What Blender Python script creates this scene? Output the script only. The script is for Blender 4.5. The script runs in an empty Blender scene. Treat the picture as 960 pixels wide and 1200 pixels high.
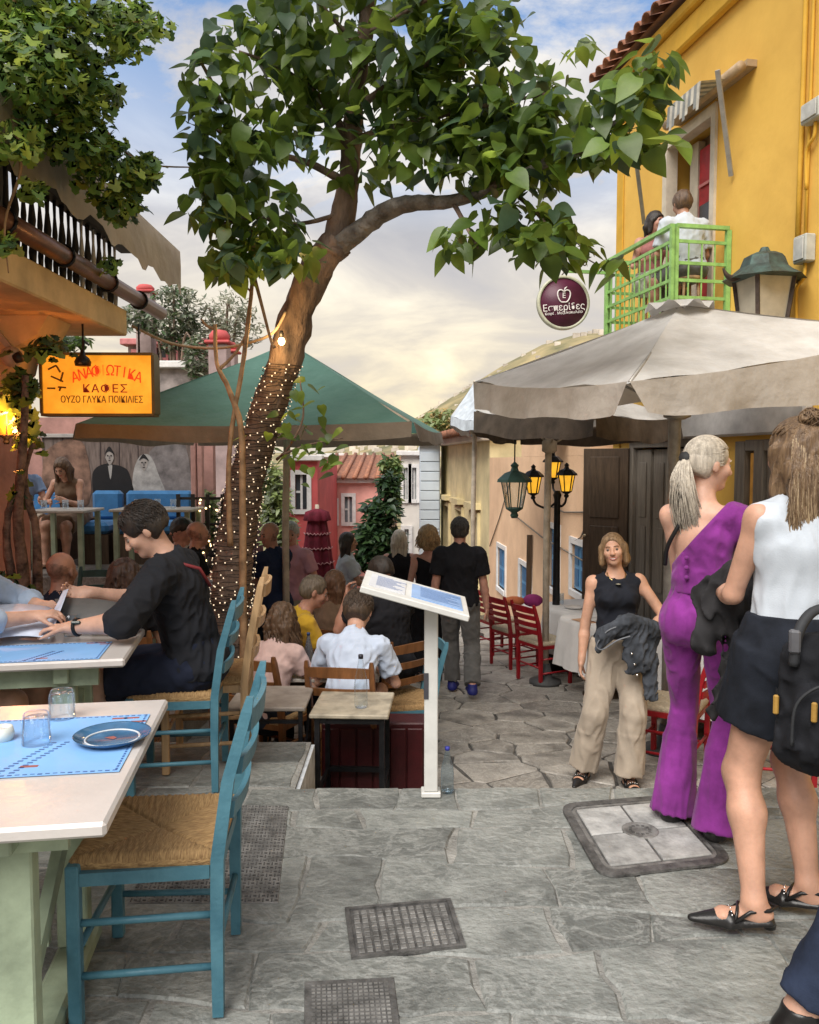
import bpy, bmesh, math, random
import numpy as np
from math import radians as rad, sin, cos, pi, sqrt
from mathutils import Vector, Matrix, Euler
random.seed(7); np.random.seed(7)
sc = bpy.context.scene
COL = sc.collection
# ------------------------------------------------------------------ camera
F, H, PITCH = 960.0, 1.55, rad(3.58)
cam = bpy.data.cameras.new('camera'); camo = bpy.data.objects.new('camera', cam); COL.objects.link(camo)
cam.sensor_fit = 'HORIZONTAL'; cam.sensor_width = 36; cam.lens = 36*F/960
cam.clip_start = .05; cam.clip_end = 6000
camo.location = (0, 0, H); camo.rotation_euler = (pi/2-PITCH, 0, 0)
sc.camera = camo
sc.render.resolution_x = 819; sc.render.resolution_y = 1024
# ------------------------------------------------------------------ sky and sun
SUN_EL, SUN_AZ = rad(50), rad(208)       # azimuth of the sun, clockwise from +Y
world = bpy.data.worlds.new('World'); sc.world = world; world.use_nodes = True
def build_world():
    nt = world.node_tree; nd = nt.nodes; lk = nt.links; nd.clear()
    def N(t, **k):
        n = nd.new(t)
        for a, b in k.items(): setattr(n, a, b)
        return n
    out = N('ShaderNodeOutputWorld'); bg = N('ShaderNodeBackground'); bg.inputs[1].default_value = .1
    sky = N('ShaderNodeTexSky', sky_type='NISHITA', sun_disc=False, sun_elevation=SUN_EL, sun_rotation=SUN_AZ)
    sky.air_density = 1.0; sky.dust_density = .6; sky.ozone_density = 1.6
    tc = N('ShaderNodeTexCoord'); sep = N('ShaderNodeSeparateXYZ'); lk.new(tc.outputs['Generated'], sep.inputs[0])
    def math_(op, a, b=None, c=None, clamp=False):
        n = N('ShaderNodeMath', operation=op, use_clamp=clamp)
        for i, v in enumerate((a, b, c)):
            if v is None: continue
            if isinstance(v, (int, float)): n.inputs[i].default_value = v
            else: lk.new(v, n.inputs[i])
        return n.outputs[0]
    zc = math_('MAXIMUM', sep.outputs[2], 0.0); den = math_('ADD', zc, .22)
    cx = math_('DIVIDE', sep.outputs[0], den); cy = math_('DIVIDE', sep.outputs[1], den)
    cmb = N('ShaderNodeCombineXYZ'); lk.new(cx, cmb.inputs[0]); lk.new(cy, cmb.inputs[1]); lk.new(sep.outputs[2], cmb.inputs[2])
    def noise(scale, det, rough, off, dist=0.):
        mp = N('ShaderNodeMapping'); mp.inputs[1].default_value = off; lk.new(cmb.outputs[0], mp.inputs[0])
        n = N('ShaderNodeTexNoise'); n.inputs['Scale'].default_value = scale; n.inputs['Detail'].default_value = det
        n.inputs['Roughness'].default_value = rough; n.inputs['Distortion'].default_value = dist
        lk.new(mp.outputs[0], n.inputs['Vector']); return n.outputs['Fac']
    def ramp(f, *st):
        r = N('ShaderNodeValToRGB'); e = r.color_ramp.elements
        while len(e) < len(st): e.new(.5)
        for i, (p, c) in enumerate(st): e[i].position = p; e[i].color = c if len(c) == 4 else (*c, 1)
        lk.new(f, r.inputs[0]); return r.outputs[0]
    m1 = noise(2.1, 8, .62, (12.4, 8.1, 0), .3)
    cover = ramp(m1, (.40, (0, 0, 0)), (.51, (1, 1, 1)))
    sh = noise(1.7, 8, .56, (9.4, 4.2, 2), .5)
    shade = ramp(sh, (.30, (2.35, 2.4, 2.6)), (.47, (3.2, 3.15, 3.25)), (.60, (4.5, 4.35, 4.15)), (.74, (5.7, 5.5, 5.2)))
    warm = ramp(sh, (.30, (3.5, 3.2, 3.0)), (.46, (3.9, 3.4, 2.6)), (.62, (5.2, 4.4, 2.85)), (.8, (6.1, 5.4, 3.8)))
    el = ramp(sep.outputs[2], (.04, (1, 1, 1)), (.30, (0, 0, 0)))
    mx = N('ShaderNodeMix', data_type='RGBA'); lk.new(el, mx.inputs[0]); lk.new(shade, mx.inputs[6]); lk.new(warm, mx.inputs[7])
    low = ramp(sep.outputs[2], (.26, (1, 1, 1)), (.44, (0, 0, 0)))
    cov2 = math_('MAXIMUM', cover, low)
    m2 = N('ShaderNodeMix', data_type='RGBA'); lk.new(cov2, m2.inputs[0]); lk.new(sky.outputs[0], m2.inputs[6]); lk.new(mx.outputs[2], m2.inputs[7])
    lk.new(m2.outputs[2], bg.inputs[0]); lk.new(bg.outputs[0], out.inputs[0])
build_world()
sun = bpy.data.lights.new('sun', 'SUN'); suno = bpy.data.objects.new('sun', sun); COL.objects.link(suno)
sun.energy = 2.1; sun.angle = rad(42); sun.color = (1.0, .95, .88)
suno.rotation_euler = Vector((sin(SUN_AZ)*cos(SUN_EL), cos(SUN_AZ)*cos(SUN_EL), sin(SUN_EL))).to_track_quat('Z', 'Y').to_euler()
suno.location = (-3, -3, 9)
sc.view_settings.view_transform = 'Standard'; sc.view_settings.look = 'None'
sc.view_settings.gamma = 1; sc.view_settings.use_curve_mapping = False; sc.view_settings.exposure = 1.12
sc.render.engine = 'CYCLES'
# ------------------------------------------------------------------ pixel helpers (a pixel gives a direction only)
def ray(px, py):
    a = (px-480)/F; b = (600-py)/F
    return Vector((a, cos(PITCH)+b*sin(PITCH), -sin(PITCH)+b*cos(PITCH)))
def at(px, py, Y):
    d = ray(px, py); t = Y/d.y
    return Vector((d.x*t, Y, H+d.z*t))
def onz(px, py, z=0.):
    d = ray(px, py); t = (z-H)/d.z
    return Vector((d.x*t, d.y*t, z))
def zs(Y):                                   # the lower street slopes down from the steps
    if Y < 13.5: return -.5-.075*max(0, Y-4.3)
    return -1.19-.24*(Y-13.5)
# ------------------------------------------------------------------ materials
MC = {}
def M(key, col=(.5, .5, .5), rough=.6, var=.12, scale=9., bump=.15, bscale=60., metal=0., spec=.4, orand=0.,
      emit=0., sheen=0., stretch=(1, 1, 1), col2=None, trans=0., bdist=.004, coat=0., sss=0., detail=5.):
    if key in MC: return MC[key]
    m = bpy.data.materials.new(key); MC[key] = m; m.use_nodes = True
    nt = m.node_tree; nd = nt.nodes; lk = nt.links
    b = nd['Principled BSDF']
    tc = nd.new('ShaderNodeTexCoord'); mp = nd.new('ShaderNodeMapping'); mp.inputs[3].default_value = stretch
    lk.new(tc.outputs['Object'], mp.inputs[0])
    oi = nd.new('ShaderNodeObjectInfo')
    if orand:
        vm = nd.new('ShaderNodeVectorMath'); vm.operation = 'ADD'
        sv = nd.new('ShaderNodeVectorMath'); sv.operation = 'SCALE'; sv.inputs[0].default_value = (13, 7, 5)
        lk.new(oi.outputs['Random'], sv.inputs['Scale']); lk.new(tc.outputs['Object'], vm.inputs[0]); lk.new(sv.outputs[0], vm.inputs[1]); lk.new(vm.outputs[0], mp.inputs[0])
    n = nd.new('ShaderNodeTexNoise'); n.inputs['Scale'].default_value = scale; n.inputs['Detail'].default_value = detail; n.inputs['Roughness'].default_value = .6
    lk.new(mp.outputs[0], n.inputs['Vector'])
    c2 = col2 or tuple(max(0, c*(1-2.2*var)) for c in col); c1 = tuple(min(1, c*(1+1.2*var)) for c in col)
    r = nd.new('ShaderNodeValToRGB'); e = r.color_ramp.elements
    e[0].position = .30; e[0].color = (*c2, 1); e[1].position = .70; e[1].color = (*c1, 1)
    lk.new(n.outputs['Fac'], r.inputs[0]); last = r.outputs[0]
    if orand:
        hs = nd.new('ShaderNodeHueSaturation'); mr = nd.new('ShaderNodeMapRange')
        mr.inputs[3].default_value = 1-orand; mr.inputs[4].default_value = 1+orand
        lk.new(oi.outputs['Random'], mr.inputs[0]); lk.new(mr.outputs[0], hs.inputs['Value']); lk.new(last, hs.inputs['Color']); last = hs.outputs[0]
    lk.new(last, b.inputs['Base Color'])
    b.inputs['Roughness'].default_value = rough; b.inputs['Metallic'].default_value = metal; b.inputs['Specular IOR Level'].default_value = spec
    if sheen: b.inputs['Sheen Weight'].default_value = sheen
    if coat: b.inputs['Coat Weight'].default_value = coat
    if trans: b.inputs['Transmission Weight'].default_value = trans
    if sss:
        b.inputs['Subsurface Weight'].default_value = sss; b.inputs['Subsurface Radius'].default_value = (.02, .008, .004); b.inputs['Subsurface Scale'].default_value = .5
    if emit:
        lk.new(last, b.inputs['Emission Color']); b.inputs['Emission Strength'].default_value = emit
    if bump:
        n2 = nd.new('ShaderNodeTexNoise'); n2.inputs['Scale'].default_value = bscale; n2.inputs['Detail'].default_value = 4
        lk.new(mp.outputs[0], n2.inputs['Vector'])
        bp = nd.new('ShaderNodeBump'); bp.inputs['Strength'].default_value = min(1, bump*2); bp.inputs['Distance'].default_value = bdist
        lk.new(n2.outputs['Fac'], bp.inputs['Height']); lk.new(bp.outputs[0], b.inputs['Normal'])
    return m
def glassy(key, col=(.95, .98, 1), rough=.03, haze_=.04):
    if key in MC: return MC[key]
    m = bpy.data.materials.new(key); MC[key] = m; m.use_nodes = True
    nt = m.node_tree; nd = nt.nodes; lk = nt.links; nd.remove(nd['Principled BSDF'])
    tr = nd.new('ShaderNodeBsdfTransparent'); tr.inputs[0].default_value = (*col, 1)
    gl = nd.new('ShaderNodeBsdfGlossy'); gl.inputs['Roughness'].default_value = rough; gl.inputs[0].default_value = (.9, .95, 1, 1)
    lw = nd.new('ShaderNodeLayerWeight'); lw.inputs[0].default_value = .12
    mr = nd.new('ShaderNodeMapRange'); mr.inputs[3].default_value = haze_; mr.inputs[4].default_value = .6
    lk.new(lw.outputs['Fresnel'], mr.inputs[0]); mx = nd.new('ShaderNodeMixShader'); lk.new(mr.outputs[0], mx.inputs[0]); lk.new(tr.outputs[0], mx.inputs[1]); lk.new(gl.outputs[0], mx.inputs[2]); lk.new(mx.outputs[0], nd['Material Output'].inputs[0])
    return m
def stonemat(key, c1, c2, vein, orand=.24, st=(1, 1.3, 1), fine=70.):
    m = M(key, c1, .52, .1, 3.2, .42, 30, spec=.4, orand=orand, col2=c2, bdist=.014, stretch=st, detail=10)
    nt = m.node_tree; nd = nt.nodes; lk = nt.links; b = nd['Principled BSDF']; src = b.inputs['Base Color'].links[0].from_socket
    mp = [n for n in nd if n.type == 'MAPPING'][0]
    def noise(sc_, det, dist=0.):
        n = nd.new('ShaderNodeTexNoise'); n.inputs['Scale'].default_value = sc_; n.inputs['Detail'].default_value = det; n.inputs['Distortion'].default_value = dist; n.inputs['Roughness'].default_value = .62
        lk.new(mp.outputs[0], n.inputs['Vector']); return n.outputs['Fac']
    def ramp(f, *st_):
        r = nd.new('ShaderNodeValToRGB'); e = r.color_ramp.elements
        while len(e) < len(st_): e.new(.5)
        for i, (p_, v) in enumerate(st_): e[i].position = p_; e[i].color = (v, v, v, 1)
        lk.new(f, r.inputs[0]); return r.outputs[0]
    def mix(fac, a, col, mode='MIX'):
        x = nd.new('ShaderNodeMix'); x.data_type = 'RGBA'; x.blend_type = mode; lk.new(fac, x.inputs[0]); lk.new(a, x.inputs[6]); x.inputs[7].default_value = (*col, 1); return x.outputs[2]
    v = ramp(noise(4.5, 7, 1.6), (.45, 0), (.497, .55), (.503, .55), (.55, 0)); c = mix(v, src, vein)
    v2 = ramp(noise(11, 6, .8), (.46, 0), (.5, .34), (.54, 0)); c = mix(v2, c, vein)
    d = ramp(noise(1.4, 9, .4), (.34, .75), (.50, 0)); c = mix(d, c, tuple(x*.42 for x in c2))
    sp = ramp(noise(fine, 3), (.60, 0), (.72, .55)); c = mix(sp, c, tuple(x*.5 for x in c2))
    lk.new(c, b.inputs['Base Color']); return m
def leafmat(key, c1, c2, glow=.35):
    if key in MC: return MC[key]
    m = M(key, c1, .42, .1, 6, .25, 40, spec=.5, col2=c2, orand=.38, bdist=.003)
    nt = m.node_tree; nd = nt.nodes; lk = nt.links; b = nd['Principled BSDF']
    src = b.inputs['Base Color'].links[0].from_socket
    tr = nd.new('ShaderNodeBsdfTranslucent'); hs = nd.new('ShaderNodeHueSaturation'); hs.inputs['Value'].default_value = 2.2; hs.inputs['Hue'].default_value = .47
    lk.new(src, hs.inputs['Color']); lk.new(hs.outputs[0], tr.inputs[0])
    mx = nd.new('ShaderNodeMixShader'); mx.inputs[0].default_value = glow
    lk.new(b.outputs[0], mx.inputs[1]); lk.new(tr.outputs[0], mx.inputs[2]); lk.new(mx.outputs[0], nd['Material Output'].inputs[0])
    return m
# ------------------------------------------------------------------ object helpers
def tag(o, label=None, cat=None, group=None, kind=None):
    if label: o['label'] = label
    if cat: o['category'] = cat
    if group: o['group'] = group
    if kind: o['kind'] = kind
    return o
def thing(name, label, cat, loc=(0, 0, 0), rz=0., group=None):
    o = bpy.data.objects.new(name, None); COL.objects.link(o); o.empty_display_size = .1
    o.location = loc; o.rotation_euler = (0, 0, rz)
    return tag(o, label, cat, group)
def link(name, me, mats, parent=None, loc=None, rot=None, smooth=None):
    o = bpy.data.objects.new(name, me); COL.objects.link(o)
    for m in (mats if isinstance(mats, (list, tuple)) else [mats]): me.materials.append(m)
    if parent: o.parent = parent
    if loc is not None: o.location = loc
    if rot is not None: o.rotation_euler = rot
    return o
def copy_tree(o, parent=None):
    c = o.copy(); COL.objects.link(c); c.parent = parent
    for ch in list(o.children): copy_tree(ch, c)
    return c
def place_copy(proto, loc, rz, label, group=None, scale=None):
    c = copy_tree(proto); c.location = loc; c.rotation_euler = (0, 0, rz); c['label'] = label
    if group: c['group'] = group
    if scale: c.scale = (scale,)*3
    return c
class MB:
    def __init__(s): s.v = []; s.f = []; s.m = []; s.sm = []; s.mi = 0
    def add(s, vs, fs, smooth=False):
        o = len(s.v); s.v += [tuple(p) for p in vs]
        for f in fs: s.f.append(tuple(i+o for i in f)); s.m.append(s.mi); s.sm.append(smooth)
        return s
    def box(s, a, b, bev=0., M4=None):
        x0, y0, z0 = a; x1, y1, z1 = b
        if bev <= 0:
            vs = [(x0, y0, z0), (x1, y0, z0), (x1, y1, z0), (x0, y1, z0), (x0, y0, z1), (x1, y0, z1), (x1, y1, z1), (x0, y1, z1)]
            fs = [(0, 3, 2, 1), (4, 5, 6, 7), (0, 1, 5, 4), (1, 2, 6, 5), (2, 3, 7, 6), (3, 0, 4, 7)]
        else:
            c = [(x0+x1)/2, (y0+y1)/2, (z0+z1)/2]; h = [abs(x1-x0)/2, abs(y1-y0)/2, abs(z1-z0)/2]; bev = min(bev, min(h)*.9)
            vs = []; idx = {}
            for sx in (-1, 1):
                for sy in (-1, 1):
                    for sz in (-1, 1):
                        for ax in range(3):
                            p = [c[i]+(sx, sy, sz)[i]*(h[i]-(bev if i != ax else 0)) for i in range(3)]
                            idx[(sx, sy, sz, ax)] = len(vs); vs.append(tuple(p))
            fs = []
            for ax in range(3):
                u, w = (ax+1) % 3, (ax+2) % 3
                for sg in (-1, 1):
                    q = []
                    for (a_, b_) in ((-1, -1), (1, -1), (1, 1), (-1, 1)):
                        k = [0, 0, 0]; k[ax] = sg; k[u] = a_; k[w] = b_; q.append(idx[(*k, ax)])
                    fs.append(tuple(q if sg > 0 else q[::-1]))
                    for sw in (-1, 1):   # edge strips along w... edges between ax and u
                        k0 = [0, 0, 0]; k0[ax] = sg; k0[u] = sw; k0[w] = -1; k1 = list(k0); k1[w] = 1
                        q = [idx[(*k0, ax)], idx[(*k1, ax)], idx[(*k1, u)], idx[(*k0, u)]]
                        fs.append(tuple(q if sg*sw < 0 else q[::-1]))
            for sx in (-1, 1):
                for sy in (-1, 1):
                    for sz in (-1, 1):
                        q = [idx[(sx, sy, sz, i)] for i in range(3)]
                        fs.append(tuple(q if sx*sy*sz > 0 else q[::-1]))
        if M4 is not None: vs = [M4 @ Vector(p) for p in vs]
        return s.add(vs, fs)
    def bar(s, a, b, w, h, up=(0, 0, 1), bev=0.):
        a = Vector(a); b = Vector(b); d = b-a; L = d.length; d.normalize(); up = Vector(up)
        x = d.cross(up)
        if x.length < 1e-4: x = d.cross(Vector((0, 1, 0)))
        x.normalize(); z = x.cross(d)
        m = Matrix((x, d, z)).transposed().to_4x4(); m.translation = a
        return s.box((-w/2, 0, -h/2), (w/2, L, h/2), bev, m)
    def tube(s, pts, r, n=8, caps=True, sq=None):
        pts = [Vector(p) for p in pts]; k = len(pts)
        rs = r if isinstance(r, (list, tuple)) else [r]*k
        vs = []; fs = []; ref = None
        for i in range(k):
            d = (pts[min(i+1, k-1)]-pts[max(i-1, 0)])
            if d.length < 1e-9: d = Vector((0, 0, 1))
            d.normalize()
            if ref is None: ref = d.orthogonal().normalized()
            ref = (ref-d*ref.dot(d))
            if ref.length < 1e-5: ref = d.orthogonal()
            ref.normalize(); o = d.cross(ref)
            for j in range(n):
                a = 2*pi*j/n; vs.append(pts[i]+(ref*cos(a)+o*sin(a))*rs[i])
        for i in range(k-1):
            for j in range(n): fs.append((i*n+j, i*n+(j+1) % n, (i+1)*n+(j+1) % n, (i+1)*n+j))
        if caps: fs += [tuple(range(n))[::-1], tuple(range((k-1)*n, k*n))]
        return s.add(vs, fs, True)
    def lathe(s, prof, n=20, c=(0, 0, 0), M4=None, smooth=True):
        vs = []; fs = []; k = len(prof)
        for (r, z) in prof:
            for j in range(n): a = 2*pi*j/n; vs.append(Vector((c[0]+r*cos(a), c[1]+r*sin(a), c[2]+z)))
        for i in range(k-1):
            for j in range(n): fs.append((i*n+j, i*n+(j+1) % n, (i+1)*n+(j+1) % n, (i+1)*n+j))
        if prof[0][0] > 1e-6: fs.append(tuple(range(n))[::-1])
        if prof[-1][0] > 1e-6: fs.append(tuple(range((k-1)*n, k*n)))
        if M4 is not None: vs = [M4 @ p for p in vs]
        return s.add(vs, fs, smooth)
    def prism(s, poly, z0, z1, bev=0., M4=None):
        n = len(poly); A = sum(poly[i][0]*poly[(i+1) % n][1]-poly[(i+1) % n][0]*poly[i][1] for i in range(n))
        if A < 0: poly = poly[::-1]
        vs = [(p[0], p[1], z0) for p in poly]; fs = [tuple(range(n))[::-1]]
        rings = [(0, z1)] if bev <= 0 else [(0, z1-bev), (bev, z1)]
        cx = sum(p[0] for p in poly)/n; cy = sum(p[1] for p in poly)/n
        for (ins, z) in rings:
            for p in poly:
                d = sqrt((p[0]-cx)**2+(p[1]-cy)**2)+1e-6; k = 1-ins/d
                vs.append((cx+(p[0]-cx)*k, cy+(p[1]-cy)*k, z))
        for r in range(len(rings)):
            for i in range(n): fs.append((r*n+i, r*n+(i+1) % n, (r+1)*n+(i+1) % n, (r+1)*n+i))
        fs.append(tuple(range(len(rings)*n, (len(rings)+1)*n)))
        if M4 is not None: vs = [M4 @ Vector(p) for p in vs]
        return s.add(vs, fs)
    def sphere(s, c, r, n=10, k=7, sc=(1, 1, 1)):
        prof = [(max(0, sin(pi*i/k)), -cos(pi*i/k)) for i in range(k+1)]
        m = Matrix.Translation(c) @ Matrix.Diagonal((r*sc[0], r*sc[1], r*sc[2], 1))
        return s.lathe([(max(p, 1e-7), z) for p, z in prof], n, M4=m)
    def mesh(s, name='mesh'):
        me = bpy.data.meshes.new(name); me.from_pydata(s.v, [], s.f)
        me.polygons.foreach_set('material_index', s.m); me.polygons.foreach_set('use_smooth', s.sm); me.update(); return me
    def build(s, name, mats, parent=None, loc=None, rot=None):
        return link(name, s.mesh(name), mats, parent, loc, rot)
def npmesh(name, V, Q, smooth=True, mi=None):
    me = bpy.data.meshes.new(name); nq = len(Q); w = Q.shape[1]
    me.vertices.add(len(V)); me.vertices.foreach_set('co', np.ascontiguousarray(V, np.float32).ravel())
    me.loops.add(nq*w); me.loops.foreach_set('vertex_index', np.ascontiguousarray(Q, np.int32).ravel())
    me.polygons.add(nq); me.polygons.foreach_set('loop_start', np.arange(0, nq*w, w, dtype=np.int32))
    me.polygons.foreach_set('use_smooth', np.full(nq, smooth))
    if mi is not None: me.polygons.foreach_set('material_index', np.ascontiguousarray(mi, np.int32))
    me.update(calc_edges=True); return me
def struct(o): o['kind'] = 'structure'; return o
def text_part(name, body, size, mat, parent, loc, rot, ext=.002, sx=1., space=1., bold=0.):
    cu = bpy.data.curves.new(name, 'FONT'); cu.body = body; cu.size = size; cu.extrude = ext; cu.align_x = 'CENTER'; cu.align_y = 'CENTER'
    cu.space_character = space; cu.offset = bold; cu.resolution_u = 3
    t = bpy.data.objects.new(name, cu); COL.objects.link(t)
    dg = bpy.context.evaluated_depsgraph_get(); me = bpy.data.meshes.new_from_object(t.evaluated_get(dg)); me.name = name
    bpy.data.objects.remove(t); me.materials.clear()
    o = link(name, me, mat, parent, loc, rot); o.scale = (sx, 1, 1); return o
def catmull(pts, n=6):
    P = [Vector(p) for p in pts]; out = []
    for i in range(len(P)-1):
        a, b, c, d = P[max(i-1, 0)], P[i], P[i+1], P[min(i+2, len(P)-1)]
        for k in range(n):
            t = k/n; out.append(.5*((2*b)+(c-a)*t+(2*a-5*b+4*c-d)*t*t+(3*b-a-3*c+d)*t**3))
    return out+[P[-1]]
def tubes(paths, radii, n=5):
    """paths (N,K,3), radii (N,K) -> verts, quads of N open tubes"""
    P = np.asarray(paths, np.float64); R = np.asarray(radii); N_, K, _ = P.shape
    d = np.gradient(P, axis=1); d /= np.linalg.norm(d, axis=2, keepdims=True)+1e-9
    ref = np.where(np.abs(d[..., 2:3]) < .8, np.array([0, 0, 1.]), np.array([1., 0, 0]))
    ref = np.broadcast_to(ref[:, :1], d.shape); x = np.cross(d, ref); x /= np.linalg.norm(x, axis=2, keepdims=True)+1e-9; y = np.cross(d, x)
    a = np.arange(n)*2*pi/n
    V = P[:, :, None]+R[:, :, None, None]*(x[:, :, None]*np.cos(a)[None, None, :, None]+y[:, :, None]*np.sin(a)[None, None, :, None])
    i, k, j = np.meshgrid(np.arange(N_), np.arange(K-1), np.arange(n), indexing='ij'); b = (i*K+k)*n; j2 = (j+1) % n
    return V.reshape(-1, 3), np.stack([b+j, b+j2, b+n+j2, b+n+j], -1).reshape(-1, 4)
# ================================================================== GROUND
stoneA = stonemat('flagstone_grey', (.232, .242, .226), (.128, .136, .128), (.34, .348, .33))
stoneB = stonemat('flagstone_warm', (.35, .325, .29), (.19, .175, .155), (.46, .43, .385), .2, (1.4, 1, 1))
mortar = M('mortar', (.27, .265, .245), .85, .28, 9, .7, 60, bdist=.012, col2=(.15, .148, .138))
mortarD = M('mortar_dark', (.10, .093, .085), .85, .3, 7, .5, 70, bdist=.01)
def terrain():
    xs = np.concatenate([np.linspace(-3000, -80, 30), np.linspace(-70, 70, 57), np.linspace(80, 3000, 60)])
    ys = np.concatenate([np.linspace(-300, -12, 8), np.linspace(-8, 70, 53), np.linspace(80, 500, 30), np.linspace(530, 4000, 60)])
    X, Y = np.meshgrid(xs, ys); Z = np.zeros_like(X)
    f = np.vectorize(lambda y: zs(min(y, 62)))(Y); Z = f-.9
    Z += 190*np.exp(-(((X-260)/260)**2+((Y-1150)/330)**2)) + 40*np.exp(-(((X+500)/700)**2+((Y-2600)/500)**2))
    Z += np.where(Y > 500, 3*np.sin(X*.021)*np.cos(Y*.013), 0)
    nx = len(xs); ny = len(ys); i, j = np.meshgrid(np.arange(ny-1), np.arange(nx-1), indexing='ij'); b = i*nx+j
    me = npmesh('terrain', np.stack([X, Y, Z], -1).reshape(-1, 3), np.stack([b, b+1, b+nx+1, b+nx], -1).reshape(-1, 4))
    struct(link('terrain', me, M('dry_hill', (.30, .235, .12), .9, .3, .02, .3, .5, col2=(.09, .10, .05))))
terrain()
upper = MB(); upper.box((-7, -8, -1.4), (-.545, 4.45, -.006)); upper.box((-.545, -8, -1.4), (8, 3.80, -.006))
upper = struct(upper.build('upper_pavement', mortar))
white_edge = MB(); white_edge.box((-.545, 3.805, -.6), (-.525, 4.45, -.02))
white_edge.build('painted_edge', M('chalk_white', (.62, .66, .70), .7, .15, 14, .3, 50), upper)
steps = MB(); steps.box((-.523, 3.80, -1.4), (8, 4.05, -.17)); steps.box((-.523, 4.05, -1.4), (8, 4.30, -.34))
struct(steps.build('stone_steps', stoneA))
lo = MB(); Ys = [4.30, 8, 13.5, 20, 30, 46, 62]
for i in range(len(Ys)-1):
    a, b = Ys[i], Ys[i+1]
    vs = [(-9, a, zs(a)-.012), (9, a, zs(a)-.012), (9, b, zs(b)-.012), (-9, b, zs(b)-.012)]
    lo.add(vs+[(x, y, z-.5) for x, y, z in vs], [(0, 1, 2, 3), (7, 6, 5, 4), (0, 4, 5, 1), (1, 5, 6, 2), (3, 7, 4, 0)] + ([(2, 6, 7, 3)] if i == len(Ys)-2 else []))
lower = struct(lo.build('lower_street', mortarD))
lt = MB(); lt.box((-6, 4.455, -1.0), (-1.75, 8.3, -.35)); struct(lt.build('lower_terrace', stoneB))
rt = MB(); rt.box((-7, 8.6, -1.0), (-2.55, 13, .32)); struct(rt.build('raised_terrace', stoneB))
# --- flagstones, each its own object
def stone(poly, z, parent, mat, th=.03, slope=0., bev=.006):
    cx = sum(p[0] for p in poly)/len(poly); cy = sum(p[1] for p in poly)/len(poly)
    m = MB(); m.prism([(p[0]-cx, p[1]-cy) for p in poly], -th, 0, bev)
    o = m.build('paving_stone', mat, parent, (cx, cy, z)); o.rotation_euler = (slope+random.uniform(-.004, .004), random.uniform(-.004, .004), 0); return o
def rough_poly(poly, amp=.012, sub=3):
    out = []; n = len(poly)
    for i in range(n):
        a, b = poly[i], poly[(i+1) % n]; L = math.hypot(b[0]-a[0], b[1]-a[1]); k = max(1, min(sub, int(L/.09)))
        for t in range(k):
            u = t/k; j = amp if t else amp*.6
            out.append((a[0]+(b[0]-a[0])*u+random.uniform(-j, j), a[1]+(b[1]-a[1])*u+random.uniform(-j, j)))
    return out
def upper_stones():
    rnd = random.Random(11)
    wob = lambda x, r: .045*sin(x*2.1+r*1.7)+.03*sin(x*4.7+r*3.1)
    rows = [1.55, 1.93, 2.22, 2.52, 2.70, 3.06, 3.40, 3.58, 3.81]
    for r in range(len(rows)-1):
        y0, y1 = rows[r], rows[r+1]; x = -2.3+rnd.uniform(-.3, 0); sk0 = 0
        while x < 2.6:
            w = rnd.uniform(.28, .78) if y1-y0 > .24 else rnd.uniform(.22, .5)
            x1 = x+w; g = .0055; sk = rnd.uniform(-.05, .05)
            top = lambda u: min(y1+(wob(u, r+1) if r < len(rows)-2 else 0), 3.805)
            bot = lambda u: y0+wob(u, r)
            pts = [(x+g, bot(x)+g), ((x+x1)/2, bot((x+x1)/2)+g), (x1-g, bot(x1)+g), (x1-g+sk, top(x1+sk)-g), ((x+x1)/2, top((x+x1)/2)-g), (x+g+sk0, top(x+sk0)-g)]; sk0 = sk
            stone(rough_poly(pts, .016, 5), rnd.uniform(-.003, .003), upper, stoneA, bev=.008)
            x = x1
    # the left terrace runs on farther back
    for (y0, y1) in ((3.82, 4.14), (4.14, 4.44)):
        x = -2.6
        while x < -.6:
            x1 = min(x+rnd.uniform(.3, .6), -.56)
            if x1-x > .1: stone(rough_poly([(x+.008, y0), (x1-.008, y0), (x1-.008, y1-.015), (x+.008, y1-.015)], .01, 3), -.002, upper, stoneA)
            x = x1
upper_stones()
def clip(poly, n, c):
    out = []
    for i in range(len(poly)):
        a, b = poly[i], poly[(i+1) % len(poly)]; da = a[0]*n[0]+a[1]*n[1]-c; db = b[0]*n[0]+b[1]*n[1]-c
        if da <= 0: out.append(a)
        if da*db < 0:
            t = da/(da-db); out.append((a[0]+(b[0]-a[0])*t, a[1]+(b[1]-a[1])*t))
    return out
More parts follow.
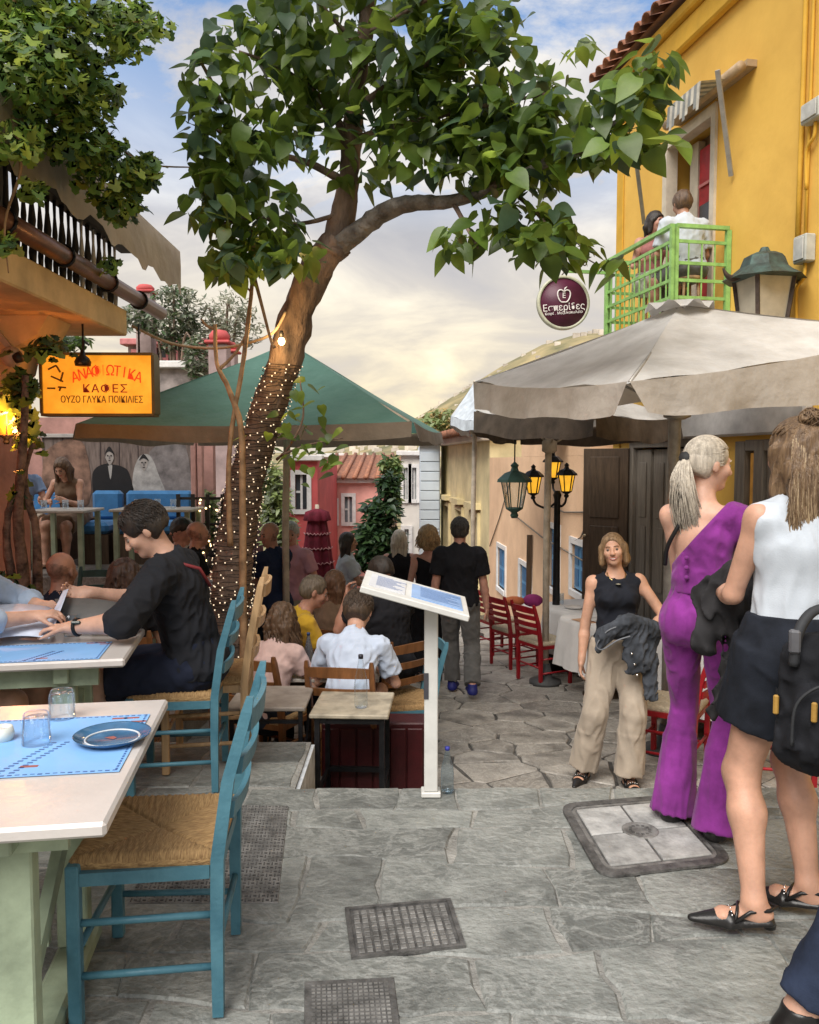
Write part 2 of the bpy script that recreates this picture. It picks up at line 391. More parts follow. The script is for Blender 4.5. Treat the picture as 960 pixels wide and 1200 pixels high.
def lower_stones():
    rnd = random.Random(5); seeds = []; y = 4.45; r = 0
    while y < 14:
        dy = rnd.uniform(.26, .38)*(1+.03*(y-4)); x = -2.0+rnd.uniform(0, .3)
        while x < 3.6:
            seeds.append((x+rnd.uniform(-.09, .09), y+rnd.uniform(-.1, .1))); x += rnd.uniform(.3, .62)*(1+.03*(y-4))
        y += dy
    cnt = 0
    for i, s in enumerate(seeds):
        if s[0] < -.6 and s[1] > 8: continue
        poly = [(s[0]-1, s[1]-1), (s[0]+1, s[1]-1), (s[0]+1, s[1]+1), (s[0]-1, s[1]+1)]
        poly = clip(poly, (0, -1), -4.31)
        for j, t in enumerate(seeds):
            if j == i or abs(t[0]-s[0]) > 1.6 or abs(t[1]-s[1]) > 1.6: continue
            d = (t[0]-s[0], t[1]-s[1]); L = math.hypot(*d); n = (d[0]/L, d[1]/L)
            poly = clip(poly, n, n[0]*(s[0]+t[0])/2+n[1]*(s[1]+t[1])/2-.011)
            if len(poly) < 3: break
        if len(poly) < 3: continue
        cy = sum(p[1] for p in poly)/len(poly)
        stone(rough_poly(poly, .012, 3), zs(cy)+rnd.uniform(-.006, .004), lower, stoneB, .035, -.075, .007); cnt += 1
lower_stones()
# --- iron covers let into the pavement
iron = M('cast_iron', (.125, .122, .118), .55, .3, 18, .5, 90, metal=.25, spec=.5, bdist=.004)
ironL = M('worn_iron', (.23, .225, .215), .5, .3, 14, .5, 90, metal=.25, bdist=.004)
def quad_frame(c):     # c: four ground points -> local matrix
    o = sum(c, Vector())/4; return o
def plate(name, label, px, kind):
    c = [onz(*p) for p in px]; o = sum(c, Vector((0, 0, 0)))/4
    t = thing(name, label, 'manhole cover', (o.x, o.y, -.001))
    q = [(p.x-o.x, p.y-o.y) for p in c]
    def P(u, v): a = Vector(q[0]).lerp(Vector(q[1]), u); b = Vector(q[3]).lerp(Vector(q[2]), u); return a.lerp(b, v)
    def quad(m, u0, v0, u1, v1, z0, z1, bev=0.): m.prism([tuple(P(u0, v0)), tuple(P(u1, v0)), tuple(P(u1, v1)), tuple(P(u0, v1))], z0, z1, bev)
    if kind == 'grid':
        m = MB(); quad(m, 0, 0, 1, 1, 0, .006); m.build('base_plate', iron, t)
        m = MB()
        for (a, b, c_, d) in ((0, 0, 1, .045), (0, .955, 1, 1), (0, .046, .04, .954), (.96, .046, 1, .954)): quad(m, a, b, c_, d, .006, .013)
        m.build('rim', iron, t)
        n1, n2 = 12, 9
        for i in range(n1):
            for j in range(n2):
                m = MB(); u0 = .06+.88*i/n1; v0 = .07+.86*j/n2; quad(m, u0+.01, v0+.012, u0+.88/n1-.01, v0+.86/n2-.012, .006, .0105, .002)
                m.build('raised_square', ironL, t)
    elif kind == 'tread':
        m = MB(); quad(m, 0, 0, 1, 1, 0, .008, .003); m.build('base_plate', ironL, t)
        m = MB()
        for i in range(34):
            for j in range(28):
                u = (i+.5)/34; v = (j+.5)/28; du, dv = (.011, .004) if (i+j) % 2 else (.004, .012)
                quad(m, u-du, v-dv, u+du, v+dv, .008, .0105)
        tag(m.build('tread_pattern', iron, t), kind='stuff')
    elif kind == 'small':
        m = MB(); quad(m, 0, 0, 1, 1, 0, .007, .003); m.build('base_plate', iron, t)
        m = MB()
        for i in range(15):
            for j in range(12):
                u = .07+.86*(i+.5)/15; v = .08+.84*(j+.5)/12; quad(m, u-.02, v-.02, u+.02, v+.012, .007, .0095)
        tag(m.build('stud_pattern', ironL, t), kind='stuff')
    return t
plate('drain_cover', 'square iron cover cast with a grid of small raised squares', [(412, 1126), (546, 1112), (528, 1056), (404, 1067)], 'grid')
plate('drain_cover', 'studded iron cover below the one cast with raised squares', [(356, 1215), (470, 1212), (462, 1147), (357, 1152)], 'small')
plate('floor_plate', 'long chequered steel floor plate beside the blue rush-seat chairs', [(150, 1060), (326, 1060), (338, 946), (205, 944)], 'tread')
def big_manhole():
    c = [onz(704, 1032), onz(862, 1013), onz(787, 934), onz(655, 945)]; o = sum(c, Vector())/4
    t = thing('access_cover', 'large rounded iron access cover with four stone-filled quarters', 'manhole cover', (o.x, o.y, .003))
    q = [Vector((p.x-o.x, p.y-o.y)) for p in c]
    def P(u, v): return q[0].lerp(q[1], u).lerp(q[3].lerp(q[2], u), v)
    def rr(i, r):
        pts = []
        for (cu, cv, a0) in ((1-i-r, 1-i-r, 0), (i+r, 1-i-r, 90), (i+r, i+r, 180), (1-i-r, i+r, 270)):
            for k in range(6): a = rad(a0+18*k); pts.append(P(cu+r*cos(a), cv+r*sin(a)))
        return pts
    def ring(o_, i_, z0, z1, name, mat):
        n = len(o_); m = MB(); vs = [(p.x, p.y, z) for z in (z0, z1) for p in o_]+[(p.x, p.y, z) for z in (z0, z1) for p in i_]; fs = []
        for k in range(n):
            j = (k+1) % n; fs += [(k, j, n+j, n+k), (2*n+j, 2*n+k, 3*n+k, 3*n+j), (n+k, n+j, 3*n+j, 3*n+k), (j, k, 2*n+k, 2*n+j)]
        m.add(vs, fs).build(name, mat, t)
    ring(rr(0, .13), rr(.065, .09), 0, .010, 'outer_frame', iron); ring(rr(.068, .09), rr(.095, .07), 0, .008, 'inner_frame', ironL)
    m = MB(); m.prism([tuple(p) for p in rr(.096, .07)], 0, .004); m.build('cover_base', iron, t)
    for i in range(2):
        for j in range(2):
            m = MB(); u0 = .115+i*.395; v0 = .115+j*.395
            m.prism([tuple(P(u0, v0)), tuple(P(u0+.375, v0)), tuple(P(u0+.375, v0+.375)), tuple(P(u0, v0+.375))], .004, .011, .004)
            m.build('stone_infill', M('infill_stone', (.38, .38, .37), .7, .2, 12, .5, 60, orand=.1), t)
    m = MB(); cc = P(.5, .5); m.lathe([(.075, .004), (.075, .013), (.066, .0155), (.062, .013), (.0, .013)], 26, (cc.x, cc.y, 0))
    m.build('lock_disc', ironL, t)
    m = MB()
    for k in range(12): a = k*pi/6; m.box((cc.x+.04*cos(a)-.006, cc.y+.04*sin(a)-.006, .013), (cc.x+.04*cos(a)+.006, cc.y+.04*sin(a)+.006, .0155))
    tag(m.build('cast_marks', iron, t), kind='stuff')
big_manhole()
# ================================================================== WALL HELPER
def wall_mesh(L, z0, z1, holes, th, reveal=.16):
    """local x along the wall, outside = -y; holes (x0,x1,za,zb) are cut right through"""
    xs = sorted({0, L, *[h[0] for h in holes], *[h[1] for h in holes]}); zz = sorted({z0, z1, *[h[2] for h in holes], *[h[3] for h in holes]})
    m = MB()
    def inh(x, z): return any(h[0] < x < h[1] and h[2] < z < h[3] for h in holes)
    for i in range(len(xs)-1):
        for j in range(len(zz)-1):
            a, b, c, d = xs[i], xs[i+1], zz[j], zz[j+1]
            if inh((a+b)/2, (c+d)/2): continue
            m.add([(a, 0, c), (b, 0, c), (b, 0, d), (a, 0, d)], [(0, 1, 2, 3)]); m.add([(a, th, c), (b, th, c), (b, th, d), (a, th, d)], [(3, 2, 1, 0)])
    for (a, b, c, d) in holes:
        m.add([(a, 0, c), (b, 0, c), (b, 0, d), (a, 0, d), (a, th, c), (b, th, c), (b, th, d), (a, th, d)], [(0, 4, 5, 1), (1, 5, 6, 2), (2, 6, 7, 3), (3, 7, 4, 0)])
    m.add([(0, 0, z0), (0, th, z0), (0, th, z1), (0, 0, z1)], [(3, 2, 1, 0)][::-1]); m.add([(L, 0, z0), (L, th, z0), (L, th, z1), (L, 0, z1)], [(0, 1, 2, 3)])
    m.add([(0, 0, z1), (L, 0, z1), (L, th, z1), (0, th, z1)], [(0, 1, 2, 3)])
    return m
# ================================================================== YELLOW HOUSE (right)
yel = M('yellow_render', (.76, .475, .10), .75, .08, .9, .25, 10, col2=(.64, .375, .07), bdist=.008, detail=8)
yel2 = M('yellow_trim', (.66, .38, .04), .7, .08, 3, .3, 30)
cream = M('cream_paint', (.62, .55, .44), .6, .1, 5, .2, 40)
greyw = M('grey_wood', (.20, .175, .145), .55, .15, 6, .3, 40, stretch=(6, 6, .6))
brownw = M('brown_wood', (.075, .05, .032), .5, .2, 6, .3, 40, stretch=(6, 6, .6))
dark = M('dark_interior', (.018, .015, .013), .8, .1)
blackm = M('black_metal', (.018, .018, .02), .42, .2, 20, .2, 80, metal=.4)
redp = M('red_paint', (.42, .012, .02), .4, .15, 8, .2, 50)
X0, K = 4.6, .195; DC = X0/(.25+K); NL = sqrt(1+K*K)
YC = Vector((X0-K*DC, DC, 0)); YRZ = math.atan2(-1, K)
def ypix(px, py, off=0.):           # photo pixel -> (s, z) on the facade plane (off metres in front of it)
    d = ray(px, py); # point on plane X + K*Y = X0 - off*NL
    t = (X0-off*NL)/(d.x+K*d.y); p = d*t
    return (DC-p.y+(-off*K/NL))*NL, H+p.z
house = thing('yellow_house', 'tall yellow rendered house with balcony door and tiled eaves', 'house', YC, YRZ)
YL = 9.0; Zb = -1.3
s0, zt = ypix(838, 128); sl, _ = ypix(779, 200); sr, _ = ypix(839, 200)
BALZ = 2.86
sw0, _ = ypix(868, 560); sw1, _ = ypix(916, 560)
sd0, _ = ypix(741, 600); sd1, _ = ypix(822, 600)
holes = [(sl, sr, BALZ+.02, zt), (sw0, sw1, .05, 1.68), (sd0, sd1, -.96, 1.72)]
wall_mesh(YL, Zb, 6.05, holes, .35).build('wall', yel, house)
m = MB(); m.box((-.005, .352, Zb), (YL, 6, 6.05)); m.box((0, .0, 6.053), (YL, 6, 6.06)); m.build('back_wall', yel, house)
m = MB(); m.box((-.06, -.10, 5.80), (YL, -.003, 6.05), .02); m.box((-.10, -.17, 6.052), (YL, .3, 6.17), .02); m.build('cornice', yel2, house)
m = MB(); m.box((-.012, -.022, Zb+.5), (.16, -.003, 5.79), .004); m.build('corner_pilaster', yel2, house)
m = MB(); m.add([(-.15, -.25, 6.19), (YL, -.25, 6.19), (YL, 3, 7.2), (-.15, 3, 7.2)], [(0, 1, 2, 3)]); m.build('roof', M('roof_deck', (.2, .1, .06), .8), house)
tile_m = M('terracotta', (.30, .125, .07), .75, .3, 9, .4, 40, orand=.3, col2=(.12, .06, .04))
tl = MB()
for k in range(7):
    pass
arc = [(.085*cos(pi*k/6), .075*sin(pi*k/6)) for k in range(7)]; arc2 = [(.07*cos(pi*k/6), .06*sin(pi*k/6)) for k in range(7)]
def tile_mesh():
    m = MB(); n = 7; vs = []
    for (y, sc_) in ((0, 1.05), (.42, .92)):
        vs += [(a*sc_, y, b*sc_) for a, b in arc]+[(a*sc_, y, b*sc_) for a, b in arc2]
    fs = []
    for k in range(n-1): fs += [(k+1, k, 14+k, 14+k+1), (7+k, 8+k, 22+k, 21+k), (k, k+1, 8+k, 7+k), (14+k+1, 14+k, 21+k, 22+k)]
    return m.add(vs, fs, True).mesh('roof_tile')
tme = tile_mesh(); tme.materials.append(tile_m)
for r in range(3):
    for k in range(34):
        o = bpy.data.objects.new('roof_tile', tme); COL.objects.link(o); o.parent = house
        o.location = (-.1+k*.2, -.33+r*.34, 6.215+r*.118); o.rotation_euler = (rad(19), random.uniform(-.05, .05), random.uniform(-.06, .06))
# balcony door
dr = MB(); dr.box((sl+.01, -.03, BALZ), (sl+.10, .1, zt+.05)); dr.box((sr-.06, -.03, BALZ), (sr+.02, .1, zt+.05)); dr.box((sl+.1, -.03, zt-.06), (sr-.06, .1, zt+.05))
dr.build('door_frame', cream, house)
m = MB(); m.box((sl+.02, .30, BALZ), (sr-.02, .33, zt)); m.build('door_recess', M('taupe', (.30, .24, .18), .7), house)
m = MB(); x0 = sl+.30*(sr-sl)
m.box((x0-.12, .2, BALZ), (x0+.04, .28, zt-.05)); m.build('door_jamb', cream, house)
door = MB(); door.box((x0+.05, .21, BALZ), (sr-.03, .26, zt-.15), .006); door = door.build('balcony_door', redp, house)
m = MB(); m.box((x0+.10, .19, BALZ+.9), (sr-.1, .207, zt-.75)); m.build('door_pane', M('dark_pane', (.03, .03, .035), .12, spec=.6), door)
m = MB(); m.box((x0+.08, .185, zt-.56), (sr-.06, .206, zt-.53)); m.build('door_rail', M('pink_rail', (.6, .2, .2), .5), door)
# window with warm room behind
m = MB(); m.box((sw0, .9, -.3), (sw1+.5, .92, 2.0)); m.build('room_wall', M('lit_room', (.55, .26, .06), .8, .3, 4, 0, emit=.12), house)  # wall emits faintly, standing in for the warm room light
m = MB()
for (a, b, c, d) in ((sw0-.05, sw0+.10, .0, 1.73), (sw1-.36, sw1-.22, .0, 1.73), (sw1-.04, sw1+.05, .0, 1.73)): m.box((a, -.035, c), (b, .06, d), .006)
m.box((sw0+.10, -.03, 1.64), (sw1-.04, .055, 1.74), .006); m.box((sw0+.1, -.06, -.0), (sw1-.04, .055, .06), .006); m.build('window_frame', greyw, house)
m = MB(); m.box((sw0+.12, .02, .07), (sw0+.2, .05, 1.62)); m.build('warm_frame', M('ochre_wood_glow', (.5, .24, .05), .5, emit=.1), house)  # ochre frame with a faint glow of its own, imitating light from the room
m = MB(); m.box((sw1-.21, .0, .07), (sw1-.05, .04, 1.63), .006); m.build('shutter', greyw, house)
for z in (.5, .82, 1.12, 1.38):
    m = MB(); m.box((sw0+.22, .45, z), (sw1-.3, .62, z+.03)); m.build('shelf', brownw, house)
notice = MB(); notice.box((sw0+.3, .02, .62), (sw0+.52, .03, .95)); notice.build('paper_notice', M('pale_paper', (.6, .5, .42), .7), house)
m = MB(); m.lathe([(.05, 0), (.075, 0), (.075, .003), (.05, .003)], 20, M4=Matrix.Translation((sw0+.41, .018, .80)) @ Matrix.Rotation(pi/2, 4, 'X')); m.build('red_ring_print', redp, house)
m = MB(); m.box((0, -.10, 1.78), (sw1+.4, -.003, 2.16), .02); m.build('shop_fascia', M('fascia_board', (.44, .42, .40), .7, .12, 5, .3, 20), house)
# brown and grey shutters of the double door
m = MB(); m.box((sd0-.05, -.03, -.97), (sd0+.05, .1, 1.80), .006); m.box((sd1-.05, -.03, -.97), (sd1+.08, .1, 1.80), .006); m.box((sd0+.05, -.03, 1.70), (sd1-.05, .1, 1.80), .006); m.build('door_frame', greyw, house)
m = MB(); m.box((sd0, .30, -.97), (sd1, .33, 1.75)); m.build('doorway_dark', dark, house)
def panel_leaf(name, a, b, z0, z1, y0, mat, rz=0., pivot=None):
    t = MB(); t.box((a, y0, z0), (b, y0+.045, z1), .004)
    zz = [z0+.12, z0+(z1-z0)*.36, z0+(z1-z0)*.68, z1-.10]
    o = t.build(name, mat, house)
    for i in range(3):
        q = MB(); q.box((a+.09, y0-.014, zz[i]+.05), (b-.09, y0-.001, zz[i+1]-.05), .012); q.build('panel', mat, o)
    return o
w = (sd1-sd0-.1)/4
for k in range(0, 4): panel_leaf('shutter_leaf', sd0+.055+k*w, sd0+.045+(k+1)*w, -.95, 1.68, .02+.03*(k % 2), greyw)
# open brown leaf standing out from the wall
hinge = (sd0-.02, -.04)
lf = thing('open_door_leaf', 'dark brown panelled door leaf standing open beside the grey shutters', 'door', YC+Matrix.Rotation(YRZ, 4, 'Z') @ Vector((hinge[0], hinge[1], 0)), YRZ+rad(180+38))
m = MB(); m.box((0, -.025, -.95), (.60, .025, 1.70), .005); lo_ = m.build('leaf', brownw, lf)
for z in ((-.85, -.1), (.0, .75), (.85, 1.6)):
    for sd in (-1, 1):
        q = MB(); q.box((.11, -.042 if sd < 0 else .026, z[0]), (.50, -.026 if sd < 0 else .042, z[1]), .01); q.build('panel', brownw, lo_)
m = MB(); m.sphere((.55, -.06, .62), .022); m.sphere((.55, .06, .62), .022); m.build('knob', M('brass', (.6, .5, .35), .3, metal=.8), lf)
# peach wall running down the street
peach = M('peach_render', (.78, .53, .34), .8, .12, 1.2, .3, 20, col2=(.66, .43, .27), bdist=.01, detail=8)
sky_blue = M('blue_shutter', (.13, .33, .55), .5, .12, 8, .2, 40)
white_p = M('white_trim', (.74, .72, .70), .6, .08, 6, .2, 40)
PD0 = at(692, 540, 10.75); PD1 = at(574, 540, 18.8)
pv = (Vector((PD0.x, PD0.y))-Vector((PD1.x, PD1.y))); PLn = pv.length; PRZ = math.atan2(pv.y, pv.x); pv.normalize()
ph = thing('peach_house', 'peach rendered house front with blue shuttered windows below street level', 'house', (PD1.x, PD1.y, 0), PRZ)
def ppix(px, py):
    d = ray(px, py); n = Vector((pv.y, -pv.x)); c = n.x*PD1.x+n.y*PD1.y; t = c/(n.x*d.x+n.y*d.y); p = d*t
    return (Vector((p.x, p.y))-Vector((PD1.x, PD1.y))).dot(pv), H+p.z
wins = []
for (a, b, yt, yb) in ((584, 593, 640, 690), (610, 623, 660, 706), (645, 656, 618, 690), (671, 686, 636, 694)):
    sa, za = ppix(a, yt); sb, zb_ = ppix((a+b)/2, yb); s2, _ = ppix(b, yt); wins.append((sa, s2, zb_, za))
wall_mesh(PLn, -3.6, 1.62, wins, .3).build('wall', peach, ph)
m = MB(); m.box((0, .302, -3.6), (PLn, 5, 1.62)); m.build('back_wall', peach, ph)
m = MB(); m.box((3.6, 0.0, 1.622), (PLn, .3, 2.35)); m.build('parapet', peach, ph)
for (a, b, c, d) in wins:
    f = MB(); t_ = .09
    f.box((a-t_, -.03, c-t_), (a, .04, d+t_)); f.box((b, -.03, c-t_), (b+t_, .04, d+t_)); f.box((a, -.03, d), (b, .04, d+t_)); f.box((a, -.05, c-t_), (b, .04, c)); f = f.build('window_surround', white_p, ph)
    for k in range(2):
        x0_ = a+(b-a)*k/2+.012; x1_ = a+(b-a)*(k+1)/2-.012
        q = MB(); q.box((x0_, .03, c+.01), (x1_, .07, d-.01), .004); q.build('shutter', sky_blue, f)
        for j in range(2):
            q = MB(); zc = c+(d-c)*(.1+.45*j); q.box((x0_+.05, .018, zc), (x1_-.05, .029, zc+(d-c)*.36)); q.build('shutter_panel', M('blue_dark', (.05, .16, .32), .5), f)
m = MB()
for (p, q) in (((575, 640), (600, 560)), ((600, 600), (690, 660)), ((640, 590), (690, 600)), ((690, 612), (676, 634))):
    a = ppix(*p); b = ppix(*q); m.tube([(a[0], -.02, a[1]), ((a[0]+b[0])/2, -.02, (a[1]+b[1])/2-.07), (b[0], -.02, b[1])], .012, 5)
m.build('wall_cable', M('cable_grey', (.2, .17, .14), .7), ph)
a = ppix(624, 650); m = MB(); m.bar((a[0], -.06, a[1]-.75), (a[0]+.05, -.06, a[1]+.35), .09, .05); m.build('broken_pipe', brownw, ph)
# ================================================================== balcony, lantern, awning, signs on the right
green = M('green_paint', (.27, .50, .15), .45, .15, 10, .2, 50)
YM = Matrix.Translation(YC) @ Matrix.Rotation(YRZ, 4, 'Z')
def yw(s, y, z): return YM @ Vector((s, y, z))
bs1, bz1 = ypix(845, 264); OFF = .60
bo1, bzt = ypix(789, 264, OFF); bo0, _ = ypix(712, 306, OFF)
bz = bzt; BD = OFF
bal = thing('balcony', 'small green iron balcony with barred railing on the yellow house', 'balcony', YM.translation, YRZ)
m = MB(); m.box((bo0-.05, -BD-.06, BALZ-.14), (bo1+.06, -.002, BALZ-.002), .01); m.build('floor_slab', cream, bal)
def railing(p, q, name):
    p = Vector(p); q = Vector(q); L = (q-p).length; d = (q-p)/L
    g = MB(); g.bar(p+Vector((0, 0, bz)), q+Vector((0, 0, bz)), .05, .035); g.build('handrail', green, bal)
    for z in (bz-.14, bz-.34, bz-.50, bz-.66, BALZ+.08):
        g = MB(); g.bar(p+Vector((0, 0, z)), q+Vector((0, 0, z)), .018, .03); g.build('rail_bar', green, bal)
    for e in (p, q):
        g = MB(); g.bar(e+Vector((0, 0, BALZ)), e+Vector((0, 0, bz-.016)), .045, .045); g.build('post', green, bal)
    n = max(2, int(L/.11))
    for k in range(1, n):
        a = p+d*L*k/n; g = MB(); g.bar(a+Vector((.0, .0, BALZ+.08)), a+Vector((0, 0, bz-.14)), .012, .012); g.build('baluster', green, bal)
railing((bo0, -BD, 0), (bo1, -BD, 0), 'front'); railing((bo1, -BD+.03, 0), (bo1, -.03, 0), 'side'); railing((bo0, -BD+.03, 0), (bo0, -.03, 0), 'side')
g = MB(); g.bar((bo0, -BD-.02, bz-.12), (bo0, -BD-.5, bz-.12), .03, .035); g.build('sign_arm', green, bal)
# sign "Εσπερίδες"
sp = at(660, 355, DC-1.0)
sgn = thing('round_sign', 'round burgundy hanging sign with white apple emblem', 'sign', sp, rad(6))
burg = M('burgundy', (.085, .012, .035), .45, .1, 10, .1)
Rx = Matrix.Rotation(pi/2, 4, 'X'); rS = 31*(DC-1)/960
m = MB(); m.lathe([(rS, -.03), (rS, .03), (rS*.9, .035), (rS*.9, -.03)], 48, M4=Rx); m.build('rim', M('sage_rim', (.50, .50, .38), .5), sgn)
m = MB(); m.lathe([(rS*.9, -.025), (rS*.9, .025), (0.0001, .025)], 48, M4=Rx); m.build('disc', burg, sgn)
wht = M('sign_white', (.85, .80, .78), .5, .03, bump=0)
apple = [(-.0, .07), (-.05, .10), (-.10, .085), (-.118, .03), (-.10, -.05), (-.055, -.11), (0, -.115), (.055, -.11), (.10, -.05), (.118, .03), (.10, .085), (.05, .10), (.0, .07)]
m = MB(); m.tube([(a*.62, -.034, b*.62+.075) for a, b in [tuple(p)[:2] for p in catmull([(x, y, 0) for x, y in apple], 3)]], .008, 5); m.tube([(.0, -.034, .13), (.012, -.034, .155), (.035, -.034, .175)], [.004, .010, .003], 5); m.build('apple_emblem', wht, sgn)
RXs = (pi/2, 0, 0)
text_part('emblem_letter', 'E', .085, wht, sgn, (.0, -.033, .075), RXs, .002)
text_part('lettering', 'Εσπερίδες', .105, wht, sgn, (0, -.033, -.055), (pi/2, rad(-5), 0), .002, .95, 1, 0)
text_part('small_lettering', 'Καφέ . Μεζεδοπωλείο', .042, wht, sgn, (0, -.033, -.115), (pi/2, rad(-5), 0), .002, 1.0)
m = MB()
def scroll(pts, r=.008): m.tube(catmull(pts, 5), r, 5)
scroll([(-.02, 0, rS), (.05, 0, .40), (.12, 0, .50)]); scroll([(.02, 0, .62), (.22, 0, .52), (.45, 0, .40)])
scroll([(-.05, 0, .62), (.08, 0, .72), (.16, 0, .66), (.23, 0, .60), (.28, 0, .64), (.25, 0, .70), (.22, 0, .66)])
scroll([(.1, 0, .46), (.2, 0, .55), (.27, 0, .5), (.25, 0, .42), (.21, 0, .45)]); scroll([(-.06, 0, .56), (.02, 0, .62), (.06, 0, .55)])
scroll([(.45, 0, .40), (.62, 0, .40), (.85, 0, .42)]); m.build('scroll_bracket', M('thin_iron', (.10, .08, .07), .5), sgn)
# awning over the balcony door
ya = ypix(772, 140, .25); yb = ypix(858, 79, .25); za = (ypix(776, 143, .3)[1]+ypix(858, 79, .3)[1])/2
aw = thing('window_awning', 'small rolled striped awning above the balcony door', 'awning', YM.translation, YRZ)
stripe = M('awning_cloth', (.55, .52, .44), .8, .15, 10, .3, 60)
stripeb = M('awning_stripe', (.25, .26, .25), .8, .15, 10, .3, 60)
m = MB(); m.tube([(ya[0], -.16, za+.05), (yb[0], -.16, za+.05)], .05, 10); m.box((ya[0], -.1, za+.06), (yb[0], -.003, za+.12)); m.build('roller', M('awning_box', (.42, .30, .18), .6), aw)
x0_, x1_ = ya[0]+.42*(yb[0]-ya[0]), ya[0]+.86*(yb[0]-ya[0])
for k in range(12):
    a = x0_+(x1_-x0_)*k/12; b = x0_+(x1_-x0_)*(k+1)/12; mm = MB(); sag = .05*sin(k*1.3)
    mm.add([(a, -.14, za+.03), (b, -.14, za+.03), (b, -.44, za-.02), (a, -.44, za-.02), (b, -.46, za-.22-sag), (a, -.46, za-.22-sag), (a, -.45, za-.02), (b, -.45, za-.02)], [(0, 1, 2, 3), (3, 2, 4, 5), (7, 6, 5, 4)])
    mm.build('cloth_strip', stripe if k % 2 else stripeb, aw)
for (pa, pb) in (((841, 82), (857, 206)), ((745, 183), (755, 262))):
    p = ypix(*pa, .40); q = ypix(*pb, .03); mm = MB(); mm.bar((p[0], -.40, p[1]), (q[0], -.03, q[1]), .04, .03); mm.build('arm', M('arm_grey', (.36, .35, .33), .5), aw)
# big wall lantern
lp = at(895, 345, 6.85)
lan = thing('wall_lantern', 'large weathered wall lantern with curled iron cap on the yellow wall', 'lantern', lp, rad(10))
verd = M('verdigris', (.05, .085, .075), .6, .4, 9, .4, 40, metal=.3, col2=(.03, .025, .02)); rust = M('rusty_iron', (.07, .05, .04), .6, .3, 12, .4, 50, metal=.3)
frost = M('frosted_glass', (.46, .42, .33), .35, .12, 5, .1)
m = MB(); m.lathe([(.15, -.42), (.225, .12), (.0001, .13)], 4, M4=Matrix.Rotation(pi/4, 4, 'Z'), smooth=False); m.build('glass', frost, lan)
for k in range(4):
    a = pi/4*0+k*pi/2; d = Vector((cos(a), sin(a), 0)); e = d.cross(Vector((0, 0, 1)))
    for s_ in (1,):
        p = (d+e).normalized()
    m = MB(); dd = Vector((cos(a+pi/4), sin(a+pi/4), 0)); m.bar(dd*.155+Vector((0, 0, -.43)), dd*.235+Vector((0, 0, .13)), .03, .03); m.build('frame_bar', rust, lan)
m = MB(); m.lathe([(.33, .12), (.25, .17), (.19, .22), (.16, .30), (.10, .33), (.05, .34), (.03, .38), (.0001, .385)], 8, M4=Matrix.Rotation(pi/8, 4, 'Z'), smooth=False); m.build('cap', verd, lan)
for sgn_ in (-1, 1):
    m = MB(); m.tube(catmull([(sgn_*.2, 0, .16), (sgn_*.27, 0, .12), (sgn_*.33, 0, .14), (sgn_*.37, 0, .20)], 4), [.03, .03, .03, .028, .027, .026, .024, .022, .02, .018, .014, .01, .006], 6); m.build('curl', rust, lan)
m = MB(); m.bar((.1, .0, -.44), (.75, .15, -.44), .04, .04); m.bar((0, 0, -.5), (0, 0, -.41), .12, .12); m.build('wall_arm', rust, lan)
# meter boxes and cables
for (px, py, w, h, lab) in ((955, 130, .22, .16, 'pale grey meter box under the eaves of the yellow wall'), (943, 292, .16, .22, 'small beige junction box above the wall lantern')):
    s_, z_ = ypix(px, py, .05); t = thing('meter_box', lab, 'box', yw(s_, 0, z_), YRZ)
    m = MB(); m.box((-w/2, -.10, -h/2), (w/2, -.003, h/2), .01); m.build('case', M('box_grey', (.45, .46, .42), .5), t)
    m = MB(); m.box((-w/2+.02, -.112, -h/2+.02), (w/2-.02, -.101, h/2-.02), .004); m.build('lid', M('box_lid', (.5, .5, .47), .5), t)
    m = MB(); m.tube(catmull([(0, -.04, -h/2), (0, -.05, -h/2-.12), (-.1, -.04, -h/2-.2), (-.1, -.03, -h/2-.5)], 4), .014, 6); m.build('conduit', yel2, t)
pp = thing('wall_conduit', 'yellow painted conduit running down the yellow wall', 'pipe', YM.translation, YRZ)
cp = [ypix(948, -60), ypix(948, 0), ypix(945, 90), ypix(941, 200), ypix(938, 285)]
m = MB(); m.tube([(a, -.025, b) for a, b in cp], .022, 7); m.tube([(a+.09, -.02, b) for a, b in cp], .014, 6); m.build('pipe', yel2, pp)
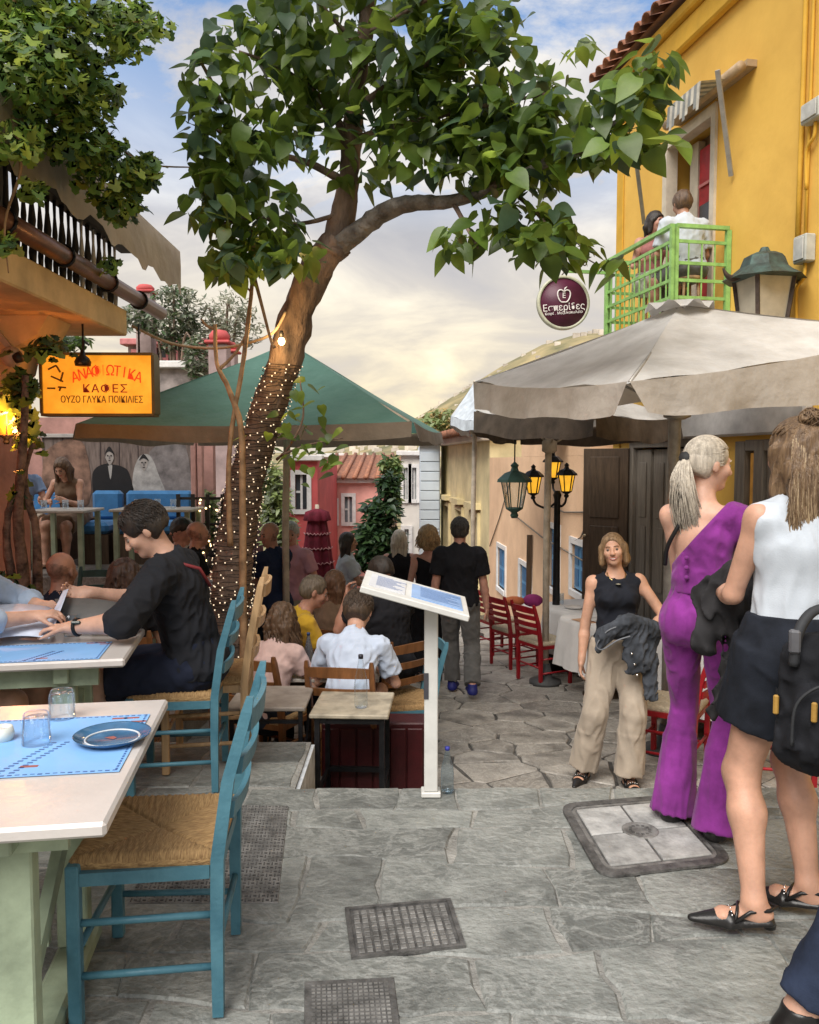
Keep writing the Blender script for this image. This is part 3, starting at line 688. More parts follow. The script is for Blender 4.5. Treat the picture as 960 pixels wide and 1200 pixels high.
# ================================================================== PARASOLS
def cloth_mat(key, c, c2, tr=.25):
    if key in MC: return MC[key]
    m = M(key, c, .85, .1, 2.2, .35, 7, col2=c2, sheen=.1, detail=8, bdist=.035)
    nt = m.node_tree; b = nt.nodes['Principled BSDF']; t = nt.nodes.new('ShaderNodeBsdfTranslucent'); x = nt.nodes.new('ShaderNodeMixShader'); x.inputs[0].default_value = tr
    nt.links.new(b.inputs['Base Color'].links[0].from_socket, t.inputs[0]); nt.links.new(b.outputs[0], x.inputs[1]); nt.links.new(t.outputs[0], x.inputs[2]); nt.links.new(x.outputs[0], nt.nodes['Material Output'].inputs[0])
    return m
def parasol(label, base, apex, corners, drop, mat, vmat, pole_r, pole_m, group=None, cap=True, split=0., wave=.02, seed=0, sag=.05, drops=None):
    """corners (world) in order round the canopy; panels sag between the ribs; a skirt hangs from each edge"""
    rnd = random.Random(seed); base = Vector(base); t = thing('parasol', label, 'parasol', base, 0, group)
    A = Vector(apex)-base; Cn = [Vector(c)-base for c in corners]; n = len(Cn); N_ = 14
    for k in range(n):
        a, b = Cn[k], Cn[(k+1) % n]; m = MB(); vs = []; fs = []
        for i in range(N_+1):
            u = i/N_; w = 1-u
            for j in range(N_+1):
                v = j/N_; e = a.lerp(b, v); p = A.lerp(e, .04+.96*u)
                p = p-Vector((0, 0, 1))*(sag*u*4*v*(1-v)+sag*.7*4*u*(1-u)*.5)+Vector((0, 0, .006*sin(9*v+5*u+k)+wave*.45*u*u*sin(19*v+3*u+2*k+seed)*(.4+abs(2*v-1))))
                vs.append(p)
        for i in range(N_):
            for j in range(N_): q = i*(N_+1)+j; fs.append((q, q+N_+1, q+N_+2, q+1))
        m.add(vs, fs, True); m.build('canopy_panel', mat, t)
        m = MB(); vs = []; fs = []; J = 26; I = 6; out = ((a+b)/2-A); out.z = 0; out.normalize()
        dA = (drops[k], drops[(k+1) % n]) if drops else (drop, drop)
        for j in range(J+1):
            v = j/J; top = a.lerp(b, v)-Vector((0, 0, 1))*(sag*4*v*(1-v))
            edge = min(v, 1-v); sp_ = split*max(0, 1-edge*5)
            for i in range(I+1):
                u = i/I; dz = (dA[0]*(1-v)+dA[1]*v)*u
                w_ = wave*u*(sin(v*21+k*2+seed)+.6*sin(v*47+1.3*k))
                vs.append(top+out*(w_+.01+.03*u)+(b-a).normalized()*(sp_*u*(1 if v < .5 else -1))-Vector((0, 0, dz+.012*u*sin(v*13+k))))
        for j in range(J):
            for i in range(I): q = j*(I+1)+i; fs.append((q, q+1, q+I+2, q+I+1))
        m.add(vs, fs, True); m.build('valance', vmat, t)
        m = MB(); hub = A-Vector((0, 0, .06)); m.tube([hub, a.lerp(hub, .02)-Vector((0, 0, .015))], .013, 6); m.build('rib', pole_m, t)
        h2 = A-Vector((0, 0, .75)); m = MB(); m.tube([Vector((A.x*0.0+h2.x, h2.y, h2.z)), hub.lerp(a, .55)-Vector((0, 0, .03))], .010, 6); m.build('strut', pole_m, t)
    m = MB(); m.tube([(0, 0, 0), (A.x*.02, A.y*.02, A.z*.5), (A.x, A.y, A.z-.02)], pole_r, 12); m.build('pole', pole_m, t)
    m = MB(); m.lathe([(pole_r*1.2, A.z-.82), (pole_r*2.2, A.z-.8), (pole_r*2.2, A.z-.7), (pole_r*1.2, A.z-.68)], 12, (A.x, A.y, 0)); m.build('hub_collar', pole_m, t)
    m = MB(); m.lathe([(.17, 0), (.17, .04), (.08, .06), (.05, .22), (.0001, .22)], 20); m.build('base', M('base_iron', (.06, .06, .06), .6), t)
    if cap:
        m = MB(); vs = []; R = 34
        for j in range(R):
            a = 2*pi*j/R; sc_ = .04*sin(a*8)
            vs += [A+Vector((0, 0, .035)), A+Vector((cos(a)*.14, sin(a)*.14, .018)), A+Vector((cos(a)*.24, sin(a)*.24, -.02+sc_*.8))]
        m.add(vs, [f for j in range(R) for f in ((3*j, 3*j+1, 3*((j+1) % R)+1), (3*j+1, 3*j+2, 3*((j+1) % R)+2, 3*((j+1) % R)+1))], True); m.build('vent_cap', mat, t)
    return t
ecru = cloth_mat('ecru_canvas', (.62, .61, .59), (.40, .385, .36), .2); ecruD = cloth_mat('ecru_canvas_aged', (.54, .50, .45), (.36, .32, .27), .3)
galv = M('galvanised', (.33, .31, .28), .45, .15, 12, .2, 60, metal=.4); wpole = M('pole_grey', (.50, .43, .34), .5, .15, 10, .2, 60)
PA = Vector((1.92, 6.0, zs(6.0)))
parasol('large ecru canvas parasol with split corner skirt beside the yellow house', PA, (1.95, 6.0, at(800, 358, 6.0).z),
        [at(737, 447, 4.6), Vector((3.34, 5.3, 2.40)), Vector((2.62, 7.4, 2.44)), at(556, 447, 6.69)], .30, ecru, ecruD, .045, galv, cap=True, split=.10, wave=.022, seed=3, sag=.045, drops=[.19, .36, .3, .22])
PB = Vector((at(640, 700, 8.6).x, 8.6, zs(8.6)))
parasol('ecru canvas parasol on a slim pole behind the round clothed tables', PB, (PB.x+.02, 8.6, 2.45),
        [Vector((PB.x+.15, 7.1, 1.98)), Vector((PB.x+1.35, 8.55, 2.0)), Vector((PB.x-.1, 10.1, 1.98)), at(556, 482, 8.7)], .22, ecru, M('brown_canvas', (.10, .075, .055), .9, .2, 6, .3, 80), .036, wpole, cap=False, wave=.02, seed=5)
PC = Vector((.95, 12.2, zs(12.2)))
parasol('pale blue-grey parasol half hidden behind the ecru ones', PC, (.98, 12.2, 2.75), [Vector((1.0, 10.6, 2.1)), Vector((2.5, 12.1, 2.1)), Vector((1.0, 13.6, 2.1)), Vector((.60, 11.9, 2.2))], .14, M('pale_blue_canvas', (.5, .55, .6), .85), M('pale_blue_canvas'), .036, wpole, cap=False, seed=8)
gcl = cloth_mat('green_canvas', (.135, .285, .24), (.105, .235, .195), .35); gun = cloth_mat('drab_lining', (.26, .21, .16), (.16, .13, .10), .25)
Gc = [at(483, 499, 6.5), None, None, at(90, 493, 6.85)]
v_ = Gc[0]-Gc[3]; v_.z = 0; L_ = v_.length; n_ = Vector((-v_.y, v_.x, 0)); ez = 1.86
Gc[0].z = ez; Gc[3].z = ez; Gc[1] = Gc[0]+n_*.93; Gc[2] = Gc[3]+n_*.93
gb = (Gc[0]+Gc[2])/2; gb.z = zs(gb.y)
parasol('big square green parasol with drab lining behind the mulberry trunk', gb, (gb.x+.05, gb.y, 2.68), Gc, .125, gcl, gun, .034, wpole, cap=False, wave=.008, seed=2, sag=.03)
# closed burgundy parasol
cp_ = at(372, 640, 10.2); cb = Vector((cp_.x, 10.2, zs(10.2)))
t = thing('closed_parasol', 'closed burgundy parasol with pale zigzag lines', 'parasol', cb)
zt_ = at(372, 596, 10.2).z-cb.z
def fold(r, z, n=40, k=8, amp=.14, ph=0.): return [Vector((r*(1+amp*sin(k*2*pi*j/n+ph))*cos(2*pi*j/n), r*(1+amp*sin(k*2*pi*j/n+ph))*sin(2*pi*j/n), z)) for j in range(n)]
m = MB(); rings = [fold(.03, zt_), fold(.13, zt_-.04), fold(.155, zt_-.14), fold(.15, zt_-.15)]; n = 40
m.add([p for r in rings for p in r], [(i*n+j, (i+1)*n+j, (i+1)*n+(j+1) % n, i*n+(j+1) % n) for i in range(3) for j in range(n)], True); m.build('top_cap', M('burgundy_cloth', (.16, .012, .03), .85, .2, 8, .2), t)
m = MB(); rings = [fold(.10+.16*(k/12)**.8, zt_-.13-(zt_-.45)*k/12) for k in range(13)]
m.add([p for r in rings for p in r], [(i*n+j, (i+1)*n+j, (i+1)*n+(j+1) % n, i*n+(j+1) % n) for i in range(12) for j in range(n)], True); m.build('folded_canopy', M('burgundy_cloth'), t)
m = MB()
for k in range(1, 8):
    r = .112+.155*(k/8)**.8; z = zt_-.13-(zt_-.45)*k/8; pts = fold(r+.003, z)
    m.tube([p+Vector((0, 0, .012*(1 if j % 2 else -1))) for j, p in enumerate(pts+[pts[0]])], .007, 4)
m.build('zigzag_trim', M('pink_trim', (.5, .25, .26), .8), t)
m = MB(); m.tube([(0, 0, 0), (0, 0, zt_+.05)], .025, 8); m.lathe([(.25, 0), (.25, .06), (.03, .1)], 16); m.build('pole', wpole, t)
# street lamp with amber lanterns and one empty lantern
amber = M('amber_glass', (.85, .42, .03), .3, .1, 6, 0, emit=.55)
lamp_p = at(653, 600, 9.4); lz = zs(9.4)
t = thing('street_lamp', 'black lamp post with three amber lanterns', 'street lamp', (lamp_p.x, 9.4, lz))
ztop = at(653, 575, 9.4).z-lz
m = MB(); m.lathe([(.11, 0), (.11, .2), (.05, .3), (.042, 1.0), (.036, ztop-.1), (.05, ztop-.05), (.03, ztop)], 12); m.build('post', blackm, t)
def lantern(o, parent, sc_=1., glass=amber, capm=blackm):
    o = Vector(o); S = lambda r, z: (r*sc_, z*sc_)
    q = MB(); q.lathe([S(.055, .0), S(.09, .19)], 6, o); q.build('lamp_glass', glass, parent)
    q = MB(); q.lathe([S(.125, .185), S(.12, .205), S(.07, .25), S(.03, .265), S(.022, .29), S(.03, .305), S(.0001, .335)], 6, o, smooth=False); q.build('lamp_cap', capm, parent)
    q = MB(); q.lathe([S(.02, -.07), S(.03, -.05), S(.02, -.03), S(.06, -.005), S(.06, .005)], 6, o); q.build('lamp_foot', capm, parent)
    q = MB()
    for k in range(6): a = k*pi/3; q.bar(o+Vector((.058*cos(a), .058*sin(a), 0))*sc_, o+Vector((.094*cos(a)*sc_, .094*sin(a)*sc_, .19*sc_)), .010, .010)
    q.build('lamp_frame', capm, parent)
for (px, py) in ((625, 578), (664, 576), (648, 560)):
    p = at(px, py, 9.4 if px != 648 else 9.75); o = Vector((p.x-lamp_p.x, p.y-9.4, p.z-lz)); lantern(o, t)
    q = MB(); q.tube(catmull([(0, 0, ztop-.12), (o.x*.4, o.y*.4, o.z-.17), (o.x*.85, o.y*.85, o.z-.13), (o.x, o.y, o.z-.06)], 5), .014, 6); q.build('arm', blackm, t)
p = at(603, 585, 9.0); t = thing('hanging_lantern', 'empty green-capped lantern with clear panes beside the amber ones', 'lantern', p)
lantern((0, 0, -.1), t, 1.55, glassy('lantern_glass', (.9, .92, .9), .1), M('cap_green', (.06, .13, .11), .5, metal=.3))
m = MB(); m.tube([(0, 0, .41), (0.0, 0, .9)], .008, 5); m.build('hanger', blackm, t)
# ================================================================== LEFT HOUSE with balcony, gutter and canvas
soff = M('ochre_soffit', (.62, .43, .21), .75, .14, 3, .3, 30); pinkw = M('salmon_wall', (.52, .235, .165), .8, .16, 3, .4, 24, bdist=.01)
lh = thing('left_house', 'ochre and salmon house corner with overhanging balcony slab', 'house', (-2.35, 3, 0))
m = MB(); m.box((-3, 0, 2.585), (0, 3.9, 2.80), .012); m.build('balcony_slab', soff, lh)
m = MB(); m.box((-4, -2, -.4), (-.93, 4.05, 2.583)); m.build('wall', pinkw, lh)
m = MB(); prof = [(-.93, 1.95), (-.93, 2.583), (-.22, 2.583), (-.30, 2.45), (-.46, 2.36), (-.50, 2.2), (-.62, 2.08), (-.80, 2.02)]
m.prism([(a, b) for a, b in prof], 2.9, 3.3, M4=Matrix(((1, 0, 0, 0), (0, 0, 1, 0), (0, 1, 0, 0), (0, 0, 0, 1)))); m.build('curved_bracket', soff, lh)
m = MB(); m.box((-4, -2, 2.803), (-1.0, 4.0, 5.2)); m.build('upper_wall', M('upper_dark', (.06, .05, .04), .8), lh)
copper = M('brown_gutter', (.17, .075, .045), .35, .2, 6, .2, 40, metal=.35)
m = MB(); m.tube([(.07, 0.2, 2.90), (.07, 4.6, 2.90)], .062, 12); m.build('gutter', copper, lh)
for y in (.9, 1.7, 2.5, 3.3, 4.0):
    m = MB(); m.tube([(.07+.07*cos(a), y, 2.90+.07*sin(a)) for a in [2*pi*k/12 for k in range(13)]], .011, 5); m.build('gutter_clip', blackm, lh)
beam = M('dark_timber', (.03, .026, .024), .6, .2, 6, .3, 30)
m = MB(); m.bar((-.08, -.5, 3.38), (-.08, 4.15, 3.36), .09, .07); m.build('top_rail', beam, lh)
for k in range(34):
    y = .1+k*.115; m = MB(); q = .02 if k % 2 else .028
    m.lathe([(q*.7, 2.80), (q, 2.9), (q*.5, 3.0), (q, 3.1), (q*.5, 3.22), (q*.7, 3.345)], 6, (-.09, y, 0)); m.build('baluster', M('baluster_white', (.6, .58, .55), .6) if k > 25 and k % 2 else beam, lh)
canvas = cloth_mat('old_canvas', (.50, .43, .33), (.33, .27, .20), .3)
m = MB(); vs = []; fs = []; J = 60; rnd = random.Random(4)
for j in range(J+1):
    y = -.8+5.45*j/J; rag = .05*rnd.random()+.04*sin(j*.9)
    for (x, z) in ((-1.1, 4.15), (-.4, 3.82), (.20, 3.53), (.245, 3.50), (.25, 3.36), (.26+.015*sin(j*.7), 3.10+rag)): vs.append((x, y, z-.035*j/J))
for j in range(J):
    for i in range(5): q = j*6+i; fs.append((q, q+1, q+7, q+6))
m.add(vs, fs, True); m.build('canvas_awning', canvas, lh)
m = MB(); m.bar((.21, -.8, 3.50), (.21, 4.65, 3.46), .03, .03); m.bar((.2, 4.62, 3.46), (-1.0, 4.62, 4.05), .03, .03); m.build('awning_bar', M('awning_wood', (.35, .22, .13), .6), lh)
# security camera
t = thing('security_camera', 'dome security camera under the curved ochre bracket', 'camera', at(14, 418, 5.9))
m = MB(); m.sphere((0, 0, 0), .075, 14, 9); m.build('housing', M('camera_shell', (.4, .33, .25), .4), t); m = MB(); m.lathe([(.035, 0), (.04, .05), (.0001, .055)], 12, M4=Matrix.Translation((.04, -.04, -.02)) @ Matrix.Rotation(rad(70), 4, 'Y')); m.build('lens', blackm, t)
m = MB(); m.bar((0, 0, .05), (-.12, 0, .2), .04, .04); m.build('mount', M('camera_shell'), t)
# illuminated box sign
SD = 6.25; a = at(52, 417, SD); b = at(180, 485, SD)
t = thing('light_box_sign', 'orange illuminated box sign with red and brown Greek lettering', 'sign', ((a.x+b.x)/2, SD, (a.z+b.z)/2), rad(1.5))
W, Hh = (b.x-a.x)/2, (a.z-b.z)/2
orange = M('sign_face', (.85, .36, .03), .5, .12, 3.5, 0, emit=.45, col2=(.62, .20, .008))
m = MB(); m.box((-W, -.04, -Hh), (W, .09, Hh), .006); m.build('face', orange, t)
m = MB(); fr = M('sign_frame', (.13, .09, .03), .5)
for (x0_, x1_, z0_, z1_) in ((-W-.012, W+.012, Hh, Hh+.02), (-W-.012, W+.012, -Hh-.02, -Hh), (-W-.018, -W, -Hh, Hh), (W, W+.022, -Hh, Hh)): m.box((x0_, -.055, z0_), (x1_, .1, z1_))
m.build('frame', fr, t)
sred = M('sign_red', (.75, .06, .01), .5, .1, 5, 0, emit=.25); sdk = M('sign_dark_red', (.35, .02, .02), .5, .1, 5, 0); sbr = M('sign_brown', (.16, .07, .01), .5, .1, 5, 0)
txt = 'ΑΝΑΦΙΩΤΙΚΑ'
for k, ch in enumerate(txt):
    u = (k-4.5)/4.5; text_part('letter', ch, .108, sred if k not in (4,) else M('sign_faded', (.8, .25, .02), .5, .1, 5, 0, emit=.3), t, (.075+u*.235, -.047, .10-.05*u*u), (pi/2, rad(15)*u, 0), .003, .82, 1, 0)
text_part('lettering', 'ΚΑΦΕΣ', .085, sdk, t, (.06, -.047, -.035), (pi/2, 0, 0), .003, 1.05, 1.15, 0)
text_part('lettering', 'ΟΥΖΟ ΓΛΥΚΑ ΠΟΙΚΙΛΙΕΣ', .072, sbr, t, (.035, -.047, -.115), (pi/2, 0, 0), .003, .74, 1.0)
m = MB()
for (p, q) in (((-.36, .11), (-.30, .14)), ((-.30, .14), (-.27, .09)), ((-.34, .06), (-.25, .02)), ((-.25, .09), (-.27, .02)), ((-.37, -.03), (-.31, -.03)), ((-.29, -.02), (-.23, -.025)), ((-.27, -.02), (-.28, -.05))): m.bar((p[0], -.047, p[1]), (q[0], -.047, q[1]), .006, .012)
m.build('faded_drawing', sbr, t)
for x in (-.12, .30): m = MB(); m.tube([(x, .02, Hh+.02), (x, .02, Hh+.24)], .008, 5); m.build('hanger', blackm, t)
t2 = thing('sign_lamp', 'black spotlight clamped over the orange box sign', 'lamp', at(97, 424, SD-.14))
m = MB(); m.lathe([(.055, -.03), (.06, .0), (.045, .03), (.02, .05), (.015, .085), (.0001, .09)], 14); m.build('shade', blackm, t2); m = MB(); m.tube([(0, 0, .07), (0, .04, .16), (0, .12, .14)], .008, 5); m.build('arm', blackm, t2)
# warm wall lamp
wl = at(7, 500, 5.6); t = thing('wall_lamp', 'glowing amber wall lamp on the salmon wall', 'lamp', wl)
lantern((0, 0, -.06), t, .85, M('glow_glass', (1, .24, .02), .4, .05, 3, 0, emit=.6), blackm)
m = MB(); m.sphere((0, 0, .03), .032, 10, 8, (1, 1, 1.7)); m.build('bulb', M('bulb', (1, .6, .2), .4, .02, 3, 0, emit=9), t)
L = bpy.data.lights.new('wall_lamp_light', 'POINT'); L.energy = 16; L.color = (1, .33, .08); L.shadow_soft_size = .05
lo2 = bpy.data.objects.new('lamp_light', L); COL.objects.link(lo2); lo2.parent = t; lo2.location = (.10, -.12, .02)
# ================================================================== RAISED TERRACE BACKDROP: poster, sofa
pz = .32
t = thing('poster', 'large printed photograph of a wedding couple before wooden doors', 'poster', (at(50, 550, 10.4).x, 10.4, 0))
pw = at(226, 550, 10.4).x-at(50, 550, 10.4).x; zt1 = at(100, 513, 10.4).z; zb1 = pz+.5
m = MB(); m.box((0, 0, zb1), (pw, .03, zt1)); m.build('sheet', M('poster_wood', (.16, .125, .11), .6, .45, 5, .05, stretch=(5, 5, .7), col2=(.06, .045, .042)), t)
m = MB()
for k in range(8): x = pw*(.01+.125*k); m.box((x, -.004, zb1), (x+.012, -.001, zt1))
m.build('printed_boards', M('poster_dark', (.05, .035, .035), .7), t)
def blob(name, pts, mat, dy):
    q = MB(); cpts = catmull([(x, 0, z) for x, z in pts+[pts[0]]], 4)[:-1]
    n_ = len(cpts); q.add([(p.x, dy, p.z) for p in cpts], [tuple(range(n_))]); fs_ = q.f[0]
    A_ = sum(cpts[i].x*cpts[(i+1) % n_].z-cpts[(i+1) % n_].x*cpts[i].z for i in range(n_))
    if A_ < 0: q.f[0] = fs_[::-1]
    q.build(name, mat, t)
px_ = lambda p: at(p, 550, 10.4).x-t.location.x; pz_ = lambda y: at(100, y, 10.4).z
blob('printed_arch', [(px_(52), pz_(530)), (px_(75), pz_(516)), (px_(100), pz_(522)), (px_(103), pz_(590)), (px_(52), pz_(590))], M('poster_brown', (.24, .14, .10), .6, .35, 6, 0), -.005)
blob('printed_arch', [(px_(175), pz_(530)), (px_(192), pz_(518)), (px_(218), pz_(522)), (px_(222), pz_(590)), (px_(190), pz_(590))], M('poster_grey', (.22, .20, .20), .6, .3, 6, 0), -.005)
blob('printed_suit', [(px_(110), pz_(588)), (px_(108), pz_(560)), (px_(113), pz_(548)), (px_(126), pz_(543)), (px_(131), pz_(544)), (px_(144), pz_(547)), (px_(152), pz_(556)), (px_(154), pz_(588))], M('poster_black', (.012, .012, .014), .6), -.008)
blob('printed_dress', [(px_(154), pz_(588)), (px_(156), pz_(556)), (px_(162), pz_(538)), (px_(170), pz_(532)), (px_(178), pz_(536)), (px_(186), pz_(556)), (px_(194), pz_(588))], M('poster_white', (.42, .41, .40), .6, .2, 9, 0), -.008)
blob('printed_face', [(px_(124), pz_(536)), (px_(129), pz_(526)), (px_(134), pz_(536)), (px_(129), pz_(545))], M('poster_skin', (.36, .33, .31), .6), -.011)
blob('printed_face', [(px_(164), pz_(543)), (px_(169), pz_(534)), (px_(174), pz_(543)), (px_(169), pz_(552))], M('poster_skin'), -.011)
blob('printed_hair', [(px_(123), pz_(533)), (px_(129), pz_(523)), (px_(135), pz_(533)), (px_(129), pz_(529))], M('poster_black'), -.0135)
blob('printed_hair', [(px_(163), pz_(540)), (px_(169), pz_(532)), (px_(175), pz_(540)), (px_(169), pz_(537))], M('poster_black'), -.0135)
blob('printed_shirt', [(px_(127), pz_(546)), (px_(129.5), pz_(545)), (px_(132), pz_(546)), (px_(129.5), pz_(562))], M('poster_white'), -.0105)
for (fx, fy) in ((129, 535), (169, 543)):
    for dx in (-2.0, 2.0):
        blob('printed_eye', [(px_(fx+dx-1.1), pz_(fy-1)), (px_(fx+dx), pz_(fy-2)), (px_(fx+dx+1.1), pz_(fy-1)), (px_(fx+dx), pz_(fy))], M('poster_black'), -.0145)
    blob('printed_mouth', [(px_(fx-1.6), pz_(fy+4.5)), (px_(fx), pz_(fy+4)), (px_(fx+1.6), pz_(fy+4.5)), (px_(fx), pz_(fy+5.2))], M('poster_dark'), -.0145)
    blob('printed_nose', [(px_(fx-.5), pz_(fy-1)), (px_(fx+.5), pz_(fy-1)), (px_(fx+.9), pz_(fy+2.5)), (px_(fx-.6), pz_(fy+2.5))], M('poster_grey'), -.0142)
m = MB(); m.box((-.03, -.03, zt1+.002), (pw+.03, .05, zt1+.05), .005); m.build('rail', M('rail_grey', (.4, .38, .36), .6), t)
blue_c = M('blue_cushion', (.035, .16, .36), .8, .12, 6, .3, 50, sheen=.2)
for k, (xa, xb) in enumerate(((14, 80), (103, 138), (143, 222))):
    x0_ = at(xa, 600, 10.0).x; x1_ = at(xb, 600, 10.0).x
    t = thing('bench_sofa', ['blue cushioned bench against the salmon wall', 'blue cushioned bench under the groom in the poster', 'blue cushioned bench under the bride in the poster'][k], 'bench', ((x0_+x1_)/2, 9.95, pz)); w = (x1_-x0_)/2
    m = MB(); m.box((-w, -.3, .36), (w, .3, .50), .04); m.build('seat_cushion', blue_c, t); m = MB(); m.box((-w, .17, .503), (w, .31, .86), .04); m.build('back_cushion', blue_c, t)
    m = MB(); m.box((-w, -.28, .0), (w, .3, .357)); m.build('bench_base', brownw, t)
m = MB(); m.box((at(50, 500, 10.5).x-3, 10.46, .32), (at(250, 500, 10.5).x, 10.6, 2.1)); t = m.build('terrace_wall', M('pink_plaster', (.42, .23, .20), .8, .2, 3, .3)); tag(t, 'pink plastered wall behind the wedding poster', 'wall')
for (px, lab) in ((233, 'pale pink fluted column beside the wedding poster'),):
    p = at(px, 600, 9.9); t = thing('terrace_column', lab, 'column', (p.x, 9.9, pz))
    for dx in (-.05, .03):
        m = MB(); m.box((dx-.03, -.04, 0), (dx+.035, .04, 1.55), .01); m.build('pillar', M('column_pink', (.45, .25, .22), .7), t)
# lit shelf of plants beside the trunk
p = at(245, 610, 9.4); t = thing('lattice_screen', 'dark timber lattice with warm string lights behind the trunk', 'screen', (p.x, 9.4, zs(9.4)))
for k in range(5):
    m = MB(); m.bar((-.35+.17*k, 0, 0), (-.35+.17*k, 0, 2.05), .04, .04); m.build('upright', beam, t)
for k in range(6):
    m = MB(); m.bar((-.38, .03, .5+.3*k), (.38, .03, .5+.3*k), .03, .03); m.build('crossbar', beam, t)
m = MB(); rnd = random.Random(2)
for k in range(70): m.sphere((rnd.uniform(-.35, .35), rnd.uniform(-.06, .0), rnd.uniform(.6, 2.0)), .012, 6, 4)
tag(m.build('light_bulbs', M('fairy_glow', (1, .7, .3), .4, .02, 3, 0, emit=2.5), t), kind='stuff')
# ================================================================== HOUSES DOWN THE STREET
def facade_house(name, label, x0, x1, D, yt, mat, roofm, wins, wmat, depth=6, roof=None, frame=white_p, rz=0., arched=False, zbot=None, pedi=False):
    """frontal house between photo columns x0..x1 at distance D; wins = list of (xa,xb,ya,yb) in photo pixels"""
    a = at(x0, yt, D); b = at(x1, yt, D); zb = (zbot if zbot is not None else zs(D)-2)
    t = thing(name, label, 'house', (a.x, D, 0), rz); w = b.x-a.x
    hs = []
    for (xa, xb, ya, yb) in wins:
        p = at(xa, ya, D); q = at(xb, yb, D); hs.append((p.x-a.x, q.x-a.x, q.z, p.z))
    wall_mesh(w, zb, a.z, hs, .25).build('wall', mat, t)
    m = MB(); m.box((0, .252, zb), (w, depth, a.z)); m.build('back_wall', mat, t)
    for (p, q, c, d) in hs:
        m = MB(); e = .12
        m.box((p-e, -.06, c-e), (p, .05, d+e)); m.box((q, -.06, c-e), (q+e, .05, d+e)); m.box((p, -.06, d), (q, .05, d+e)); m.box((p, -.08, c-e), (q, .05, c))
        if pedi: m.box((p-.2, -.14, d+e+.02), (q+.2, .02, d+e+.14)); m.prism([(p-.2, d+e+.16), (q+.2, d+e+.16), ((p+q)/2, d+e+.42)], -.02, .12, M4=Matrix(((1, 0, 0, 0), (0, 0, -1, 0), (0, 1, 0, 0), (0, 0, 0, 1))))
        f = m.build('window', frame, t)
        m = MB(); m.box((p, .10, c), (q, .13, d)); m.build('pane', wmat, f)
        m = MB(); m.box(((p+q)/2-.03, .06, c), ((p+q)/2+.03, .099, d)); m.box((p, .065, (c+d)/2-.03), ((p+q)/2-.031, .097, (c+d)/2+.03)); m.build('mullion', frame, f)
    m = MB(); m.box((-.15, -.18, a.z+.003), (w+.15, .3, a.z+.16), .02); m.build('cornice', frame, t)
    if roof:
        m = MB(); m.add([(-.3, -.35, a.z+.165), (w+.3, -.35, a.z+.165), (w+.3, depth, a.z+roof), (-.3, depth, a.z+roof)], [(0, 1, 2, 3)]); rf = m.build('roof', roofm, t)
        n = int(w/.3)
        m = MB()
        for k in range(n): x = -.2+(w+.4)*k/n; m.tube([(x, -.4, a.z+.2), (x, depth, a.z+roof+.03)], .09, 5)
        tag(m.build('tile_rows', roofm, rf), kind='stuff')
    return t
glass_d = M('far_pane', (.05, .06, .07), .2, .2, 3, 0, spec=.6); rose = M('crimson_wall', (.55, .10, .10), .8, .1, 1.5, .2, 8); pinkh = M('pink_wall', (.74, .36, .31), .8, .12, 1.2, .2, 8)
pale = M('pale_wall', (.72, .68, .62), .8, .1, 1, .2, 8); ly = M('straw_wall', (.72, .60, .34), .8, .14, 1.2, .3, 8); cool = M('cool_white', (.55, .62, .68), .75, .08, 1, .2, 8)
facade_house('crimson_house', 'crimson house with white framed window beyond the closed parasol', 338, 372, 22, 540, rose, tile_m, [(346, 360, 556, 597)], glass_d)
facade_house('pale_house', 'pale stone house rising behind the crimson one', 376, 402, 34, 536, pale, tile_m, [(384, 390, 560, 570)], glass_d)
facade_house('pink_house', 'pink house with grey shuttered windows behind the evergreen tree', 384, 462, 28, 566, pinkh, tile_m, [(404, 413, 582, 612), (386, 393, 588, 612)], M('grey_shutter', (.2, .22, .24), .6), roof=1.0)
facade_house('clapboard_house', 'narrow cool-white house with horizontal boards', 492, 516, 25.5, 522, cool, tile_m, [], glass_d)
for k in range(14):
    pass
t = bpy.data.objects['clapboard_house']
a = at(492, 530, 25.5); b = at(516, 530, 25.5)
for k in range(16):
    m = MB(); z = a.z-.3*k; m.box((.02, -.05, z-.285), (b.x-a.x-.02, -.003, z-.01), .012); m.build('board', cool, t)
facade_house('white_house', 'white house with tall narrow shuttered windows beside the tree', 470, 492, 26.5, 534, pale, tile_m, [(473, 478, 548, 585), (483, 488, 548, 585), (474, 479, 620, 650)], M('pale_shutter', (.42, .46, .46), .6))
# straw house: receding along the right-hand street line
SA = at(517, 530, 27.0); SB = at(574, 530, 19.0)
sv = Vector((SB.x-SA.x, SB.y-SA.y)); SLn = sv.length; SRZ = math.atan2(sv.y, sv.x); sv.normalize()
sh = thing('straw_house', 'straw yellow old house with pedimented windows and tiled roof', 'house', (SA.x, SA.y, 0), SRZ)
ztop = at(574, 516, 19).z
hs = [(1.0+i*2.4, 2.0+i*2.4, -1.6, .15) for i in range(3)]+[(1.0+i*2.4, 2.0+i*2.4, -4.6, -2.9) for i in range(3)]
wall_mesh(SLn, -7, ztop, hs, .25).build('wall', ly, sh); m = MB(); m.box((0, .252, -7), (SLn, 6, ztop)); m.build('back_wall', ly, sh)
for (p, q, c, d) in hs:
    m = MB(); m.box((p-.12, -.07, c-.12), (p, .05, d+.12)); m.box((q, -.07, c-.12), (q+.12, .05, d+.12)); m.box((p, -.07, d), (q, .05, d+.12)); m.box((p-.12, -.1, c-.2), (q+.12, .05, c-.001)); m.box((p-.2, -.2, d+.2), (q+.2, .02, d+.34)); f = m.build('window', ly, sh)
    m = MB(); m.box((p, .1, c), (q, .13, d)); m.build('pane', M('taupe_shutter', (.30, .26, .22), .6), f)
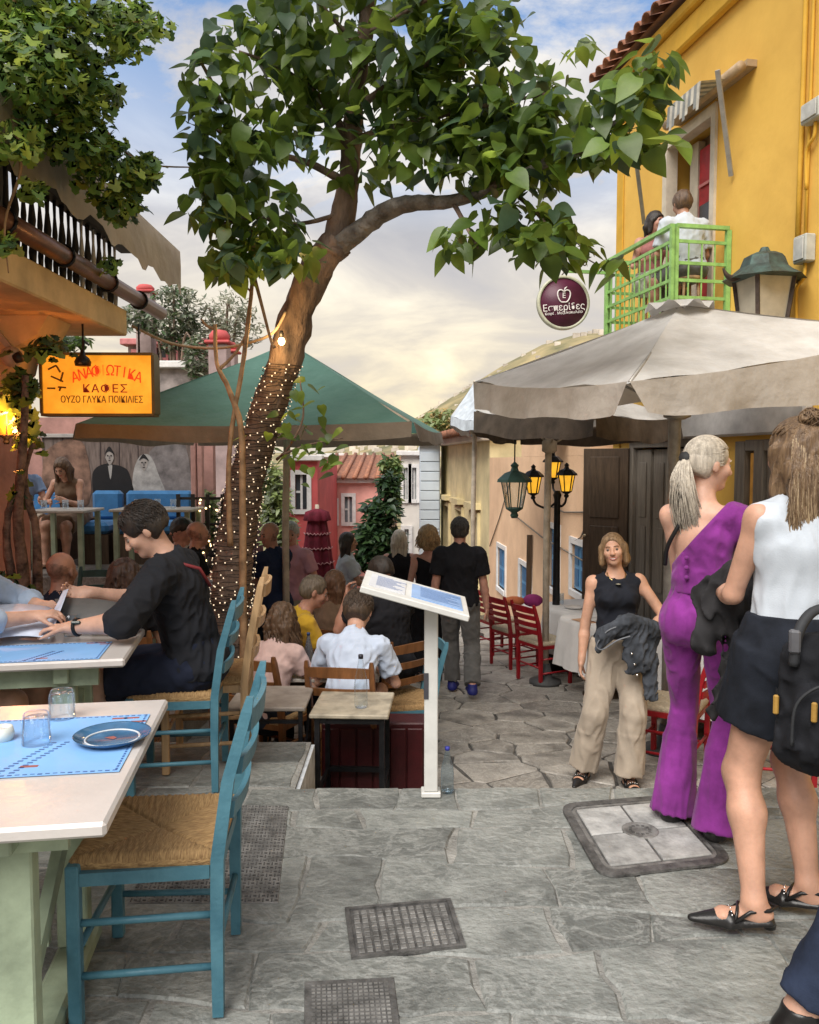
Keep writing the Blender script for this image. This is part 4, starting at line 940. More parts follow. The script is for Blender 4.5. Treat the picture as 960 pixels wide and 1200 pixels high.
m = MB(); m.box((-.2, -.25, ztop+.003), (SLn+.2, .3, ztop+.2), .03); m.build('cornice', pale, sh)
m = MB(); m.add([(-.3, -.55, ztop+.21), (SLn+.4, -.55, ztop+.21), (SLn+.4, 5, ztop+.95), (-.3, 5, ztop+.95)], [(0, 1, 2, 3)]); rf = m.build('roof', tile_m, sh)
for k in range(34):
    x = -.2+k*(SLn+.5)/34; m = MB(); m.tube([(x, -.6, ztop+.24), (x, 5, ztop+.99)], .10, 6); m.build('roof_tile', tile_m, rf)
m = MB(); m.box((SLn+.003, .0, -7), (SLn+.7, 4, ztop-.4)); m.build('pale_end_wall', pale, sh)
# hillside houses behind the box sign, and roof-edge ornaments
facade_house('hillside_house', 'grey-pink hillside house behind the orange sign', 150, 238, 21, 405, M('mauve_wall', (.40, .30, .29), .8, .2, 1.5, .3, 8), tile_m, [(184, 206, 408, 432), (160, 175, 415, 440)], glass_d, frame=M('rose_trim', (.55, .2, .2), .7), zbot=-4)
facade_house('hillside_house', 'weathered grey house wall below the olive trees', 176, 250, 18.5, 432, M('old_grey', (.36, .31, .29), .85, .3, 2.2, .4, 8), tile_m, [], glass_d, zbot=-4)
for k, (px, yt, yb, D) in enumerate(((171, 333, 372, 20), (258, 386, 450, 17), (268, 400, 450, 19), (246, 404, 450, 21))):
    a = at(px, yb, D); h = at(px, yt, D).z-a.z
    t = thing('chimney', ['pink domed chimney above the canvas awning end', 'tall pink domed chimney behind the bare branches', 'slim pink chimney behind the tall domed one', 'small pink chimney beside the tall domed one'][k], 'chimney', a)
    m = MB(); m.box((-.19, -.19, -3), (.19, .19, h*.72), .02); m.build('shaft', M('mauve_wall'), t); m = MB(); m.box((-.26, -.26, h*.72), (.26, .26, h*.78), .02); m.lathe([(.2, h*.78), (.22, h*.88), (.15, h*.97), (.0001, h)], 12); m.build('dome', rose, t)
# distant town on the hill
rnd = random.Random(9); m = MB()
for k in range(260):
    px = rnd.uniform(395, 700); Y = rnd.uniform(650, 1120); X = (px-480)/960*Y
    z = -14+190*math.exp(-(((X-260)/260)**2+((Y-1150)/330)**2)); s_ = rnd.uniform(3, 7); m.box((X, Y, z-4), (X+s_*1.4, Y+s_, z+s_*.8))
tag(m.build('distant_town', M('town_white', (.62, .55, .47), .8, .2, .05, 0, orand=.0)), 'pale distant town houses scattered over the brown hill', 'town', kind='stuff')
# ================================================================== FURNITURE
teal = M('blue_chair_paint', (.070, .180, .230), .42, .15, 9, .25, 60, col2=(.04, .13, .18)); natw = M('natural_wood', (.48, .31, .16), .5, .18, 5, .25, 40, stretch=(5, 5, .5)); redc = M('red_chair_paint', (.30, .010, .016), .38, .15, 9, .2, 60); brownc = M('brown_chair', (.22, .09, .03), .45, .2, 6, .2, 40, stretch=(4, 4, .5)); greenc = M('dark_green_chair', (.03, .085, .085), .5, .15)
rush = M('rush_x', (.42, .27, .12), .75, .25, 30, .6, 60, stretch=(14, 1.2, 2), col2=(.20, .11, .045)); rushy = M('rush_y', (.42, .27, .12), .75, .25, 30, .6, 60, stretch=(1.2, 14, 2), col2=(.20, .11, .045))
rushp = M('rush_pale', (.50, .42, .30), .8, .2, 30, .4, 60, stretch=(8, 1.5, 2))
def rush_seat(w, d, n=56):
    xs = np.linspace(-1, 1, n+1); X, Y = np.meshgrid(xs, xs); ed = np.maximum(np.abs(X), np.abs(Y))
    top = .012-.016*(1-ed**2)**1.0-.022*np.clip((ed-.9)/.1, 0, 1)**2
    front = np.abs(Y) > np.abs(X)
    rid = np.where(front, np.abs(np.sin(X*w*230)), np.abs(np.sin(Y*d*230)))
    rid2 = np.where(front, np.sin(X*71+3*np.sin(Y*5)), np.sin(Y*71+3*np.sin(X*5)))
    Z = top+.0028*rid+.0022*rid2-.012*np.exp(-((np.abs(X)-np.abs(Y))/.035)**2)*(1-ed*.3)
    V = np.stack([X*w/2, Y*d/2, Z], -1).reshape(-1, 3)
    i, j = np.meshgrid(np.arange(n), np.arange(n), indexing='ij'); b = (i*(n+1)+j)
    Q = np.stack([b, b+1, b+n+2, b+n+1], -1).reshape(-1, 4)
    fm = (np.abs((Y[:-1, :-1]+Y[1:, 1:])/2) > np.abs((X[:-1, :-1]+X[1:, 1:])/2)).astype(np.int32).reshape(-1)
    # closed underside
    rim = np.concatenate([np.arange(0, n), np.arange(n, (n+1)*(n+1)-1, n+1), np.arange((n+1)*(n+1)-1, (n+1)*n, -1), np.arange((n+1)*n, 0, -(n+1))])
    low = V[rim].copy(); low[:, 2] = -.03; low[:, :2] *= .97; k = len(rim); o = len(V); V = np.concatenate([V, low])
    ar = np.arange(k); a2 = (ar+1) % k; S = np.stack([rim[ar], o+ar, o+a2, rim[a2]], -1)
    return npmesh('seat', V, np.concatenate([Q, S]), True, np.concatenate([1-fm, np.zeros(k, np.int32)]))
def chair_proto(name, label, mat, n_slat=3, seat_n=40, seat_mats=None, w=.40, d=.38, hs=.45, ht=.90, group=None, sq=.036, curve=True):
    t = thing(name, label, 'chair', (0, 0, 0), 0, group)
    for sx in (-1, 1):
        x = sx*w/2
        m = MB(); pts = [(x, -d/2, 0), (x, -d/2-.005, hs), (x, -d/2-.055, hs+.3), (x, -d/2-.095, ht)]
        for a, b in zip(pts[:-1], pts[1:]):
            pass
        vs = []; fs = []
        prof = [(0, 0, .5), (.25, 0, .95), (hs, -.004, 1), (hs+.22, -.035, .95), (ht-.04, -.088, .85), (ht, -.097, .55)]
        for (z, dy, k) in prof:
            h_ = sq/2*k if z else sq*.42
            vs += [(x-h_, -d/2+dy-h_, z), (x+h_, -d/2+dy-h_, z), (x+h_, -d/2+dy+h_, z), (x-h_, -d/2+dy+h_, z)]
        for i in range(len(prof)-1):
            for j in range(4): fs.append((i*4+j, i*4+(j+1) % 4, (i+1)*4+(j+1) % 4, (i+1)*4+j))
        fs += [(3, 2, 1, 0), tuple(range(len(vs)-4, len(vs)))]
        m.add(vs, fs); m.build('back_post', mat, t)
        m = MB(); xf = sx*(w/2+.015); m.box((xf-sq/2, d/2-sq/2, 0), (xf+sq/2, d/2+sq/2, hs+.005), .004); m.build('front_leg', mat, t)
        for z in (.14, .29):
            m = MB(); m.tube([(x, -d/2+.01, z), (xf, d/2-.01, z)], .0105, 7); m.build('stretcher', mat, t)
        m = MB(); m.bar((x, -d/2+.018, hs-.035), (xf, d/2-.018, hs-.035), .022, .036); m.build('seat_rail', mat, t)
    for (y, ww) in ((d/2, w+.03), (-d/2, w)):
        m = MB(); m.tube([(-ww/2+.01, y, .20), (ww/2-.01, y, .20)], .0105, 7); m.build('stretcher', mat, t)
        m = MB(); m.bar((-ww/2+.018, y, hs-.035), (ww/2-.018, y, hs-.035), .022, .036); m.build('seat_rail', mat, t)
    for k in range(n_slat):
        z = hs+.13+(ht-hs-.20)*k/(n_slat-1)*1.0; dy = -d/2-.012-.20*(z-hs); hh = .024 if k < n_slat-1 else .030
        m = MB(); vs = []; fs = []; J = 8
        for j in range(J+1):
            u = -1+2*j/J; x = u*(w/2-.012); y = dy-.020*(1-u*u); up = hh*(1+.25*(1-u*u)) if k == n_slat-1 else hh
            vs += [(x, y-.008, z-hh), (x, y+.008, z-hh), (x, y+.008-.006, z+up), (x, y-.008-.006, z+up)]
        for j in range(J):
            for q in range(4): fs.append((j*4+q, j*4+(q+1) % 4, (j+1)*4+(q+1) % 4, (j+1)*4+q)[::-1])
        fs += [(0, 1, 2, 3), tuple(range(J*4, J*4+4))[::-1]]
        m.add(vs, fs); m.build('slat', mat, t)
    me = rush_seat(w+.02, d+.03, seat_n); o = link('seat', me, seat_mats or [rush, rushy], t); o.location = (0, .002, hs+.012)
    return t
# blue chairs: the near one faces left (local +y -> world -x)
GB = 'blue rush-seated chairs'
a = onz(254, 1195); b = onz(263, 1118)
c1 = chair_proto('rush_chair', 'empty teal-blue ladderback chair with rush seat at the pale table corner', teal, 3, 76, group=GB)
c1.location = (a.x-.205, a.y+.2, .004); c1.rotation_euler = (0, 0, rad(95))
C2 = (-1.12, 3.93); c2 = place_copy(c1, (*C2, .004), rad(96), 'teal-blue rush chair under the man in the black sweater', GB)
c3p = chair_proto('rush_chair', 'natural pale wood ladderback chair standing behind the blue chairs', natw, 3, 24, ht=.97)
q = onz(292, 905); c3p.location = (q.x-.24, q.y+.2, .004); c3p.rotation_euler = (0, 0, rad(97))
def seatz(Y): return zs(Y)+.004
tc_ = place_copy(c1, (at(470, 800, 5.55).x, 5.75, seatz(5.75)), rad(100), 'teal-blue rush chair behind the white menu stand post', GB)
brc = chair_proto('rush_chair', 'tan wooden chair of the man in the white T-shirt', brownc, 3, 20)
TS = at(412, 700, 5.15); brc.location = (TS.x-.02, 5.16, seatz(5.16)); brc.rotation_euler = (0, 0, rad(-8))
place_copy(brc, (at(88, 690, 5.75).x, 5.75, -.346), rad(175), 'orange-brown ladderback chair beyond the balding man', None)
gch = chair_proto('rush_chair', 'dark green ladderback chair behind the curly dark-haired woman', greenc, 3, 20)
gch.location = (at(113, 690, 5.9).x, 5.9, -.346); gch.rotation_euler = (0, 0, rad(184))
place_copy(gch, (at(106, 668, 7.4).x, 7.4, -.346), rad(180), 'dark blue-green chair near the raised terrace edge', None)
# red chairs
GR = 'red rush-seated chairs'
rc = chair_proto('red_chair', 'red rush chair with its side turned, first of the row by the parasol pole', redc, 4, 24, [rushp, rushp], w=.40, d=.38, ht=.88)
p = at(640, 800, 8.7); rc.location = (p.x-.02, 8.75, seatz(8.75)); rc.rotation_euler = (0, 0, rad(-62)); rc['group'] = GR
p = at(592, 760, 9.6); place_copy(rc, (p.x+.12, 9.7, seatz(9.7)), rad(-62), 'red rush chair in the middle of the row by the parasol pole', GR)
p = at(572, 740, 10.5); place_copy(rc, (p.x+.15, 10.7, seatz(10.7)), rad(-66), 'red rush chair at the far end of the row by the walking man', GR)
p = at(792, 850, 5.6); place_copy(rc, (p.x, 5.66, seatz(5.66)), rad(58), 'red rush chair between the smiling woman and the purple jumpsuit', GR)
p = at(905, 880, 5.2); place_copy(rc, (p.x+.1, 5.35, seatz(5.35)), rad(75), 'red rush chair glimpsed behind the bare legs', GR)
p = at(782, 690, 7.0); place_copy(rc, (p.x+.05, 7.3, seatz(7.3)), rad(20), 'red rush chair behind the smiling woman, back to the shutters', GR)
# ---- trestle tables (pale top, sage legs)
sage = M('sage_paint', (.33, .40, .28), .5, .15, 7, .2, 50); ttop = M('table_top_paint', (.58, .545, .52), .28, .06, 3, .12, 40, spec=.5, coat=.15)
def trestle(label, nearR, farR, length, topm=ttop, zt=.75, th=.035):
    o = (nearR+farR)/2; dv = Vector((farR.x-nearR.x, farR.y-nearR.y)); depth = dv.length; dv.normalize(); lx = Vector((dv.y, -dv.x))
    rz = math.atan2(lx.y, lx.x); t = thing('trestle_table', label, 'table', (o.x, o.y, .003), rz)
    m = MB(); m.box((-length, -depth/2, zt-th), (0, depth/2, zt), .008); m.build('table_top', topm, t)
    for x in (-.26, -length+.26):
        for y in (-depth*.27, depth*.27):
            m = MB(); m.box((x-.045, y-.03, .06), (x+.045, y+.03, zt-th-.005), .005); m.build('leg', sage, t)
        m = MB(); m.box((x-.05, -depth*.42, 0), (x+.05, depth*.42, .058), .012); m.build('foot', sage, t)
        m = MB(); m.box((x-.03, -depth*.40, zt-th-.075), (x+.03, depth*.40, zt-th-.001), .005); m.build('bearer', sage, t)
        m = MB(); m.bar((x, -depth*.24, .18), (x, depth*.24, .50), .03, .055); m.build('brace', sage, t)
    for y in (-depth*.33, depth*.33):
        m = MB(); m.box((-length+.1, y-.012, zt-th-.09), (-.12, y+.012, zt-th-.003)); m.build('apron', sage, t)
    m = MB(); m.bar((-.26, 0, .24), (-length+.26, 0, .24), .03, .06); m.build('rail', sage, t)
    return t
def onp(px, py, z): return onz(px, py, z)
T1n = onp(124, 966, .75); T1f = onp(197, 820, .75)
tab1 = trestle('pale trestle table with sage legs and blue paper mats', T1n, T1f, 1.6)
T2n = onp(146, 773, .75); T2f = onp(170, 737, .75)
tab2 = trestle('second pale trestle table where the man in the sweater reads', T2n, T2f, 1.5)
# blue paper place mats with printed border
def mat_paper():
    m = M('paper_mat', (.22, .45, .80), .55, .05, 4, .05)
    return m
pm = mat_paper(); pmd = M('mat_print', (.05, .12, .32), .6, .1, 5, 0); pmr = M('mat_red', (.34, .11, .09), .6, .1, 5, 0)
def placemat(label, tab, x0, x1, y0, y1, z, seed=1, base=0):
    t = thing('paper_mat', label, 'place mat', tab.matrix_basis @ Vector(((x0+x1)/2, (y0+y1)/2, z)), tab.rotation_euler.z)
    w = (x1-x0)/2; h = (y1-y0)/2; m = MB(); m.box((-w, -h, 0), (w, h, .0012)); m.build('sheet', pm, t); rnd = random.Random(seed)
    m = MB(); n = int(w*2/.018)
    for k in range(n):
        x = -w+.012+(2*w-.024)*k/(n-1)
        for y in (-h+.010, h-.010): m.box((x-.006, y-.003+rnd.uniform(-.002, .002), .0012), (x+.005, y+.003, .0018))
    for k in range(int(h*2/.018)):
        y = -h+.02+k*.018
        for x in (-w+.010, w-.010): m.box((x-.003, y-.006, .0012), (x+.003, y+.005, .0018))
    for k in range(14):
        y = -h*.9+k*h*.07
        for j in range(2): m.box((-w*.05+k*.006+j*.035, y, .0012), (-w*.05+k*.006+j*.035+.014, y+.008, .0018))
    tag(m.build('printed_border', pmd, t), kind='stuff')
    m = MB()
    for (u, v) in ((.72, .86), (.84, .86), (.93, .7), (.2, -.72)): m.box((w*u-.025, h*v-.006, .0012), (w*u+.02, h*v+.008, .0018))
    m.build('printed_marks', pmr, t); return t
d1 = (T1f-T1n).length
bx = lambda tab, w: tab.matrix_basis.inverted() @ w
mA = bx(tab1, onp(186, 838, .752)); mB = bx(tab1, onp(158, 905, .752))
placemat('blue printed paper mat under the blue plate and glasses', tab1, -.62, -.03, mB.y, mA.y, .7525, 1)
placemat('blue printed paper mat farther along the pale table', tab1, -1.3, -.68, mB.y, mA.y, .7525, 2)
placemat('blue printed paper mat under the reading man\'s forearm', tab2, -.66, -.10, -.30, .02, .7525, 3)
placemat('blue printed paper mat under the loose menu sheets', tab2, -1.3, -.70, -.30, .02, .7525, 4)
# plate
pp_ = onp(132, 868, .755); t = thing('plate', 'small blue glazed plate printed with a red motif', 'plate', (pp_.x, pp_.y, .7535))
bl = M('blue_glaze', (.045, .13, .25), .15, .2, 12, .05, spec=.6, coat=.3); m = MB(); R_ = .105
m.lathe([(.0001, .005), (R_*.6, .005), (R_*.72, .010), (R_, .022), (R_*1.01, .024), (R_*.98, .019), (R_*.66, .0), (.0001, 0)][::-1], 40); m.build('dish', bl, t)
m = MB(); m.tube([(R_*.70*cos(a_), R_*.70*sin(a_), .0095) for a_ in np.linspace(0, 2*pi, 49)], .003, 5); m.build('pale_ring', M('plate_ring', (.6, .65, .7), .3), t)
m = MB(); m.add([(-.028, .012, .0062), (.002, -.002, .0062), (.008, .012, .0062), (-.006, .026, .0062)], [(0, 1, 2, 3)]); m.build('motif', pmr, t)
clear = glassy('clear_glass')
def tumbler(label, p, up=True, r=.036, h=.085, n=20):
    t = thing('tumbler', label, 'glass', p); m = MB()
    pr = [(.0001, .0), (r*.80, 0), (r*.86, .006), (r, h), (r*.95, h+.001), (r*.80, .012), (.0001, .012)]
    if not up: pr = [(a, h-b) for a, b in pr][::-1]
    m.lathe(pr[::-1] if False else pr, n); m.build('glass_body', clear, t)
    m = MB()
    for k in range(10):
        a = 2*pi*k/10; z0, z1 = (.015, h*.62) if up else (h*.38, h-.015); rr = lambda z: (r*.86+(r*.14)*(z/h if up else 1-z/h))+.0006
        m.tube([(rr(z0)*cos(a), rr(z0)*sin(a), z0), (rr(z1)*cos(a), rr(z1)*sin(a), z1)], .0022, 5)
    m.build('fluting', clear, t); return t
z7 = .7545
tumbler('upturned fluted tumbler on the blue mat, nearer the table edge mark', onp(43, 872, .754).to_tuple()[:2]+(z7,), False, .04, .09)
tumbler('upturned fluted tumbler standing behind its twin on the blue mat', onp(73, 842, .754).to_tuple()[:2]+(z7,), False, .04, .09)
tumbler('empty tumbler beside the reading man\'s folder', onp(84, 745, .754).to_tuple()[:2]+(z7,), True, .04, .10)
tc = onp(118, 738, .754); t = thing('candle_jar', 'frosted jar with a glowing candle behind the folder', 'candle', (tc.x, tc.y, z7))
m = MB(); m.lathe([(.0001, 0), (.035, 0), (.042, .03), (.040, .07), (.037, .105), (.034, .105), (.036, .07), (.038, .03), (.0001, .01)], 20); m.build('jar', M('frost_jar', (.75, .68, .58), .5, .05, 4, 0, emit=.08), t); m = MB(); m.lathe([(.033, .012), (.033, .055), (.0001, .055)], 16); m.build('wax', M('warm_wax', (1, .55, .2), .5, .1, 4, 0, emit=.5), t)
tea = onp(2, 868, .754); t = thing('tealight', 'little glass tealight holder at the end of the pale table', 'candle', (tea.x, tea.y, z7)); m = MB(); m.lathe([(.0001, 0), (.03, 0), (.035, .02), (.03, .04), (.026, .04), (.03, .02), (.0001, .008)], 16); m.build('cup', M('milky', (.7, .72, .66), .2, .1, 5, 0), t); m = MB(); m.lathe([(.02, .01), (.02, .03), (.0001, .032)], 12); m.build('wax', wht, t)
# ---- small steel-framed table, bottles
DT = 4.42; a = at(364, 838, DT); b = at(458, 834, DT); t = thing('side_table', 'small square table with black steel frame and worn top', 'table', ((a.x+b.x)/2, DT+.23, zs(4.6)), rad(-3)); w = (b.x-a.x)/2; hz = a.z-zs(4.6)
m = MB(); m.box((-w, -.23, hz-.025), (w, .23, hz), .006); m.build('table_top', M('worn_top', (.42, .37, .28), .55, .2, 9, .3, 50), t)
for sx in (-1, 1):
    for sy in (-1, 1):
        m = MB(); m.box((sx*(w-.04)-.014, sy*.19-.014, .0), (sx*(w-.04)+.014, sy*.19+.014, hz-.026)); m.build('leg', blackm, t)
    m = MB(); m.box((sx*(w-.04)-.012, -.176, hz-.06), (sx*(w-.04)+.012, .176, hz-.03)); m.build('side_rail', blackm, t); m = MB(); m.box((sx*(w-.04)-.010, -.176, .2), (sx*(w-.04)+.010, .176, .225)); m.build('side_rail', blackm, t)
for sy in (-1, 1):
    m = MB(); m.box((-w+.055, sy*.19-.012, hz-.06), (w-.055, sy*.19+.012, hz-.03)); m.build('cross_rail', blackm, t); m = MB(); m.box((-w+.055, sy*.19-.012, .2), (w-.055, sy*.19+.012, .23)); m.build('cross_rail', blackm, t)
def bottle(label, p, h, r, cap, capm, glass, water=.4):
    t = thing('bottle', label, 'bottle', p); m = MB(); m.lathe([(.0001, .0), (r*.9, 0), (r, .01), (r, h*.42), (r*.92, h*.55), (r*.5, h*.78), (r*.34, h*.9), (r*.34, h*.96), (.0001, h*.96)], 20); m.build('bottle_body', glass, t)
    m = MB(); m.lathe([(r*.38, h*.925), (r*.38, h), (.0001, h)], 14); m.build('cap', capm, t); return t
frosty = glassy('plastic_bottle', (.93, .96, .98), .16)
p = at(423, 804, DT+.14); bottle('clear water bottle with dark cap on the small steel table', (p.x, DT+.14, a.z+.003), .30, .037, True, M('cap_black', (.02, .02, .03), .4), frosty)
p = onz(517, 946); bottle('clear water bottle with blue cap at the foot of the menu stand', (p.x+.035, 3.74, .006), .215, .03, True, M('cap_blue', (.04, .05, .35), .4), glassy('plastic_bottle_blue', (.85, .93, .98), .1))
# ---- menu lectern
p = onz(506, 948); t = thing('menu_stand', 'white menu lectern with tilted board and blue menu sheets', 'menu stand', (p.x, 3.70, .004))
whs = M('white_gloss', (.66, .66, .63), .4, .08, 6, .1)
m = MB(); hh = at(506, 712, 3.7).z; m.box((-.031, -.02, 0.025), (.031, .04, hh), .004); m.build('post', whs, t)
m = MB(); m.box((-.045, -.03, 0), (.045, .05, .024), .004); m.build('foot_plate', whs, t)
aL = at(420, 672, 3.9); bR = at(556, 724, 3.42)
cx_ = Vector(((aL.x+bR.x)/2-t.location.x, -.03, (at(488, 696, 3.68).z)))
bd = thing('menu_stand_board_pivot', '', '', (0, 0, 0)) if False else None
FL, FR_, NR, NL_ = at(419, 668, 3.86), at(535, 700, 3.86), at(557, 728, 3.5), at(437, 694, 3.5)
U = (FR_-FL).normalized(); LU = (FR_-FL).length; Vv = (FL-NL_); LV = Vv.length; Nn = U.cross(Vv).normalized(); Vv = Nn.cross(U)
Mx = Matrix((U, Vv, Nn)).transposed().to_4x4(); Mx.translation = (FL+FR_+NR+NL_)/4-t.location
m = MB(); m.box((-LU/2, -LV/2, -.014), (LU/2, LV/2, .014), .004, Mx); m.build('board', whs, t)
mn = M('menu_blue', (.25, .42, .74), .35, .1, 8, 0, coat=.3)
m = MB(); m.box((-.02, -.13, .0145), (LU/2-.03, .13, .019), 0, Mx); m.build('menu_sheet', mn, t); m = MB(); m.box((-LU/2+.03, -.13, .0145), (-.05, .12, .019), 0, Mx); m.build('menu_sheet', M('menu_white', (.66, .68, .72), .4, .06), t)
m = MB()
for k in range(12): m.box((-LU/2+.06, .09-k*.017, .0192), (-LU/2+.06+random.uniform(.07, .15), .094-k*.017, .0198), 0, Mx)
for k in range(9): m.box((.02, .09-k*.022, .0192), (.02+random.uniform(.1, .22), .094-k*.022, .0198), 0, Mx)
tag(m.build('printed_lines', pmd, t), kind='stuff')
m = MB(); m.box((-.034, -.024, .46), (-.012, -.0205, .58)); m.build('sticker', M('sticker_dark', (.06, .06, .07), .5), t)
# ---- dark red panel and low tables on the lower landing
p = at(455, 930, 5.0); t = thing('dark_red_cabinet', 'dark red panelled cabinet behind the small steel table', 'cabinet', (at(435, 900, 4.98).x, 5.02, zs(5.0)))
m = MB(); m.box((-.30, -.10, 0), (.335, .10, .50), .008); m.build('carcass', M('maroon', (.06, .008, .010), .45, .2, 6, .2), t)
for k in range(6): m = MB(); m.box((-.29+k*.103, -.116, .03), (-.29+k*.103+.095, -.101, .47), .005); m.build('panel_board', M('maroon'), t)
steel_t = M('slate_top', (.34, .30, .26), .5, .15)
def frame_table(label, px, py, D, w, d, rz=0., group=None, topm=None):
    p = at(px, py, D); t = thing('cafe_table', label, 'table', (p.x, D, zs(D)), rz, group); hz = .70
    m = MB(); m.box((-w/2, -d/2, hz-.025), (w/2, d/2, hz), .006); m.build('table_top', topm or steel_t, t)
    for sx in (-1, 1):
        for sy in (-1, 1): m = MB(); m.box((sx*(w/2-.03)-.012, sy*(d/2-.03)-.012, 0), (sx*(w/2-.03)+.012, sy*(d/2-.03)+.012, hz-.026)); m.build('leg', blackm, t)
        m = MB(); m.bar((sx*(w/2-.03), -d/2+.05, .1), (sx*(w/2-.03), d/2-.05, .55), .014, .014); m.build('brace', blackm, t)
        for z in (.12, .40): m = MB(); m.box((sx*(w/2-.03)-.01, -d/2+.045, z), (sx*(w/2-.03)+.01, d/2-.045, z+.02)); m.build('side_rail', blackm, t)
    for z in (.12, .40, .60): m = MB(); m.box((-w/2+.045, -d/2+.02, z), (w/2-.045, -d/2+.04, z+.02)); m.build('cross_rail', blackm, t)
    return t
frame_table('steel-framed cafe table in front of the curly brown-haired woman', 318, 770, 4.75, .45, .45)
ft = frame_table('cafe table with bottles between the yellow shirt and white T-shirt', 380, 730, 5.75, .8, .7, topm=M('pale_table', (.5, .46, .4), .5))
for k, (dx, dy, h, r, c, lab) in enumerate(((-.10, -.1, .26, .032, (.02, .05, .16), 'dark blue-capped bottle on the crowded cafe table'), (-.02, .0, .20, .03, (.55, .5, .3), 'pale bottle on the crowded cafe table'), (.08, -.05, .17, .034, (.12, .02, .03), 'short dark bottle on the crowded cafe table'))):
    bottle(lab, (ft.location.x+dx, ft.location.y+dy, ft.location.z+.703), h, r, True, M('cap%d' % k, c, .4), M('bottle_tint%d' % k, tuple(.3*x+.25 for x in c), .1, .1, 5, 0, spec=.7, trans=.6))
for k in range(5):
    u = random.Random(k).uniform; t = thing('plate', 'white plate on the crowded cafe table', 'plate', (ft.location.x-.28+.14*k, ft.location.y+.16+.05*(k % 2), ft.location.z+.703), 0, 'plates on the crowded cafe table'); m = MB(); m.lathe([(.0001, .004), (.04, .004), (.06, .012), (.062, .010), (.04, 0), (.0001, 0)][::-1], 18); m.build('dish', M('white_china', (.75, .74, .72), .2, .03), t)
tp = [(160, 625, 9.2, .9, .6, 'pale terrace table set with glasses before the blue bench'), (78, 607, 9.0, .62, .6, 'pale green-legged table of the woman in the brown top')]
for (px, py, D, w, d, lab) in tp:
    p = at(px, py, D); t = thing('terrace_table', lab, 'table', (p.x+(.25 if w > .8 else 0), D, pz)); hz = .70
    m = MB(); m.box((-w/2, -d/2, hz-.03), (w/2, d/2, hz), .006); m.build('table_top', M('pale_table'), t)
    for sx in (-1, 1):
        for sy in (-1, 1): m = MB(); m.box((sx*(w/2-.06)-.025, sy*(d/2-.06)-.025, 0), (sx*(w/2-.06)+.025, sy*(d/2-.06)+.025, hz-.031)); m.build('leg', sage, t)
    for k in range(3): tumbler('small glass %s on the %s' % (('at the bench-side end', 'in the middle', 'at the street-side end')[k], 'table before the blue bench' if w > .8 else 'green-legged terrace table'), (t.location.x-.2+.2*k, D-.1+.08*(k % 2), pz+hz+.002), True, .035, .10, 10)
p = at(105, 700, 6.6); t = thing('terrace_table', 'blue-white topped table on the lower terrace past the balding man', 'table', (p.x, 6.6, -.347)); m = MB(); m.box((-.5, -.35, .68), (.5, .35, .71), .006); m.build('table_top', M('ice_top', (.5, .58, .66), .4), t)
for sx in (-1, 1):
    for sy in (-1, 1): m = MB(); m.box((sx*.43-.025, sy*.28-.025, 0), (sx*.43+.025, sy*.28+.025, .679)); m.build('leg', sage, t)
tumbler('glass near the salmon wall on the blue-white topped table', (p.x-.15, 6.45, -.347+.712), True, .04, .1, 12); tumbler('glass toward the trunk on the blue-white topped table', (p.x+.2, 6.5, -.347+.712), True, .04, .1, 12)
# ---- clothed tables of the restaurant on the right
linen = M('white_linen', (.72, .70, .68), .85, .05, 5, .25, 90, sheen=.2)
def clothed(label, x, Y, r, square=False, h=.76, group=None):
    z = zs(Y); t = thing('dining_table', label, 'table', (x, Y, z+.003), .4 if square else 0, group); n = 64; m = MB(); vs = []; rings = [(0, h), (.6, h), (.97, h), (1.0, h-.008), (1.02, h-.05), (1.05, h-.2), (1.09, h-.42), (1.10, h-.50)]
    for k, (q, z_) in enumerate(rings):
        for j in range(n):
            a = 2*pi*j/n; rr = r*q
            if square: rr *= min(1/max(abs(cos(a)), abs(sin(a))), 1.33)
            if k > 3: rr *= 1+.05*(k-3)/4*sin(a*11+k*.2)+.03*(k-3)/4*sin(a*17)
            vs.append((rr*cos(a), rr*sin(a), z_))
    m.add(vs, [(i*n+j, (i+1)*n+j, (i+1)*n+(j+1) % n, i*n+(j+1) % n)[::1] for i in range(len(rings)-1) for j in range(n)], True); m.build('tablecloth', linen, t)
    m = MB(); m.lathe([(.25, 0), (.22, .03), (.04, .06), (.04, h-.02), (.0001, h-.02)], 16); m.build('pedestal', brownw, t)
    m = MB(); m.lathe([(.0001, 0), (r*.9, 0), (r*.9, .018), (.0001, .018)], 32, (0, 0, h-.03)); m.build('table_board', brownw, t)
    return t
def serve(t, h, spots):
    for (k, dx, dy) in spots:
        w = Vector((t.location.x+dx, t.location.y+dy, t.location.z+h+.003))
        if k == 'p':
            q = thing('plate', 'white plate laid on the %s' % t['short'], 'plate', w, 0, 'plates laid on the %s' % t['short']); m = MB(); m.lathe([(.0001, .004), (.07, .004), (.11, .018), (.113, .015), (.07, 0), (.0001, 0)][::-1], 24); m.build('dish', M('white_china'), q)
        else: tumbler('glass on the %s' % t['short'], w, True, .035, .13, 12)['group'] = 'glasses on the %s' % t['short']
p = at(682, 712, 9.2); t = clothed('round table with white cloth beside the parasol pole', p.x+.1, 9.3, .50); t['short'] = 'round clothed table by the pole'; serve(t, .76, [('p', -.2, -.15), ('p', .15, -.25), ('p', .1, .2), ('g', 0, 0), ('g', -.3, .1)])
p = at(697, 735, 8.0); t = clothed('square white-clothed table with a peach runner by the shutters', p.x+.15, 8.05, .36, True); t['short'] = 'square clothed table by the shutters'; serve(t, .762, [('p', -.12, -.12), ('g', .1, -.1)])
m = MB(); m.box((-.36, -.12, .7635), (.36, .12, .766)); m.build('runner', M('peach_runner', (.6, .36, .22), .8), t)
